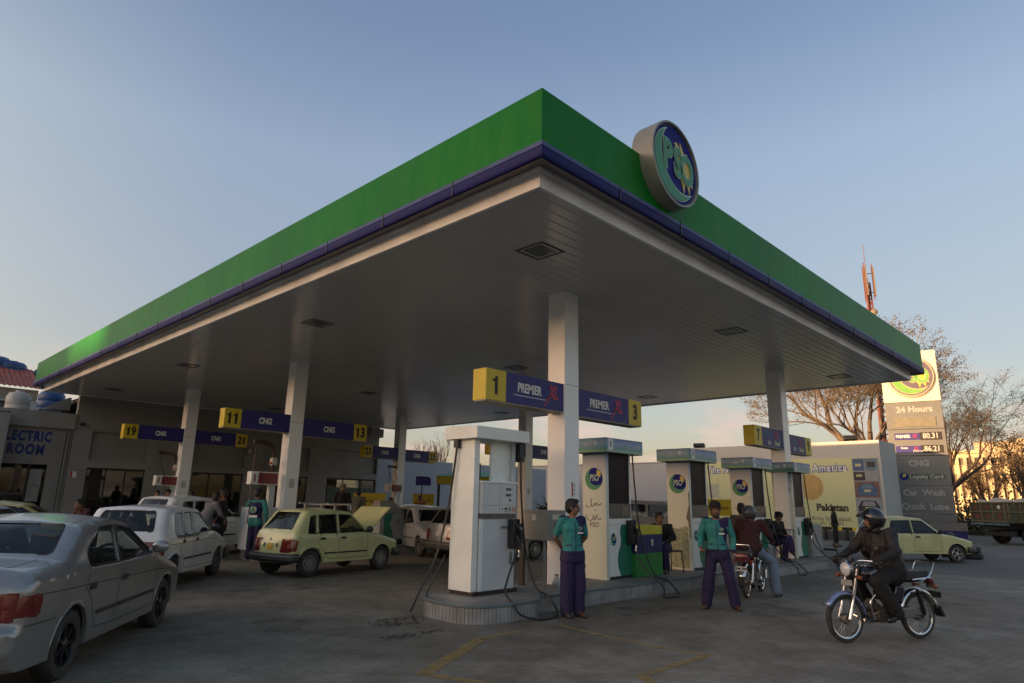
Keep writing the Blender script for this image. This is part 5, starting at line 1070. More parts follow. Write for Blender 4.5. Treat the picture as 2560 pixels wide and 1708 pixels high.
    for s, t in sp.get('moulding', []):
        for sd_ in (1, -1): g2 = MB(); patch(g2, bandpoly(s, t), .012, sides=(sd_,)); patch(g2, bandpoly(s, t*1.1), .002, sides=(sd_,)); g2.build('side_moulding', M_bump, e, recalc=False)
    for sgn in ((1, -1) if sp.get('seal', True) else ()):
        g2 = MB()
        for w_ in wins:
            cx = sum(p[0] for p in w_)/len(w_); cz = sum(p[1] for p in w_)/len(w_); ring = []; fr_w = sp.get('frame', .014)
            for p in w_: d = Vector((p[0]-cx, p[1]-cz)); ring.append((p[0]+d.x/d.length*fr_w, p[1]+d.y/d.length*fr_w))
            vs, fs = cdt(ring, [w_], 1); g2.add([(p[0], sgn*(W(*p)+.0025), p[1]) for p in vs], fs if sgn < 0 else [f[::-1] for f in fs])
        g2.build('window_seals', M_seam, e, recalc=False)
    for x, z in sp['handles']:
        for sgn in (1, -1): g2 = MB(); hw, hh = sp.get('handle_size', (.075, .025)); y = sgn*W(x, z); g2.box(x-hw, x+hw, y-.012, y+.014, z-hh, z+hh); g2.build('door_handle', sp.get('handle_mat', M_dark), e, bevel=.006)
    # tail lamps: one piece on the tail, one on the flank
    for it in sp.get('tails', []):
        (za, zb, ya, yb, xa, mm) = it
        for sgn in (1, -1):
            g2 = MB(); a, b = sv(xr, zb), sv(xr, za)
            a, b = [min((abs(top[i][1]-z_), S_[i]) for i in range(len(top)) if top[i][0] < xr+.35)[1] for z_ in (zb, za)]
            pl = fillet([(a, sgn*ya*K, .03), (b, sgn*ya*K, .03), (b, sgn*yb*K), (a, sgn*yb*K)] if sgn > 0 else [(a, sgn*yb*K), (b, sgn*yb*K), (b, sgn*ya*K, .03), (a, sgn*ya*K, .03)]); vs, fs = cdt(pl, [], .03)
            g2.add([T(p[0], p[1]/K, sp.get('lampoff', .014)) for p in vs], fs)
            if xa:
                zq = [za+(zb-za)*i_/10 for i_ in range(11)]; g_ = []
                def xsil(z):
                    b_ = [top[i][0]+(top[i+1][0]-top[i][0])*(z-top[i][1])/(top[i+1][1]-top[i][1]) for i in range(len(top)-1) if top[i][0] < xr+.5 and abs(top[i+1][1]-top[i][1]) > 1e-6 and min(top[i][1], top[i+1][1])-1e-6 <= z <= max(top[i][1], top[i+1][1])+1e-6]
                    return min(b_) if b_ else xr
                pl = fillet([(.0, za), (xa, za+.02, .05), (xa, zb-.03, .06), (.0, zb)], 4); vs, fs = cdt(pl, [], .05)
                g2.add([(xsil(p[1])+p[0], sgn*(W(xsil(p[1])+p[0], p[1])+sp.get('lampoff', .014)), p[1]) for p in vs], fs)
                lo_ = sp.get('lampoff', .014)
                for z_ in zq:                                        # the lens turns the corner in one piece
                    ss = min((abs(top[i][1]-z_), S_[i]) for i in range(len(top)) if top[i][0] < xr+.35)[1]; A_ = Vector(T(ss, sgn*yb, lo_)); A_.z = z_; B_ = Vector((xsil(z_)+.012, sgn*(W(xsil(z_)+.012, z_)+lo_), z_)); C_ = (A_+B_)/2+Vector((-.008, sgn*.008, 0)); g_ += [A_, C_, B_]
                g2.add(g_, [(3*i_+k_, 3*i_+k_+1, 3*i_+k_+4, 3*i_+k_+3) for i_ in range(10) for k_ in (0, 1)])
            g2.build('tail_lamp', mm, e)
    for it in sp.get('rear_patches', []):
        (z0, z1, y0, y1, mm, nm, off) = it; a, b = [min((abs(top[i][1]-z_), S_[i]) for i in range(len(top)) if top[i][0] < xr+.35)[1] for z_ in (z1, z0)]
        g2 = MB(); vs, fs = cdt(fillet([(a, y0*K, .01), (b, y0*K, .01), (b, y1*K, .01), (a, y1*K, .01)]), [], .1); g2.add([T(p[0], p[1]/K, off) for p in vs], fs); g2.build(nm, mm, e, recalc=False)
    for it in sp.get('front_patches', []):
        (z0, z1, y0, y1, mm, nm, off) = it; a, b = sorted([min((abs(top[i][1]-z_), S_[i]) for i in range(len(top)) if top[i][0] > xf-.35)[1] for z_ in (z1, z0)])
        g2 = MB(); vs, fs = cdt(fillet([(a, y0*K, .01), (b, y0*K, .01), (b, y1*K, .01), (a, y1*K, .01)]), [], .1); g2.add([T(p[0], p[1]/K, off) for p in vs], fs); g2.build(nm, mm, e, recalc=False)
    # separate bumpers
    if sp.get('bumpers'):
        z0, z1, back = sp['bumpers']; 
        for sg, xe, xw in ((1, xf, sp['wheels'][0]), (-1, xr, sp['wheels'][1])):
            path = []; ex = xe+sg*(.02+cw*3.1); wE = W(xe-sg*.15, z1)-.02
            side_x = xw+sg*(ra+.03)
            pts = fillet([(side_x, -w0-.005), (ex-sg*.07, -w0+.02, .2), (ex, -.3), (ex, .3), (ex-sg*.07, w0-.02, .2), (side_x, w0+.005)], 6, closed=False) if sg > 0 else fillet([(side_x, w0+.005), (ex-sg*.07, w0-.02, .2), (ex, .3), (ex, -.3), (ex-sg*.07, -w0+.02, .2), (side_x, -w0-.005)], 6, closed=False)
            g2 = MB(); g2.sweep([(-.06, z0), (.0, z0+.02), (.03, z0+.06), (.03, z1-.04), (.015, z1), (-.06, z1)], [(p[0], p[1], 0) for p in resample(pts, .12, closed=False)]); g2.sweep([(.031, z1-.06), (.035, z1-.055), (.035, z1-.045), (.031, z1-.04)], [(p[0], p[1], 0) for p in resample(pts, .12, closed=False)], m=1)
            g2.build('bumper', [sp.get('bumper_mat', M_bump), M_greymetal], e)
    # wheels
    wr = rc; tw_ = sp.get('tyre_w', .165)
    for i, xw in enumerate(sp['wheels']):
        for sgn in (1, -1):
            ts = sp.get('steer', 0) if i == 0 else 0; yw = sgn*(w0-tw_/2-.025)
            Mw = Matrix.Translation((xw, yw, wr)) @ Matrix.Rotation(R(ts), 4, 'Z') @ Matrix.Rotation(-sgn*PI/2, 4, 'X')
            g2 = MB(); tyre_mb(g2, wr, tw_, 32, Mw); wh = g2.build('wheel', M_rubber, e)
            g2 = MB(); alloy(g2, wr*.64, sp['rim'][1], sp['rim'][0], Mw @ Matrix.Translation((0, 0, tw_/2-.035))); g2.lathe([(0, -.05), (wr*.6, -.05), (wr*.62, -.12), (0, -.12)], 20, 1, Mw @ Matrix.Translation((0, 0, tw_/2-.03))); g2.build('rim', [sp['rim'][2], M_dark], wh)
            g2 = MB(); n = 16; A = [(xw+(ra-.004)*math.cos(PI*j/n), (ra-.004)*math.sin(PI*j/n)+rc) for j in range(n+1)]; y0, y1 = sgn*(w0-.07), sgn*(w0-.32)
            g2.add([(p[0], y0, p[1]) for p in A]+[(p[0], y1, p[1]) for p in A], [(j, j+1, n+2+j, n+1+j) for j in range(n)]+[tuple(range(n+1, 2*n+2))]); g2.build('wheel_arch', M_black, e)
    # underbody and cabin
    g2 = MB(); a, b = sp['wheels'][1], sp['wheels'][0]; g2.box(b+ra+.02, xf-.1, -w0+.14, w0-.14, sill+.02, sill+.2); g2.box(a+ra+.02, b-ra-.02, -w0+.05, w0-.05, sill+.0, sill+.12); g2.box(xr+.1, a-ra-.02, -w0+.14, w0-.14, sill+.04, sill+.2); g2.box(a-ra, b+ra, -w0+.35, w0-.35, sill+.02, sill+.2); g2.cyl((xr+.02, -w0*.5, sill+.0), (xr+.5, -w0*.5, sill+.02), .025, m=0); g2.build('underbody', M_black, e)
    cab = sp['cabin']; g2 = MB(); g2.box(cab[1], cab[0], -w0+.09, w0-.09, sill+.13, sill+.18); g2.prism([(cab[0]-.02, sill+.3), (cab[0]-.02, belt-.06), (cab[0]-.2, belt+.02), (cab[0]-.38, belt-.0), (cab[0]-.42, belt-.2), (cab[0]-.3, sill+.3)], -w0+.1, w0-.1); g2.box(cab[1]-.02, cab[1]+.3, -w0+.1, w0-.1, sill+.2, belt-.05)
    for sgn in (1, -1): g2.box(cab[1]+.25, cab[0]-.35, sgn*(w0-.1), sgn*(w0-.07), sill+.18, belt-.03)
    g2.build('interior_trim', M_seat, e)
    xs_ = sp['seats']
    for x in xs_:
        for y in (-.34*w0/.72, .34*w0/.72):
            g2 = MB(); g2.box(x-.02, x+.45, y-.22, y+.22, sill+.18, sill+.38); g2.prism([(x, sill+.3), (x+.12, sill+.3), (x-.08, belt+.13), (x-.17, belt+.13)], y-.21, y+.21); g2.tube([(x-.11, y, belt+.1), (x-.13, y, belt+.2)], .03, 6); g2.prism(fillet([(x-.19, belt+.15, .03), (x-.09, belt+.15, .03), (x-.11, belt+.33, .03), (x-.2, belt+.33, .03)], 3), y-.12, y+.12); g2.build('seat', M_seat, e, bevel=.02)
    x = xs_[0]+.5; ys = sp.get('driver', -1)*.34*w0/.72; g2 = MB(); Mst = Matrix.Translation((x+.05, ys, belt-.02)) @ Matrix.Rotation(R(-62), 4, 'Y'); g2.lathe([(.17, -.012), (.19, 0), (.17, .012), (.155, 0)], 24, 0, Mst, closed=True); g2.cbox((0, 0, 0), (.04, .32, .02), 0, Mst); g2.cyl((x+.05, ys, belt-.02), (x+.3, ys, belt-.15), .03); g2.build('steering_wheel', M_dark, e)
    for (x, z) in sp.get('mirrors', []):
        for sgn in (1, -1): g2 = MB(); y = sgn*W(x, z); g2.ball((x, y+sgn*.12, z+.05), (.06, .1, .075), 12); g2.cyl((x, y, z), (x, y+sgn*.08, z+.03), .025); g2.build('wing_mirror', sp.get('mirror_mat', M_dark), e)
    if sp.get('rack'):
        g2 = MB(); zr = max(p[1] for p in top)+.04
        for x in sp['rack']: g2.box(x-.015, x+.015, -w0+.16, w0-.16, zr+.05, zr+.07); [g2.box(x-.02, x+.02, s*(w0-.2)-.02, s*(w0-.2)+.02, zr-.06, zr+.05) for s in (1, -1)]
        g2.box(sp['rack'][0]-.2, sp['rack'][1]+.2, -w0+.2, -w0+.26, zr+.071, zr+.1); g2.box(sp['rack'][0]-.2, sp['rack'][1]+.2, w0-.26, w0-.2, zr+.071, zr+.1)
        g2.build('roof_rack', sp.get('rack_mat', M_greymetal), e)
    e['_w'] = 1; del e['_w']
    return e, patch, W
def paintm(name, col, metal=0., rough=.35, dirt=None, var=.05): return mat(name, col, rough, metal, var=var, scale=2.5, coat=.7, dirt=dirt)
P_cream = paintm('paint_pale_yellow', (.56, .58, .28), dirt=(.48, .49, .24)); P_white = paintm('paint_white', (.7, .73, .72), dirt=(.6, .61, .58)); P_silver = paintm('paint_silver', (.3, .295, .285), .6, .34); P_yel = paintm('paint_taxi_yellow', (.45, .36, .12)); P_blackc = paintm('paint_black', (.02, .02, .02))
# boxy small hatchback, 3.3 m
HB = dict(w=1.42, belt=.86, tumble=.3, sill=.27, wheel_r=.275, wheels=(1.07, -1.08), plan=.06, round=.05, endround=.09, crown=.03,
    top=[(1.64, .3), (1.66, .44, .05), (1.65, .66, .06), (.98, .83, .15), (.66, .88, .05), (.1, 1.34, .12), (-.5, 1.395, .3), (-1.16, 1.36, .12), (-1.5, .9, .1), (-1.56, .62, .05), (-1.57, .3)],
    windows=[[(.5, .9, .03), (.06, 1.265, .05), (-.28, 1.285, .04), (-.3, .89, .03)], [(-.36, .89, .03), (-.35, 1.285, .04), (-.86, 1.27, .04), (-.9, .89, .03)], [(-.97, .89, .03), (-.93, 1.26, .03), (-1.08, 1.24, .05), (-1.2, .9, .05)]],
    screens=[((.6, .93), (.16, 1.28), .86, .84, .05), ((-1.2, 1.3), (-1.46, .95), .8, .86, .06)],
    seams=[[(.52, .88), (.56, .7), (.56, .34), (-.32, .34), (-.33, .88)], [(-.33, .34), (-.62, .36), (-.84, .62), (-.93, .7), (-.93, .88)]], strip_seams=[((1.63, .68), (.66, .9), -.86, -.86), ((1.63, .68), (.66, .9), .86, .86)],
    handles=[(-.2, .78), (-.8, .78)], moulding=[([(.55, .47), (-.3, .47)], .03), ([(-.34, .47), (-.72, .47)], .03)],
    tails=[(.52, .78, .62, .99, .1, M_tail)], bumpers=(.3, .49, 0),
    rear_patches=[(.56, .7, -.22, .12, mat('plate_yellow', (.55, .33, .03), .5), 'number_plate', .01), (.6, .68, .26, .34, M_blk, 'tail_ornament', .012), (.6, .68, -.46, -.38, M_blk, 'tail_ornament', .012), (.73, .77, -.03, .03, M_dark, 'badge', .008), (.74, .755, .5, .68, M_dark, 'badge', .006)],
    front_patches=[(.5, .64, -.95, -.62, M_lampc, 'headlight', .01), (.5, .64, .62, .95, M_lampc, 'headlight', .01), (.5, .64, -.58, .58, M_dark, 'grille', .008), (.33, .42, -.3, .3, M_wht, 'number_plate', .05)],
    rim=('spokes', 16, mat('rim_grey', (.25, .25, .24), .4, .4)), cabin=(.7, -1.3), seats=(-.25, -.95), paint=P_cream, mirrors=[(.5, .9)])
a_, patch, W_ = car('hatchback', 'pale yellow small hatchback with raised bonnet and roof bars seen from behind', dict(HB, bonnet_open=((1.62, .68), (.74, .87)), bonnet_angle=-50, rack=(-.35, .15), tints=(0, 0, 0)))
def platetext(par, txt, x, z, sz=.09, y=0): g = MB(); put_text(g, txt, (x, y, z), sz, 0, face=PI/2*3, depth=.002, bold=.01); g.build('lettering', M_dark, par)
YAW1 = math.atan2(8.72-8.3, 4.2-2.0)
def wpos(rear, front, yaw, wb_mid, w0):
    """centre of the car from the ground point of its right wheels"""
    mx, my = (rear[0]+front[0])/2, (rear[1]+front[1])/2; n = Vector((-math.sin(yaw), math.cos(yaw))); f = Vector((math.cos(yaw), math.sin(yaw))); return (mx+n.x*(w0-.06)-f.x*wb_mid, my+n.y*(w0-.06)-f.y*wb_mid, 0)
place(a_, wpos((2.0, 8.3), (4.15, 8.7), YAW1, 0, .71), YAW1)
g = MB(); put_text(g, 'LK 788', (-1.6, .035, .645), .1, 0, face=-PI/2, depth=.003, bold=.01); g.build('plate_number', mat('plate_red', (.3, .06, .02), .5), a_)
b_, patch, W_ = car('hatchback', 'pale yellow small hatchback with silver star wheels parked by the tyre stack', dict(HB, windows=[HB['windows'][0], [(-.36, .89, .03), (-.35, 1.285, .04), (-.95, 1.265, .06), (-1.12, .9, .05)]], moulding=[], rim=('spokes', 5, mat('rim_silver', (.5, .5, .48), .3, .5)), rack=None, seams=[HB['seams'][0]], handles=[(-.2, .78)], tints=(1, 1, 1)))
place(b_, (19.75, 1.15, 0), -.75)
# white rounder hatchback near left, 3.6 m
HW = dict(w=1.56, belt=.9, tumble=.28, sill=.25, wheel_r=.285, wheels=(1.2, -1.17), plan=.07, round=.07, endround=.11, crown=.035,
    top=[(1.86, .28), (1.9, .5, .1), (1.82, .68, .12), (1.05, .9, .2), (.8, .95, .1), (.15, 1.38, .2), (-.5, 1.43, .3), (-1.38, 1.4, .12), (-1.66, .98, .12), (-1.72, .66, .08), (-1.74, .3)],
    windows=[[(.66, .96, .03), (.1, 1.3, .06), (-.27, 1.325, .04), (-.3, .93, .03)], [(-.36, .93, .03), (-.33, 1.325, .04), (-.72, 1.32, .03), (-.78, .92, .03)], [(-.82, .92, .03), (-.78, 1.32, .03), (-1.12, 1.3, .08), (-1.22, .94, .06)]],
    screens=[((.74, 1.0), (.22, 1.33), .88, .84, .06), ((-1.42, 1.35), (-1.63, 1.0), .84, .9, .08)],
    seams=[[(.68, .93), (.72, .7), (.72, .32), (-.3, .32), (-.33, .92)], [(-.33, .32), (-.68, .34), (-.9, .64), (-.98, .74), (-.82, .91)], [(.72, .8), (-1.6, .78)]],
    handles=[(-.18, .82), (-.84, .82)], handle_size=(.05, .028), moulding=[([(.7, .5), (-.28, .5)], .035), ([(-.34, .5), (-.76, .5)], .035)],
    tails=[(.58, .86, .7, .99, .11, M_tail)], bumpers=(.3, .54, 0), rear_patches=[(.68, .8, -.25, .1, mat('plate_white', (.42, .42, .4), .5), 'number_plate', .01), (.76, .8, .48, .72, M_dark, 'badge', .006)],
    front_patches=[(.56, .7, -.95, -.6, M_lampc, 'headlight', .01), (.56, .7, .6, .95, M_lampc, 'headlight', .01), (.56, .68, -.5, .5, M_dark, 'grille', .006)],
    rim=('steel', 10, mat('rim_dull', (.12, .12, .12), .5, .3)), cabin=(.84, -1.45), seats=(-.2, -1.0), paint=P_white, mirrors=[(.6, .96)], seal=True)
YW = math.atan2(9.76-7.95, .62+.93); c_, patch, W_ = car('hatchback', 'white hatchback with red square tail lamps at left behind the silver sedan', HW); place(c_, wpos((-.93, 7.95), (.62, 9.76), YW, 0, .78), YW)
# silver sedan, 4.4 m
SD = dict(step=.05, lampoff=.016, frame=.024, w=1.68, belt=.93, tumble=.36, sill=.24, wheel_r=.3, wheels=(1.32, -1.3), plan=.08, round=.09, endround=.11, crown=.04, shoulder=.03, tyre_w=.19, arch=.345,
    top=[(2.14, .26), (2.2, .5, .12), (2.08, .68, .2), (1.15, .9, .3), (.9, .96, .2), (.2, 1.34, .3), (-.35, 1.4, .4), (-.95, 1.33, .3), (-1.48, 1.04, .15), (-2.04, 1.0, .1), (-2.15, .88, .1), (-2.17, .6, .05), (-2.24, .555, .05), (-2.25, .38, .08), (-2.14, .24)],
    windows=[[(.78, .965, .03), (.2, 1.26, .1), (-.2, 1.315, .03), (-.26, .95, .02)], [(-.32, .95, .02), (-.27, 1.315, .03), (-.62, 1.29, .1), (-1.02, 1.1, .14), (-1.02, .96, .03)]],
    screens=[((.86, 1.0), (.3, 1.3), .9, .84, .08), ((-.92, 1.31), (-1.42, 1.07), .84, .9, .1)],
    seams=[[(.86, .93), (.92, .7), (.9, .34), (-.3, .34), (-.29, .94)], [(-.3, .34), (-.78, .36), (-.98, .66), (-1.14, .78), (-1.07, .94)], [(2.0, .66), (1.0, .74), (-2.1, .82)], [(-2.15, .585), (-1.66, .585)]],
    strip_seams=[((-1.5, 1.03), (-2.14, .86), .78, .8), ((-1.5, 1.03), (-2.14, .86), -.78, -.8), ((.86, 1.0), (-.92, 1.31), -.9, -.9), ((.86, 1.0), (-.92, 1.31), .9, .9)],
    handles=[(-.16, .77), (-.98, .77)], handle_size=(.07, .032), moulding=[([(.86, .5), (-.26, .5)], .035), ([(-.32, .5), (-.8, .5)], .035)],
    tails=[(.63, .85, .5, .985, .22, M_tail)], rear_patches=[(.3, .42, -.3, .3, M_dark, 'number_plate', .01), (.475, .485, -1, 1, M_seam, 'bumper_groove', .002), (.51, .52, -1, 1, M_greymetal, 'bumper_groove', .002)],
    front_patches=[(.55, .66, -.95, -.6, M_lampc, 'headlight', .01), (.55, .66, .6, .95, M_lampc, 'headlight', .01)],
    rim=('spokes', 7, mat('rim_black', (.015, .015, .015), .3)), cabin=(.92, -1.35), seats=(-.1, -.95), paint=P_silver, mirrors=[(.66, .98)], mirror_mat=P_silver)
YS = math.atan2(4.48-2.4, -2.3+3.8); d_, patch, W_ = car('sedan', 'silver sedan with dark wheels filling the lower left corner', SD); place(d_, wpos((-3.8, 2.4), (-2.28, 4.5), YS, .0, .84), YS)
# cars farther back, copies and variants
c2 = copy_tree(c_); place(c2, (2.25, 15.2, 0), R(22), 'tall white car whose roof shows above the nearer white hatchback'); c2.scale = (1.02, 1.02, 1.12)
e2, patch, W_ = car('hatchback', 'pale grey hatchback facing the camera, half behind the plain white pump', dict(HW, paint=paintm('paint_grey_white', (.36, .37, .36)), steer=8)); place(e2, (8.3, 12.0, 0), R(250))
e3 = copy_tree(c_); place(e3, (11.8, 16.4, 0), R(-38), 'white car parked beyond the island near the man in the red jacket')
f_, patch, W_ = car('hatchback', 'light silver car with a star wheel between the plain pump and the cabinet', dict(HW, paint=P_silver, rim=('spokes', 8, MATS['rim_silver']))); place(f_, (8.35, 9.35, 0), R(-6))
g_, patch, W_ = car('taxi', 'dull yellow car with black bonnet at the left edge by the shop wall', dict(SD, paint=P_yel, strip_seams=[])); place(g_, (-1.9, 15.9, 0), R(-22))
h_ = copy_tree(c_); place(h_, (-3.4, 10.6, 0), R(-32), 'pale car whose windows show above the silver sedan roof')
# van behind pumps
e = empty('minivan', (20.4, 12.2, 0), R(-60), 'grey minivan with draped windows between the second and third pump', 'van')
g = MB(); sidep = fillet([(-2.1, .3, .1), (2.0, .3, .1), (2.1, 1.0, .1), (1.7, 1.75, .15), (-2.05, 1.85, .2)], 5); wn = [fillet([(-1.9, 1.1, .08), (-.75, 1.1, .06), (-.75, 1.62, .08), (-1.85, 1.62, .1)]), fillet([(-.65, 1.1, .06), (.45, 1.1, .06), (.45, 1.62, .08), (-.65, 1.62, .08)]), fillet([(.55, 1.1, .06), (1.75, 1.1, .1), (1.45, 1.62, .1), (.55, 1.62, .06)])]
for s in (-1, 1):
    vs, fs = cdt(sidep, wn, .3); g.add([(p[0], s*(.8-.1*max(0, p[1]-1.0)), p[1]) for p in vs], fs)
n = len(sidep); g.add([(p[0], -(.8-.1*max(0, p[1]-1.0)), p[1]) for p in sidep]+[(p[0], (.8-.1*max(0, p[1]-1.0)), p[1]) for p in sidep], [(i, (i+1) % n, n+(i+1) % n, n+i) for i in range(n)])
g.build('body', paintm('paint_van', (.33, .32, .29)), e)
for w_ in wn:
    g = MB(); vs, fs = cdt(w_, [], .5)
    for s in (-1, 1): g = MB(); g.add([(p[0], s*(.79-.1*max(0, p[1]-1.0)), p[1]) for p in vs], fs); g.build('window', M_glassc, e, recalc=False)
g = MB()
for x in (-1.6, -.9, -.3, .3): g.prism([(x-.25, 1.65), (x+.25, 1.65), (x+.04, 1.15), (x-.04, 1.15)], -.7, -.66)
g.build('curtain', mat('curtain_dark', (.03, .02, .03), .9), e)
for x in (-1.3, 1.35):
    for y in (-.7, .7): g = MB(); tyre_mb(g, .29, .17, M=Matrix.Translation((x, y, .29)) @ Matrix.Rotation(PI/2, 4, 'X')); g.build('wheel', M_rubber, e)
# ---------------------------------------------------------------- people
SKIN = mat('skin_brown', (.22, .11, .065), .5, var=.1, scale=6); HAIR = mat('hair_black', (.008, .006, .006), .5, var=.4, scale=40, bump=.6, bscale=90)
M_teal = mat('shirt_teal', (.025, .2, .185), .75, var=.12, scale=9, bump=.35, bscale=14); M_navy = mat('cloth_navy', (.016, .011, .06), .8, var=.2, scale=9, bump=.35, bscale=14); M_tr = mat('trouser_purple', (.02, .013, .055), .8, var=.2, scale=7, bump=.4, bscale=12)
M_blkc = mat('cloth_black', (.012, .011, .012), .85, var=.3, bump=.3, bscale=14); M_maroon = mat('cloth_maroon', (.045, .012, .014), .85, var=.3, bump=.3, bscale=14); M_grc = mat('cloth_grey', (.12, .12, .13), .8, var=.15, bump=.3, bscale=14); M_redc = mat('cloth_red', (.16, .02, .018), .8, bump=.3, bscale=14)
M_brc = mat('cloth_brown', (.07, .05, .038), .85, bump=.3, bscale=14); M_shoe = mat('shoe_leather', (.06, .035, .025), .5); M_shoeb = mat('shoe_black', (.012, .012, .012), .35); M_jean = mat('denim', (.16, .2, .26), .8, var=.15, bump=.3, bscale=20); M_jack = mat('jacket_charcoal', (.017, .0165, .0175), .7, var=.15, scale=6, bump=.4, bscale=10)
M_eye = mat('eye_dark', (.02, .012, .01), .2); M_olive = mat('cloth_olive', (.1, .11, .08), .8)
def capsule(g, a, b, ra, rb, n=12, flat=1., axis=None, m=0):
    """closed tapered limb with round ends; flat squashes it along `axis`"""
    a, b = Vector(a), Vector(b); d = b-a; L_ = d.length; d = d.normalized() if L_ > 1e-6 else Vector((0, 0, 1))
    x = (Vector(axis)-d*d.dot(Vector(axis))).normalized() if axis else d.orthogonal().normalized(); y = d.cross(x)
    rings = [(-ra*math.cos(t), ra*math.sin(t)) for t in (R(20), R(50), R(80))]+[(L_+rb*math.cos(t), rb*math.sin(t)) for t in (R(80), R(50), R(20))]
    vs = [a-d*ra]
    for h, r in rings: vs += [a+d*h+x*math.cos(2*PI*j/n)*r*flat+y*math.sin(2*PI*j/n)*r for j in range(n)]
    vs.append(b+d*rb); q = len(vs)-1; k = len(rings)
    fs = [(0, 1+(j+1) % n, 1+j) for j in range(n)]+[(q, q-n+j, q-n+(j+1) % n) for j in range(n)]
    fs += [(1+i*n+j, 1+i*n+(j+1) % n, 1+(i+1)*n+(j+1) % n, 1+(i+1)*n+j) for i in range(k-1) for j in range(n)]
    g.add(vs, fs, m)
from mathutils import noise as mnoise
def remesh(g, name, mats, parent, vox=.012, smooth=4, colorfn=None, wrinkle=0.):
    me = g.mesh('tmp', M_white); o = bpy.data.objects.new('tmp', me); COL.objects.link(o)
    r = o.modifiers.new('r', 'REMESH'); r.mode = 'VOXEL'; r.voxel_size = vox; r.use_smooth_shade = True
    if smooth: s = o.modifiers.new('s', 'SMOOTH'); s.iterations = smooth; s.factor = .5
    me2 = evalmesh(o, name, mats, 80); bpy.data.objects.remove(o); bpy.data.meshes.remove(me)
    if wrinkle:                                                      # folds of the cloth, as geometry
        sd = len(me2.vertices) % 50; n_ = len(me2.vertices); co = [0.]*(3*n_); no = [0.]*(3*n_); me2.vertices.foreach_get('co', co); me2.vertex_normals.foreach_get('vector', no)
        for i in range(0, 3*n_, 3):
            x, y, z = co[i], co[i+1], co[i+2]; a = (mnoise.noise((x*9+sd, y*9, z*4+sd))+.55*mnoise.noise((x*7+z*14, y*18+sd, z*13)))*wrinkle
            co[i] += no[i]*a; co[i+1] += no[i+1]*a; co[i+2] += no[i+2]*a
        me2.vertices.foreach_set('co', co); me2.update()
    if colorfn:
        for p in me2.polygons: p.material_index = colorfn(p.center)
    o2 = bpy.data.objects.new(name, me2); COL.objects.link(o2); o2.parent = parent; return o2
def hand(g, wr, d, palm_n, curl=.5, side=1, s=1.):
    """wrist point, pointing direction, palm normal; five fingers"""
    d = Vector(d).normalized(); pn = (Vector(palm_n)-d*d.dot(Vector(palm_n))).normalized(); x = d.cross(pn)*side; w = Vector(wr)
    capsule(g, w, w+d*.085*s, .026*s, .036*s, 10, .55, pn)
    for i, (off, ln) in enumerate(((-.027, .068), (-.009, .078), (.009, .073), (.027, .056))):
        b = w+d*.09*s+x*off*s; a1 = curl*.7; d1 = (d*math.cos(a1)+pn*math.sin(a1)); m = b+d1*ln*.5*s; a2 = curl*1.9; d2 = (d*math.cos(a2)+pn*math.sin(a2)); e = m+d2*ln*.5*s
        capsule(g, b, m, .0098*s, .0088*s, 8); capsule(g, m, e, .0088*s, .0072*s, 8)
    b = w+d*.035*s-x*.03*s; m = b+(d*.7-x*.7+pn*.35).normalized()*.038*s; e = m+(d*.9-x*.1+pn*.4).normalized()*.03*s; capsule(g, b, m, .013*s, .011*s, 8); capsule(g, m, e, .011*s, .009*s, 8)
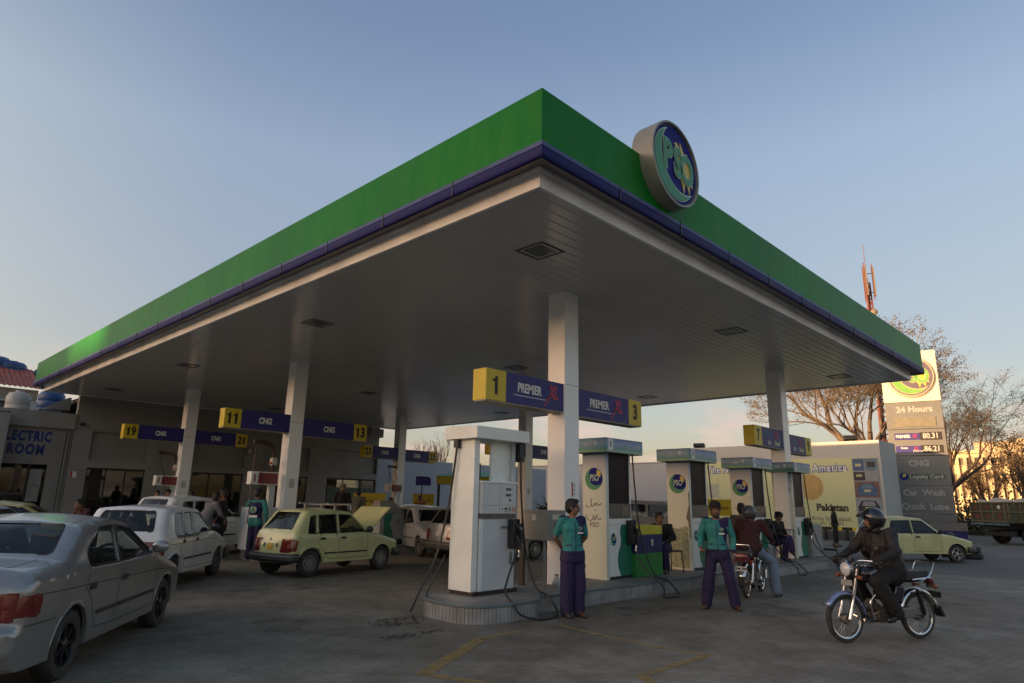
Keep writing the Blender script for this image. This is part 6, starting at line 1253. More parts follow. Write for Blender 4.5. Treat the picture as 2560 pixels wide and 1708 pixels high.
def person(loc, yaw, label, pose=None, top=M_teal, top2=None, trouser=M_tr, shoes=M_shoe, cap=None, hair=True, helmet=None, moustache=False, beard=False, sleeve='long', vox=.012, loose=1., hem=.86, fat=1., collar=True, colorfn=None, look=0., group='people at the filling station', skirt=0, nohead=False, low=False):
    """faces local +x; joints may be overridden by `pose`"""
    J = dict(pel=(0, 0, .93), wai=(-.005, 0, 1.06), che=(0, 0, 1.27), nec=(-.01, 0, 1.44), hea=(.01, 0, 1.565),
             shl=(0, .175, 1.39), shr=(0, -.175, 1.39), ell=(-.02, .225, 1.12), elr=(-.02, -.225, 1.12), wrl=(.03, .23, .87), wrr=(.03, -.23, .87),
             hdl=(.15, 0, -1), hdr=(.15, 0, -1), pnl=(0, -1, 0), pnr=(0, 1, 0), cul=.45, cur=.45,
             hil=(0, .085, .9), hir=(0, -.085, .9), knl=(.015, .1, .5), knr=(.015, -.1, .5), anl=(-.01, .1, .09), anr=(-.01, -.1, .09), tol=(.17, .13, .03), tor=(.17, -.13, .03), tilt=0.)
    J.update(pose or {}); V_ = {k: Vector(v) if isinstance(v, tuple) else v for k, v in J.items()}
    e = empty('person', loc, yaw, label, 'person', group); f = fat
    g = MB()                                                        # ---- skin body, one continuous surface
    def torso(g, k):
        rings = [(V_['pel']+Vector((0, 0, -.08)), .105*k, .15*k), (V_['pel'], .115*k, .165*k*f), (V_['wai'], .105*k*f, .145*k*f), ((V_['wai']+V_['che'])/2, .115*k, .155*k), (V_['che'], .12*k, .175*k), ((V_['shl']+V_['shr'])/2+Vector((0, 0, -.02)), .095*k, .165*k), ((V_['shl']+V_['shr'])/2+(V_['nec']-V_['che']).normalized()*.035, .06*k, .085*k)]
        n = 16; vs = []; side = (V_['shl']-V_['shr']).normalized(); sp = (V_['hil']-V_['hir']).normalized()
        for i, (c, a, b) in enumerate(rings):
            s = sp.lerp(side, i/6).normalized(); up = (V_['nec']-V_['pel']).normalized(); fr = s.cross(up).normalized(); vs += [c+fr*math.cos(2*PI*j/n)*a+s*math.sin(2*PI*j/n)*b for j in range(n)]
        fs = [(i*n+j, i*n+(j+1) % n, (i+1)*n+(j+1) % n, (i+1)*n+j) for i in range(6) for j in range(n)]+[tuple(range(n))[::-1], tuple(range(6*n, 7*n))]; g.add(vs, fs)
    torso(g, .9); capsule(g, V_['che'], V_['nec'], .07, .057); capsule(g, V_['nec'], V_['hea']+Vector((-.01, 0, -.04)), .056, .054)
    H = V_['hea']; yawh = look; Hm = Matrix.Translation(H) @ Matrix.Rotation(yawh, 4, 'Z') @ Matrix.Rotation(J['tilt'], 4, 'Y')
    if not nohead:
        g.ball((-.012, 0, .035), (.098, .077, .1), 16, 0, Hm); g.ball((.012, 0, -.03), (.08, .063, .083), 16, 0, Hm); g.ball((.045, 0, -.085), (.037, .035, .03), 10, 0, Hm)
        tmp = MB(); capsule(tmp, (.083, 0, .03), (.107, 0, -.018), .009, .0155, 8); g.add(tmp.v, tmp.f, 0, Hm); g.ball((.094, 0, -.052), (.014, .024, .012), 8, 0, Hm); g.ball((.083, 0, .042), (.014, .045, .012), 8, 0, Hm)
        for s in (1, -1): g.ball((-.012, s*.078, -.002), (.02, .012, .032), 8, 0, Hm); g.ball((.062, s*.037, -.02), (.025, .02, .025), 8, 0, Hm)
    for s, sh, el, wr, hd, pn, cu in ((1, 'shl', 'ell', 'wrl', 'hdl', 'pnl', 'cul'), (-1, 'shr', 'elr', 'wrr', 'hdr', 'pnr', 'cur')):
        capsule(g, V_[sh], V_[el], .047, .04); capsule(g, V_[el], V_[wr], .04, .026); hand(g, V_[wr], V_[hd], V_[pn], J[cu], s)
    for hi, kn, an, to in (('hil', 'knl', 'anl', 'tol'), ('hir', 'knr', 'anr', 'tor')):
        capsule(g, V_[hi], V_[kn], .078, .052); capsule(g, V_[kn], V_[an], .05, .036); capsule(g, V_[an]+Vector((0, 0, -.03)), V_[to], .038, .03)
    remesh(g, 'body', SKIN, e, .0085 if not low else .014, 2)
    g = MB(); lo = loose                                            # ---- shirt or jacket
    torso(g, 1.05*(.5+.5*lo))
    ts = .5+.5*lo; ends = {'long': 1.0, 'short': 0.0, 'half': .35}[sleeve]
    for sh, el, wr in (('shl', 'ell', 'wrl'), ('shr', 'elr', 'wrr')):
        A, B, C = V_[sh], V_[el], V_[wr]; inn = (V_['che']+Vector((0, 0, .08))-A).normalized()
        capsule(g, A+inn*.05, A, .07*ts, .068*ts); capsule(g, A, B if ends > .1 else A.lerp(B, .78), .066*ts, .056*ts)
        if ends > .1: capsule(g, B, B.lerp(C, ends-.04 if ends == 1 else ends), .056*ts, .04*ts)
    # skirt of the garment down to the hem
    hz = hem; P = V_['pel']; capsule(g, V_['wai'], P, .142*ts*f, .152*ts*f, 14, .9, (1, 0, 0)); 
    if hem < P.z-.02 and not J.get('sit'): capsule(g, (P.x, P.y+.06, P.z-.02), (P.x, P.y+.068, hem+.04), .13*ts*f, .128*ts*f, 14, 1.08, (1, 0, 0)); capsule(g, (P.x, P.y-.06, P.z-.02), (P.x, P.y-.068, hem+.04), .13*ts*f, .128*ts*f, 14, 1.08, (1, 0, 0))
    if collar:
        for s in (1, -1): capsule(g, V_['nec']+Vector((-.05, s*.02, 0)), V_['nec']+Vector((.045, s*.045, -.045)), .022, .018)
        capsule(g, V_['nec']+Vector((-.04, -.05, -.01)), V_['nec']+Vector((-.04, .05, -.01)), .028, .028)
    mats = [top]+([top2, trouser] if top2 else []); remesh(g, 'shirt' if sleeve != 'jacket' else 'jacket', mats, e, vox, 3, colorfn, .014 if loose < 1.2 else .02)
    g = MB(); tl = J.get('tl', 1.0)                                 # ---- trousers
    capsule(g, P+Vector((0, .04, -.02)), P+Vector((0, -.04, -.02)), .118*f, .118*f, 14, .95, (1, 0, 0))
    for hi, kn, an in (('hil', 'knl', 'anl'), ('hir', 'knr', 'anr')):
        capsule(g, V_[hi], V_[kn], .1*(.6+.4*tl), .088*tl); capsule(g, V_[kn], V_[an].lerp(V_[kn], .0), .088*tl, .08*tl)
    remesh(g, 'trousers', trouser, e, vox, 3, None, .013)
    g = MB()
    for an, to in (('anl', 'tol'), ('anr', 'tor')):
        A, T_ = V_[an], V_[to]; capsule(g, A+Vector((0, 0, -.035)), T_, .05, .04, 12); capsule(g, A+Vector((-.02, 0, -.045)), A+Vector((0, 0, -.0)), .045, .042, 12)
    remesh(g, 'shoes', shoes, e, .01, 2)
    if nohead: return e
    g = MB()
    if hair and not helmet:
        g.ball((-.02, 0, .055), (.103, .085, .092), 16, 0, Hm); g.ball((-.045, 0, .0), (.078, .083, .09), 14, 0, Hm)
        if not cap: g.ball((.035, 0, .105), (.06, .066, .04), 12, 0, Hm)
        for s in (1, -1): g.ball((.0, s*.07, .03), (.045, .018, .04), 8, 0, Hm)
    if beard: g.ball((.04, 0, -.088), (.05, .056, .045), 10, 0, Hm); g.ball((.0, .045, -.055), (.045, .03, .05), 8, 0, Hm); g.ball((.0, -.045, -.055), (.045, .03, .05), 8, 0, Hm)
    if g.v: remesh(g, 'hair', HAIR, e, .009, 2)
    g = MB()
    if moustache or beard: tmp = MB(); capsule(tmp, (.098, .028, -.04), (.106, 0, -.034), .005, .008, 8); capsule(tmp, (.098, -.028, -.04), (.106, 0, -.034), .005, .008, 8); g.add(tmp.v, tmp.f, 0, Hm); g.build('moustache', HAIR, e)
    g = MB()
    for s in (1, -1): g.ball((.083, s*.031, .018), (.011, .014, .008), 8, 0, Hm); g.box(.082, .098, s*.031-.018, s*.031+.018, .038, .044, 0, Hm)
    g.build('eyes', M_eye, e)
    if cap == 'beanie': g = MB(); g.ball((-.012, 0, .09), (.108, .093, .075), 18, 0, Hm); g.lathe([(.1, .04), (.108, .05), (.108, .085), (.1, .095)], 20, 0, Hm @ Matrix.Translation((-.012, 0, 0)) @ Matrix.Scale(.87, 4, (0, 1, 0))); g.build('cap', M_blkc, e)
    elif cap: g = MB(); g.ball((-.01, 0, .085), (.112, .097, .058), 18, 0, Hm); g.ball((.075, 0, .06), (.07, .07, .014), 14, 0, Hm); g.build('cap', cap, e)
    if helmet:
        g = MB(); n = 28; prof = [(R(-58), 1), (R(-35), 1), (R(-10), 1), (R(15), 1), (R(40), 1), (R(62), 1), (R(80), 1)]
        vs = []; rr = (.152, .132, .145)
        for k in range(11):
            el_ = R(-52+k*13.6)
            for j in range(n): a = 2*PI*j/n; vs.append((rr[0]*math.cos(el_)*math.cos(a)-.012, rr[1]*math.cos(el_)*math.sin(a), rr[2]*math.sin(el_)+.04))
        fs = []
        for k in range(10):
            for j in range(n):
                a = 2*PI*(j+.5)/n; a = a-2*PI if a > PI else a
                if abs(a) < R(56) and k < (4 if abs(a) < R(50) else 3): continue
                fs.append((k*n+j, k*n+(j+1) % n, (k+1)*n+(j+1) % n, (k+1)*n+j))
        fs.append(tuple(range(10*n, 11*n))); g.add(vs, fs, 0, Hm); hm = g.build('helmet', helmet, e, angle=60); so = hm.modifiers.new('s', 'SOLIDIFY'); so.thickness = .022; so.offset = -1
        g = MB(); g.add([(.125, .11, .075), (.16, .07, .095), (.175, 0, .1), (.16, -.07, .095), (.125, -.11, .075), (.15, .1, .05), (.19, .06, .062), (.205, 0, .066), (.19, -.06, .062), (.15, -.1, .05)], [(0, 1, 6, 5), (1, 2, 7, 6), (2, 3, 8, 7), (3, 4, 9, 8)], 0, Hm); v_ = g.build('visor', M_dark, hm); so = v_.modifiers.new('s', 'SOLIDIFY'); so.thickness = .008
        g = MB()
        for s in (1, -1): g.tube([Hm @ Vector((.03, s*.105, -.03)), Hm @ Vector((.05, s*.07, -.09)), Hm @ Vector((.05, 0, -.115))], .007, 6)
        g.build('chin_strap', M_dark, hm)
    return e
AZc = lambda x, y: math.atan2(-5.067-y, -5.662-x)                    # heading towards the street
# uniform: teal with a navy yoke over the wearer's left breast
def unif(c):
    if c.z < .94: return 2                                           # purple tunic below the teal coat
    if c.x > .05 and ((abs(c.z-1.02) < .011 and .05 < abs(c.y) < .14) or (abs(c.y) < .007 and c.z < 1.38)): return 1
    if c.z > 1.425 or (c.y > .03+.25*(1.42-c.z) and c.z > 1.04 and c.x > -.02 and c.y < (.2 if c.z > 1.3 else .165)): return 1
    return 0
def unif_back(c): return 1 if (c.x < .06 and abs(c.y) < .165 and .98 < c.z < 1.36) or c.z > 1.425 else 0
def badge(e, at, face, r=.04, tagx=True):
    g = MB(); M = Matrix.Translation(at) @ Matrix.Rotation(face, 4, 'Z'); c = [(math.cos(2*PI*i/20), math.sin(2*PI*i/20)) for i in range(20)]
    emblem(g, r, M, .0015)
    if tagx: g.box(-r*1.1, r*1.1, -.004, 0, -r*2.0, -r*1.45, 3, M)
    g.build('badge', [M_eb, M_eg, M_ey, M_wht], e)
# 1: attendant standing before the column, looking to the right, hands behind his back
p = person((2.53, 1.52, 0), R(-118), 'man in teal and navy uniform before the front column, hands behind his back',
    dict(shl=(-.01, .175, 1.39), shr=(-.01, -.175, 1.39), ell=(-.08, .25, 1.13), elr=(-.08, -.25, 1.13), wrl=(-.17, .1, .93), wrr=(-.17, -.1, .95), hdl=(-.1, -1, -.3), hdr=(-.1, 1, -.3), pnl=(-1, 0, 0), pnr=(-1, 0, 0), tilt=.05, tl=1.2), top2=M_navy, moustache=True, sleeve='short', hem=.78, look=R(62), colorfn=unif)
badge(p, (.128, .075, 1.27), PI/2)
# 2: attendant in a dark cap, legs apart
p = person((5.0, .42, 0), R(-152), 'man in teal and navy uniform and black knitted cap standing with legs apart',
    dict(elr=(-.02, -.27, 1.14), wrr=(.12, -.27, .98), hdr=(.8, .1, -.6), ell=(-.04, .26, 1.13), wrl=(.02, .25, .9), cur=.9, knl=(.02, .17, .5), anl=(-.02, .24, .09), tol=(.14, .3, .03), knr=(.02, -.15, .5), anr=(-.01, -.21, .09), tor=(.15, -.26, .03), tilt=.12, tl=1.12), top2=M_navy, cap='beanie', beard=True, hem=.79, look=R(10), colorfn=unif)
badge(p, (.13, .08, 1.26), PI/2)
# 3: young man leaning behind the painted box
person((7.1, 2.72, .262), R(-165), 'young man in a black jacket sitting behind the painted box, looking at the street',
    dict(sit=1, pel=(-.02, 0, .5), wai=(.03, 0, .63), che=(.14, 0, .82), nec=(.2, 0, .98), hea=(.25, 0, 1.09), shl=(.15, .18, .93), shr=(.15, -.18, .93), ell=(.2, .28, .7), elr=(.2, -.28, .7), wrl=(.4, .12, .62), wrr=(.4, -.1, .62), hdl=(1, -.3, -.3), hdr=(1, .3, -.3), pnl=(0, 0, -1), pnr=(0, 0, -1),
         hil=(0, .09, .5), hir=(0, -.09, .5), knl=(.4, .14, .52), knr=(.4, -.14, .52), anl=(.36, .14, .1), anr=(.38, -.14, .1), tol=(.52, .16, .04), tor=(.54, -.16, .04)), top=M_blkc, trouser=M_tr, hem=.5, look=R(35))
# 4: man in a flat cap sitting with crossed legs
person((12.3, 2.5, .262), R(-110), 'man in black with a flat cap seated on the island with legs crossed',
    dict(sit=1, pel=(-.02, 0, .5), wai=(-.01, 0, .63), che=(.07, 0, .84), nec=(.1, 0, 1.0), hea=(.15, 0, 1.11), shl=(.06, .18, .95), shr=(.06, -.18, .95), ell=(.08, .25, .7), elr=(.08, -.25, .7), wrl=(.32, .08, .66), wrr=(.32, -.06, .66), hdl=(1, -.3, -.1), hdr=(1, .3, -.1), pnl=(0, 0, -1), pnr=(0, 0, -1),
         hil=(0, .09, .5), hir=(0, -.09, .5), knl=(.42, .04, .58), knr=(.42, -.08, .52), anl=(.62, -.12, .3), anr=(.36, -.1, .1), tol=(.74, -.2, .22), tor=(.53, -.1, .04), tilt=.3), top=M_blkc, trouser=M_navy, shoes=M_shoeb, hem=.5, cap=M_blkc)
# 5: man far off before the banner
person((25.6, 5.45, 0), R(-60), 'distant man in dark jacket standing before the yellow banner', dict(wrl=(.08, .12, 1.0), wrr=(.1, -.12, 1.02), ell=(-.02, .26, 1.15), elr=(-.02, -.26, 1.15)), top=M_blkc, trouser=M_blkc, shoes=M_shoeb, low=True, vox=.02)
# 6: attendant by the gas dispenser, back to the camera
p = person((2.75, 12.55, .02), R(38), 'man in uniform seen from behind, round emblem on his back, by the gas dispenser',
    dict(ell=(.1, .3, 1.25), wrl=(.3, .3, 1.3), hdl=(1, 0, 0), elr=(-.02, -.27, 1.12), wrr=(.05, -.27, .9), tilt=.1), top2=M_navy, cap=M_navy, hem=.84, colorfn=unif_back, low=True, vox=.016)
p.scale = (1.08, 1.08, 1.08); badge(p, (-.15, 0, 1.2), -PI/2, .1, True)
# 7, 8: men at the white hatchback
p = person((1.6, 13.0, 0), R(15), 'man in a grey jacket bending forward beside the white hatchback', dict(pel=(0, 0, .95), wai=(.03, 0, 1.07), che=(.13, 0, 1.25), nec=(.22, 0, 1.4), hea=(.28, 0, 1.5), shl=(.15, .18, 1.36), shr=(.15, -.18, 1.36), ell=(.25, .25, 1.12), elr=(.25, -.25, 1.12), wrl=(.42, .2, 1.0), wrr=(.42, -.2, 1.0)), top=M_grc, trouser=M_blkc, shoes=M_shoeb, low=True, vox=.018, hem=.8, fat=1.15); p.scale = (1.05,)*3
p = person((2.15, 13.3, 0), R(140), 'man in black behind the man in the grey jacket', dict(), top=M_blkc, trouser=M_blkc, shoes=M_shoeb, low=True, vox=.02, hem=.7, look=R(20)); p.scale = (1.06,)*3
# 9..: bystanders farther back, only heads and shoulders show
B = [((6.55, 14.45, .262), R(-120), 'bearded man in pale grey cap with hands together behind the yellow hatchback', dict(ell=(.02, .25, 1.14), elr=(.02, -.25, 1.14), wrl=(.2, .04, 1.1), wrr=(.2, -.04, 1.08), hdl=(0, -1, 0), hdr=(0, 1, 0)), M_blkc, mat('cap_grey', (.16, .17, .16), .8), True, 1.08),
     ((7.35, 14.7, .262), R(40), 'dark haired man seen from behind next to the bearded man', {}, M_olive, None, False, 1.0),
     ((11.9, 17.1, 0), R(-140), 'man in a red jacket standing by the white car beyond the island', {}, M_redc, None, False, 1.06),
     ((8.9, 15.0, 0), R(-100), 'man in dark red shirt below the far red display', {}, M_maroon, None, False, 1.0),
     ((2.25, 18.7, 0), R(-100), 'leftmost dark figure under board 19, head and shoulders only', {}, M_blkc, None, False, 1.05),
     ((2.75, 19.2, 0), R(-90), 'dark capped figure beside another under board 19', {}, M_blkc, M_blkc, False, 1.08),
     ((3.3, 18.5, 0), R(-150), 'pale shirted figure right of the two dark figures under board 19', {}, mat('cloth_pale', (.25, .24, .22), .8), None, False, 1.03)]
for loc, yaw, lb, ps, tp_, cp, bd, s in B:
    p = person(loc, yaw, lb, ps, top=tp_, trouser=M_blkc, shoes=M_shoeb, cap=cp, beard=bd, low=True, vox=.02); p.scale = (s, s, s)
p = person((-.2, 16.4, 0), R(-160), 'person in dark red crouching by the shop window at left', dict(sit=1, pel=(-.02, 0, .62), wai=(.03, 0, .74), che=(.14, 0, .92), nec=(.2, 0, 1.07), hea=(.27, 0, 1.16), shl=(.15, .18, 1.03), shr=(.15, -.18, 1.03), ell=(.25, .25, .8), elr=(.25, -.25, .8), wrl=(.45, .12, .72), wrr=(.45, -.1, .72), hil=(0, .09, .6), hir=(0, -.09, .6), knl=(.4, .14, .55), knr=(.4, -.14, .55), anl=(.2, .14, .1), anr=(.2, -.14, .1), tol=(.36, .16, .04), tor=(.36, -.16, .04)), top=M_maroon, trouser=M_blkc, low=True, vox=.02, hem=.6)
p.scale = (1.15,)*3
# ---------------------------------------------------------------- motorcycles
def motorcycle(loc, yaw, label, tankm, steer=0, redlamps=True, fendm=None, tailm=None, panelm=None):
    e = empty('motorcycle', loc, yaw, label, 'motorcycle', 'motorcycles'); R_ = .287; CH = M_chrome; fendm = fendm or CH
    dirty = mat('engine_alloy', (.2, .18, .15), .45, .7, var=.3, scale=12); FR = mat('frame_black', (.015, .014, .014), .4)
    def wheel(x, nm, rot=0):
        M = Matrix.Translation((x, 0, R_)) @ Matrix.Rotation(PI/2, 4, 'X'); g = MB(); g.lathe([(R_-.052, -.02), (R_-.03, -.03), (R_-.008, -.022), (R_, 0), (R_-.008, .022), (R_-.03, .03), (R_-.052, .02)], 44, 0, M, closed=True); w_ = g.build('wheel', M_rubber, e)
        g = MB(); g.lathe([(R_-.066, -.02), (R_-.052, -.026), (R_-.05, -.018), (R_-.062, 0), (R_-.05, .018), (R_-.052, .026), (R_-.066, .02), (R_-.07, 0)], 44, 0, M, closed=True); g.build('rim', CH, w_)
        g = MB(); g.lathe([(0, -.055), (.055, -.055), (.065, -.04), (.065, .03), (.04, .05), (0, .05)], 24, 0, M); g.build('hub', dirty, w_)
        g = MB()
        for i in range(36):
            a = 2*PI*i/36; b = a+(.35 if i % 2 else -.35); s = .025 if i % 4 < 2 else -.025
            g.tube([M @ Vector((math.cos(b)*.055, math.sin(b)*.055, s)), M @ Vector((math.cos(a)*(R_-.066), math.sin(a)*(R_-.066), 0))], .0016, 3, cap=False)
        g.build('spokes', M_steel, w_); return w_
    wheel(.6, 'front'); wheel(-.61, 'rear')
    def fender(x, a0, a1, m, wd=.055, rr=R_+.03, tail=0):
        g = MB(); n = 16; vs = []; sec = [(-wd, -.03), (-wd*.9, .0), (-wd*.5, .012), (0, .016), (wd*.5, .012), (wd*.9, .0), (wd, -.03)]
        for i in range(n+1):
            a = R(a0+(a1-a0)*i/n)
            for y, h in sec: vs.append((x+math.cos(a)*(rr+h), y, R_+math.sin(a)*(rr+h)))
        k = len(sec); g.add(vs, [(i*k+j, i*k+j+1, (i+1)*k+j+1, (i+1)*k+j) for i in range(n) for j in range(k-1)]); o = g.build('mudguard', m, e, angle=60); s = o.modifiers.new('s', 'SOLIDIFY'); s.thickness = .003; return o
    fender(.6, 30, 175, fendm); fr_ = fender(-.61, 15, 165, CH, .065, R_+.045)
    g = MB(); g.box(-1.02, -.93, -.05, .05, .2, .32, 0, Matrix.Rotation(R(0), 4, 'Y')) if False else g.prism([(-.93, .4), (-.97, .4), (-1.03, .27), (-1.0, .26)], -.06, .06); g.build('mud_flap', M_black, e)
    # fork
    g = MB()
    for s in (1, -1): g.tube([(.6, s*.085, R_), (.52, s*.085, .52)], .019, 10, 1); g.tube([(.52, s*.085, .52), (.395, s*.085, .93)], .021, 10, 0); g.tube([(.6, s*.085, R_), (.56, s*.085, .4)], .026, 10, 1)
    g.build('fork', [mat('fork_upper', (.35, .34, .36), .25, .7), CH], e)
    g = MB(); g.box(.38, .45, -.12, .12, .9, .93); g.box(.41, .47, -.11, .11, .78, .81); g.cyl((.41, 0, .78), (.37, 0, .95), .03); g.build('fork_yoke', tankm, e)
    g = MB(); g.tube(smooth([(.3, .37, .985), (.36, .25, .995), (.4, .12, .99), (.4, .05, .94), (.4, -.05, .94), (.4, -.12, .99), (.36, -.25, .995), (.3, -.37, .985)], 5), .011, 8); hb_ = g.build('handlebar', CH, e)
    for s in (1, -1):
        g = MB(); g.cyl((.33, s*.28, .995), (.3, s*.385, .985), .017); g.tube([(.35, s*.27, .99), (.4, s*.33, .98), (.37, s*.4, .975)], .006, 6); g.build('grip', M_dark, hb_)
        g = MB(); g.tube([(.36, s*.26, .99), (.34, s*.3, 1.12)], .006, 6); g.ball((.335, s*.32, 1.15), (.015, .055, .04), 12); g.build('mirror', M_dark, hb_)
        g = MB(); g.cyl((.46, s*.09, .79), (.46, s*.16, .79), .01); g.ball((.47, s*.18, .79), (.035, .03, .03), 10); g.build('indicator', M_amber, e)
        g = MB(); g.cyl((-.78, s*.07, .66), (-.78, s*.13, .66), .01); g.ball((-.79, s*.16, .66), (.035, .03, .03), 10); g.build('indicator', M_amber if redlamps else CH, e)
    g = MB(); g.lathe([(0, -.09), (.05, -.08), (.085, -.03), (.09, .02), (.085, .03)], 24, 0, Matrix.Translation((.5, 0, .88)) @ Matrix.Rotation(PI/2, 4, 'Y')); hl = g.build('headlight', CH, e); g = MB(); g.lathe([(.083, .025), (.06, .045), (0, .055)], 24, 0, Matrix.Translation((.5, 0, .88)) @ Matrix.Rotation(PI/2, 4, 'Y')); g.build('headlight_glass', M_lampc, hl)
    g = MB(); g.cyl((.43, 0, .97), (.41, 0, 1.02), .04, n=16); g.build('speedometer', M_dark, e)
    g = MB(); g.box(.515, .52, -.09, .09, .68, .75); g.build('front_plate', mat('plate_grey', (.3, .3, .28), .5), e)
    # tank
    g = MB(); sec = [(.33, .045, .77, .85), (.29, .085, .73, .895), (.2, .115, .71, .92), (.08, .12, .71, .915), (-.04, .1, .715, .88), (-.12, .06, .73, .84)]; n = 20; vs = []
    for x, w_, z0, z1 in sec:
        for j in range(n):
            a = 2*PI*j/n; c, s = math.cos(a), math.sin(a); pw_ = lambda v: math.copysign(abs(v)**.75, v); vs.append((x, pw_(c)*w_, (z0+z1)/2+pw_(s)*(z1-z0)/2))
    g.add(vs, [(i*n+j, i*n+(j+1) % n, (i+1)*n+(j+1) % n, (i+1)*n+j) for i in range(5) for j in range(n)]+[tuple(range(n)), tuple(range(5*n, 6*n))]); tk_ = g.build('fuel_tank', tankm, e, angle=60); g = MB(); g.cyl((.18, 0, .915), (.18, 0, .935), .03); g.build('tank_cap', CH, tk_)
    for s in (1, -1): g = MB(); g.ball((.14, s*.112, .815), (.1, .012, .045), 14); g.build('tank_panel', CH, tk_)
    # seat
    g = MB(); P = fillet([(-.1, .76), (-.06, .83, .03), (-.35, .82, .05), (-.5, .85, .05), (-.76, .86, .05), (-.78, .77, .02), (-.3, .74)], 4); g.prism(P, -.11, .11); g.build('seat', mat('seat_vinyl', (.03, .03, .035), .45), e, bevel=.02)
    g = MB(); g.tube(smooth([(-.6, .13, .73), (-.74, .14, .8), (-.82, .14, .93), (-.83, .1, .95), (-.83, -.1, .95), (-.82, -.14, .93), (-.74, -.14, .8), (-.6, -.13, .73)], 4), .011, 8); g.tube([(-.45, .12, .745), (-.75, .13, .77)], .012, 6); g.tube([(-.45, -.12, .745), (-.75, -.13, .77)], .012, 6); g.build('grab_rail', CH, e)
    g = MB(); g.box(-.9, -.83, -.06, .06, .68, .75); tl_ = g.build('tail_lamp', M_tail if redlamps else M_tail, e, bevel=.015); g = MB(); g.box(-.93, -.86, -.035, .035, .63, .68) ; g.build('lamp_bracket', M_dark, tl_)
    if tailm: g = MB(); g.prism([(-.55, .7), (-.6, .78), (-.88, .8), (-.9, .72), (-.8, .64)], -.1, .1); g.build('tail_fairing', tailm, e, bevel=.02); g = MB(); g.box(-.915, -.905, -.07, .07, .66, .735); g.build('tail_lens', M_tail, e)
    g = MB(); g.box(-.95, -.945, -.1, .1, .5, .58); pl_ = g.build('number_plate', M_wht if tailm else M_dark, e)
    if tailm:
        g = MB(); put_text(g, 'RIM 784', (-.952, 0, .54), .055, 0, face=-PI/2, bold=.03, depth=.002); g.build('plate_lettering', M_blk, pl_)
    # frame and engine
    g = MB(); g.tube([(.385, 0, .84), (.2, 0, .72), (-.1, 0, .7), (-.7, 0, .72)], .018, 8); g.tube([(.38, 0, .8), (.28, 0, .4), (.22, 0, .25), (-.2, 0, .22), (-.3, 0, .36), (-.25, 0, .68)], .016, 8)
    for s in (1, -1): g.tube([(-.28, s*.08, .34), (-.61, s*.09, R_)], .016, 8)
    g.build('frame', FR, e)
    g = MB(); g.ball((-.02, 0, .33), (.17, .11, .095), 18); g.cyl((.06, -.1, .3), (.06, .1, .3), .075, n=18); g.cyl((-.13, -.1, .32), (-.13, .1, .32), .065, n=18); g.cyl((.0, 0, .36), (.17, 0, .43), .06, n=14)
    for i in range(5): g.cyl((.08+i*.03, 0, .39+i*.013), (.088+i*.03, 0, .394+i*.013), .075, n=16)
    g.build('engine', dirty, e)
    g = MB(); g.box(-.1, .06, -.05, .05, .5, .64); g.prism([(-.16, .5), (-.3, .48), (-.36, .66), (-.2, .68)], -.09, .09); g.build('side_panel', panelm or tankm, e, bevel=.02)
    g = MB(); g.tube(smooth([(.2, -.05, .4), (.25, -.08, .3), (.15, -.12, .2), (-.2, -.14, .22), (-.4, -.15, .25)], 4), .017, 8); g.tube([(-.4, -.15, .25), (-.48, -.155, .265), (-.9, -.16, .33), (-.92, -.16, .333)], [.02, .037, .037, .02], 12); g.build('exhaust', CH, e)
    g = MB(); g.box(-.62, -.2, .06, .1, .27, .4); g.build('chain_cover', mat('chaincase', (.25, .25, .24), .35, .6), e, bevel=.015)
    for s in (1, -1):
        g = MB(); g.tube([(-.61, s*.11, R_+.02), (-.52, s*.12, .62)], [.022, .022], 12); 
        for i in range(9): t = i/9; g.cyl((-.6+.07*t, s*.115, .34+.24*t), (-.597+.07*t, s*.115, .35+.24*t), .03, n=12)
        g.build('shock_absorber', FR if s > 0 else CH, e)
    g = MB(); g.cyl((.0, -.2, .26), (.0, .2, .26), .012); g.build('footpeg', M_dark, e)
    g = MB(); g.tube(smooth([(.29, -.17, .3), (.33, -.17, .5), (.2, -.17, .62)], 4), .011, 6); g.tube(smooth([(.29, .17, .3), (.33, .17, .5), (.2, .17, .62)], 4), .011, 6) ; g.tube([(.29, -.17, .3), (.24, 0, .24), (.29, .17, .3)], .011, 6)
    g.build('leg_guard', CH, e)
    g = MB()
    for s in (1, -1): g.tube(smooth([(.38, s*.2, .99), (.46, s*.12, .9), (.42, s*.05, .75), (.2, s*.03, .68)], 5), .004, 5)
    g.tube(smooth([(.4, .12, .95), (.52, .1, .6), (.6, .06, .33)], 5), .004, 5); g.build('cables', M_dark, e)
    return e
Y1 = math.atan2(-1.935+2.50, 3.71-4.79)
b1 = motorcycle((4.24, -2.21, 0), Y1, 'black motorcycle with chrome headlamp ridden across the forecourt at right', mat('tank_black', (.015, .012, .014), .15, coat=.8), fendm=mat('mudguard_chrome_blue', (.3, .36, .55), .2, .6))
b2 = motorcycle((7.17, .82, 0), R(12), 'red motorcycle standing at the pumps seen from behind', mat('tank_red', (.22, .006, .008), .2, coat=.7), tailm=mat('tank_red', (.22, .006, .008), .2), redlamps=True)
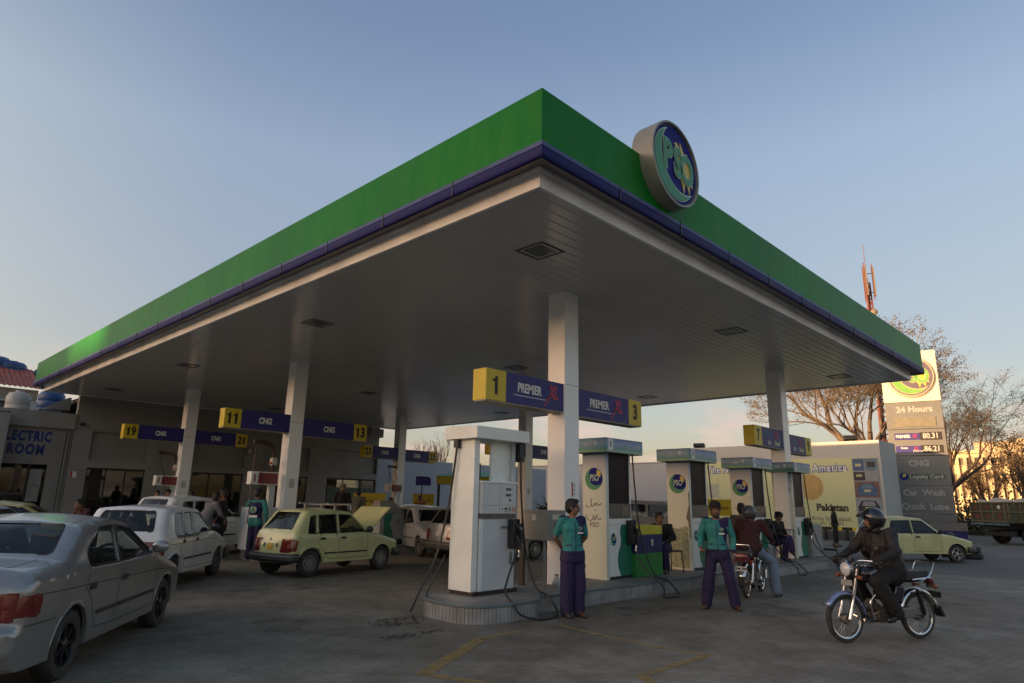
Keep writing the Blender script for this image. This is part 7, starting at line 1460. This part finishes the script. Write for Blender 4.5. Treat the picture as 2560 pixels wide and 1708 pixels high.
RP = dict(sit=1, pel=(-.22, 0, .87), wai=(-.19, 0, 1.0), che=(-.1, 0, 1.2), nec=(-.06, 0, 1.36), hea=(-.02, 0, 1.475), shl=(-.08, .2, 1.32), shr=(-.08, -.2, 1.32), ell=(.03, .34, 1.1), elr=(.03, -.34, 1.1), wrl=(.24, .31, 1.02), wrr=(.24, -.31, 1.02),
    hdl=(1, .15, -.25), hdr=(1, -.15, -.25), pnl=(0, 0, -1), pnr=(0, 0, -1), cul=1.1, cur=1.1, hil=(-.18, .1, .85), hir=(-.18, -.1, .85), knl=(.22, .19, .74), knr=(.22, -.19, .74), anl=(-.06, .19, .36), anr=(-.06, -.19, .36), tol=(.1, .21, .28), tor=(.1, -.21, .28), tl=1.15)
p = person((4.24, -2.21, 0), Y1, 'rider in charcoal jacket and glossy black helmet on the black motorcycle, looking aside', RP, top=M_jack, trouser=M_blkc, shoes=M_shoeb, helmet=mat('helmet_black', (.012, .012, .014), .12, coat=.8), beard=True, hem=.84, look=R(-32), loose=1.5, fat=1.15)
g = MB()
for s in (1, -1): g.add([(-.03, s*.0, 1.42), (.06, s*.02, 1.36), (.07, s*.1, 1.35), (-.02, s*.12, 1.41), (-.13, s*.08, 1.43), (-.14, 0, 1.44)], [(0, 1, 2, 3), (0, 3, 4, 5)])
cl_ = g.build('collar', M_jack, p, recalc=False); so_ = cl_.modifiers.new('s', 'SOLIDIFY'); so_.thickness = .018
g = MB()
for s in (1, -1): hand(g, (.24, s*.31, 1.02), (1, s*.15, -.25), (0, 0, -1), 1.1, s, 1.22)
remesh(g, 'gloves', M_blkc, p, .009, 1)
p = person((7.17, .82, 0), R(12), 'rider from behind in dark maroon jacket and jeans on the red motorcycle, one foot down',
    dict(RP, knr=(.12, -.34, .6), anr=(-.02, -.4, .1), tor=(.14, -.44, .04), hir=(-.18, -.1, .86), knl=(.12, .3, .6), anl=(.0, .36, .1), tol=(.16, .38, .04), che=(-.12, 0, 1.2)), top=M_maroon, trouser=M_jean, shoes=M_shoeb, helmet=mat('helmet_grey', (.06, .06, .065), .35), hem=.8, look=R(0), loose=1.45, fat=1.12)
person((8.05, 1.4, 0), R(20), 'man in brown jacket and dark trousers standing behind the red motorcycle', {}, top=M_brc, trouser=M_blkc, shoes=M_shoeb, hem=.75, low=True, vox=.014, loose=1.2)
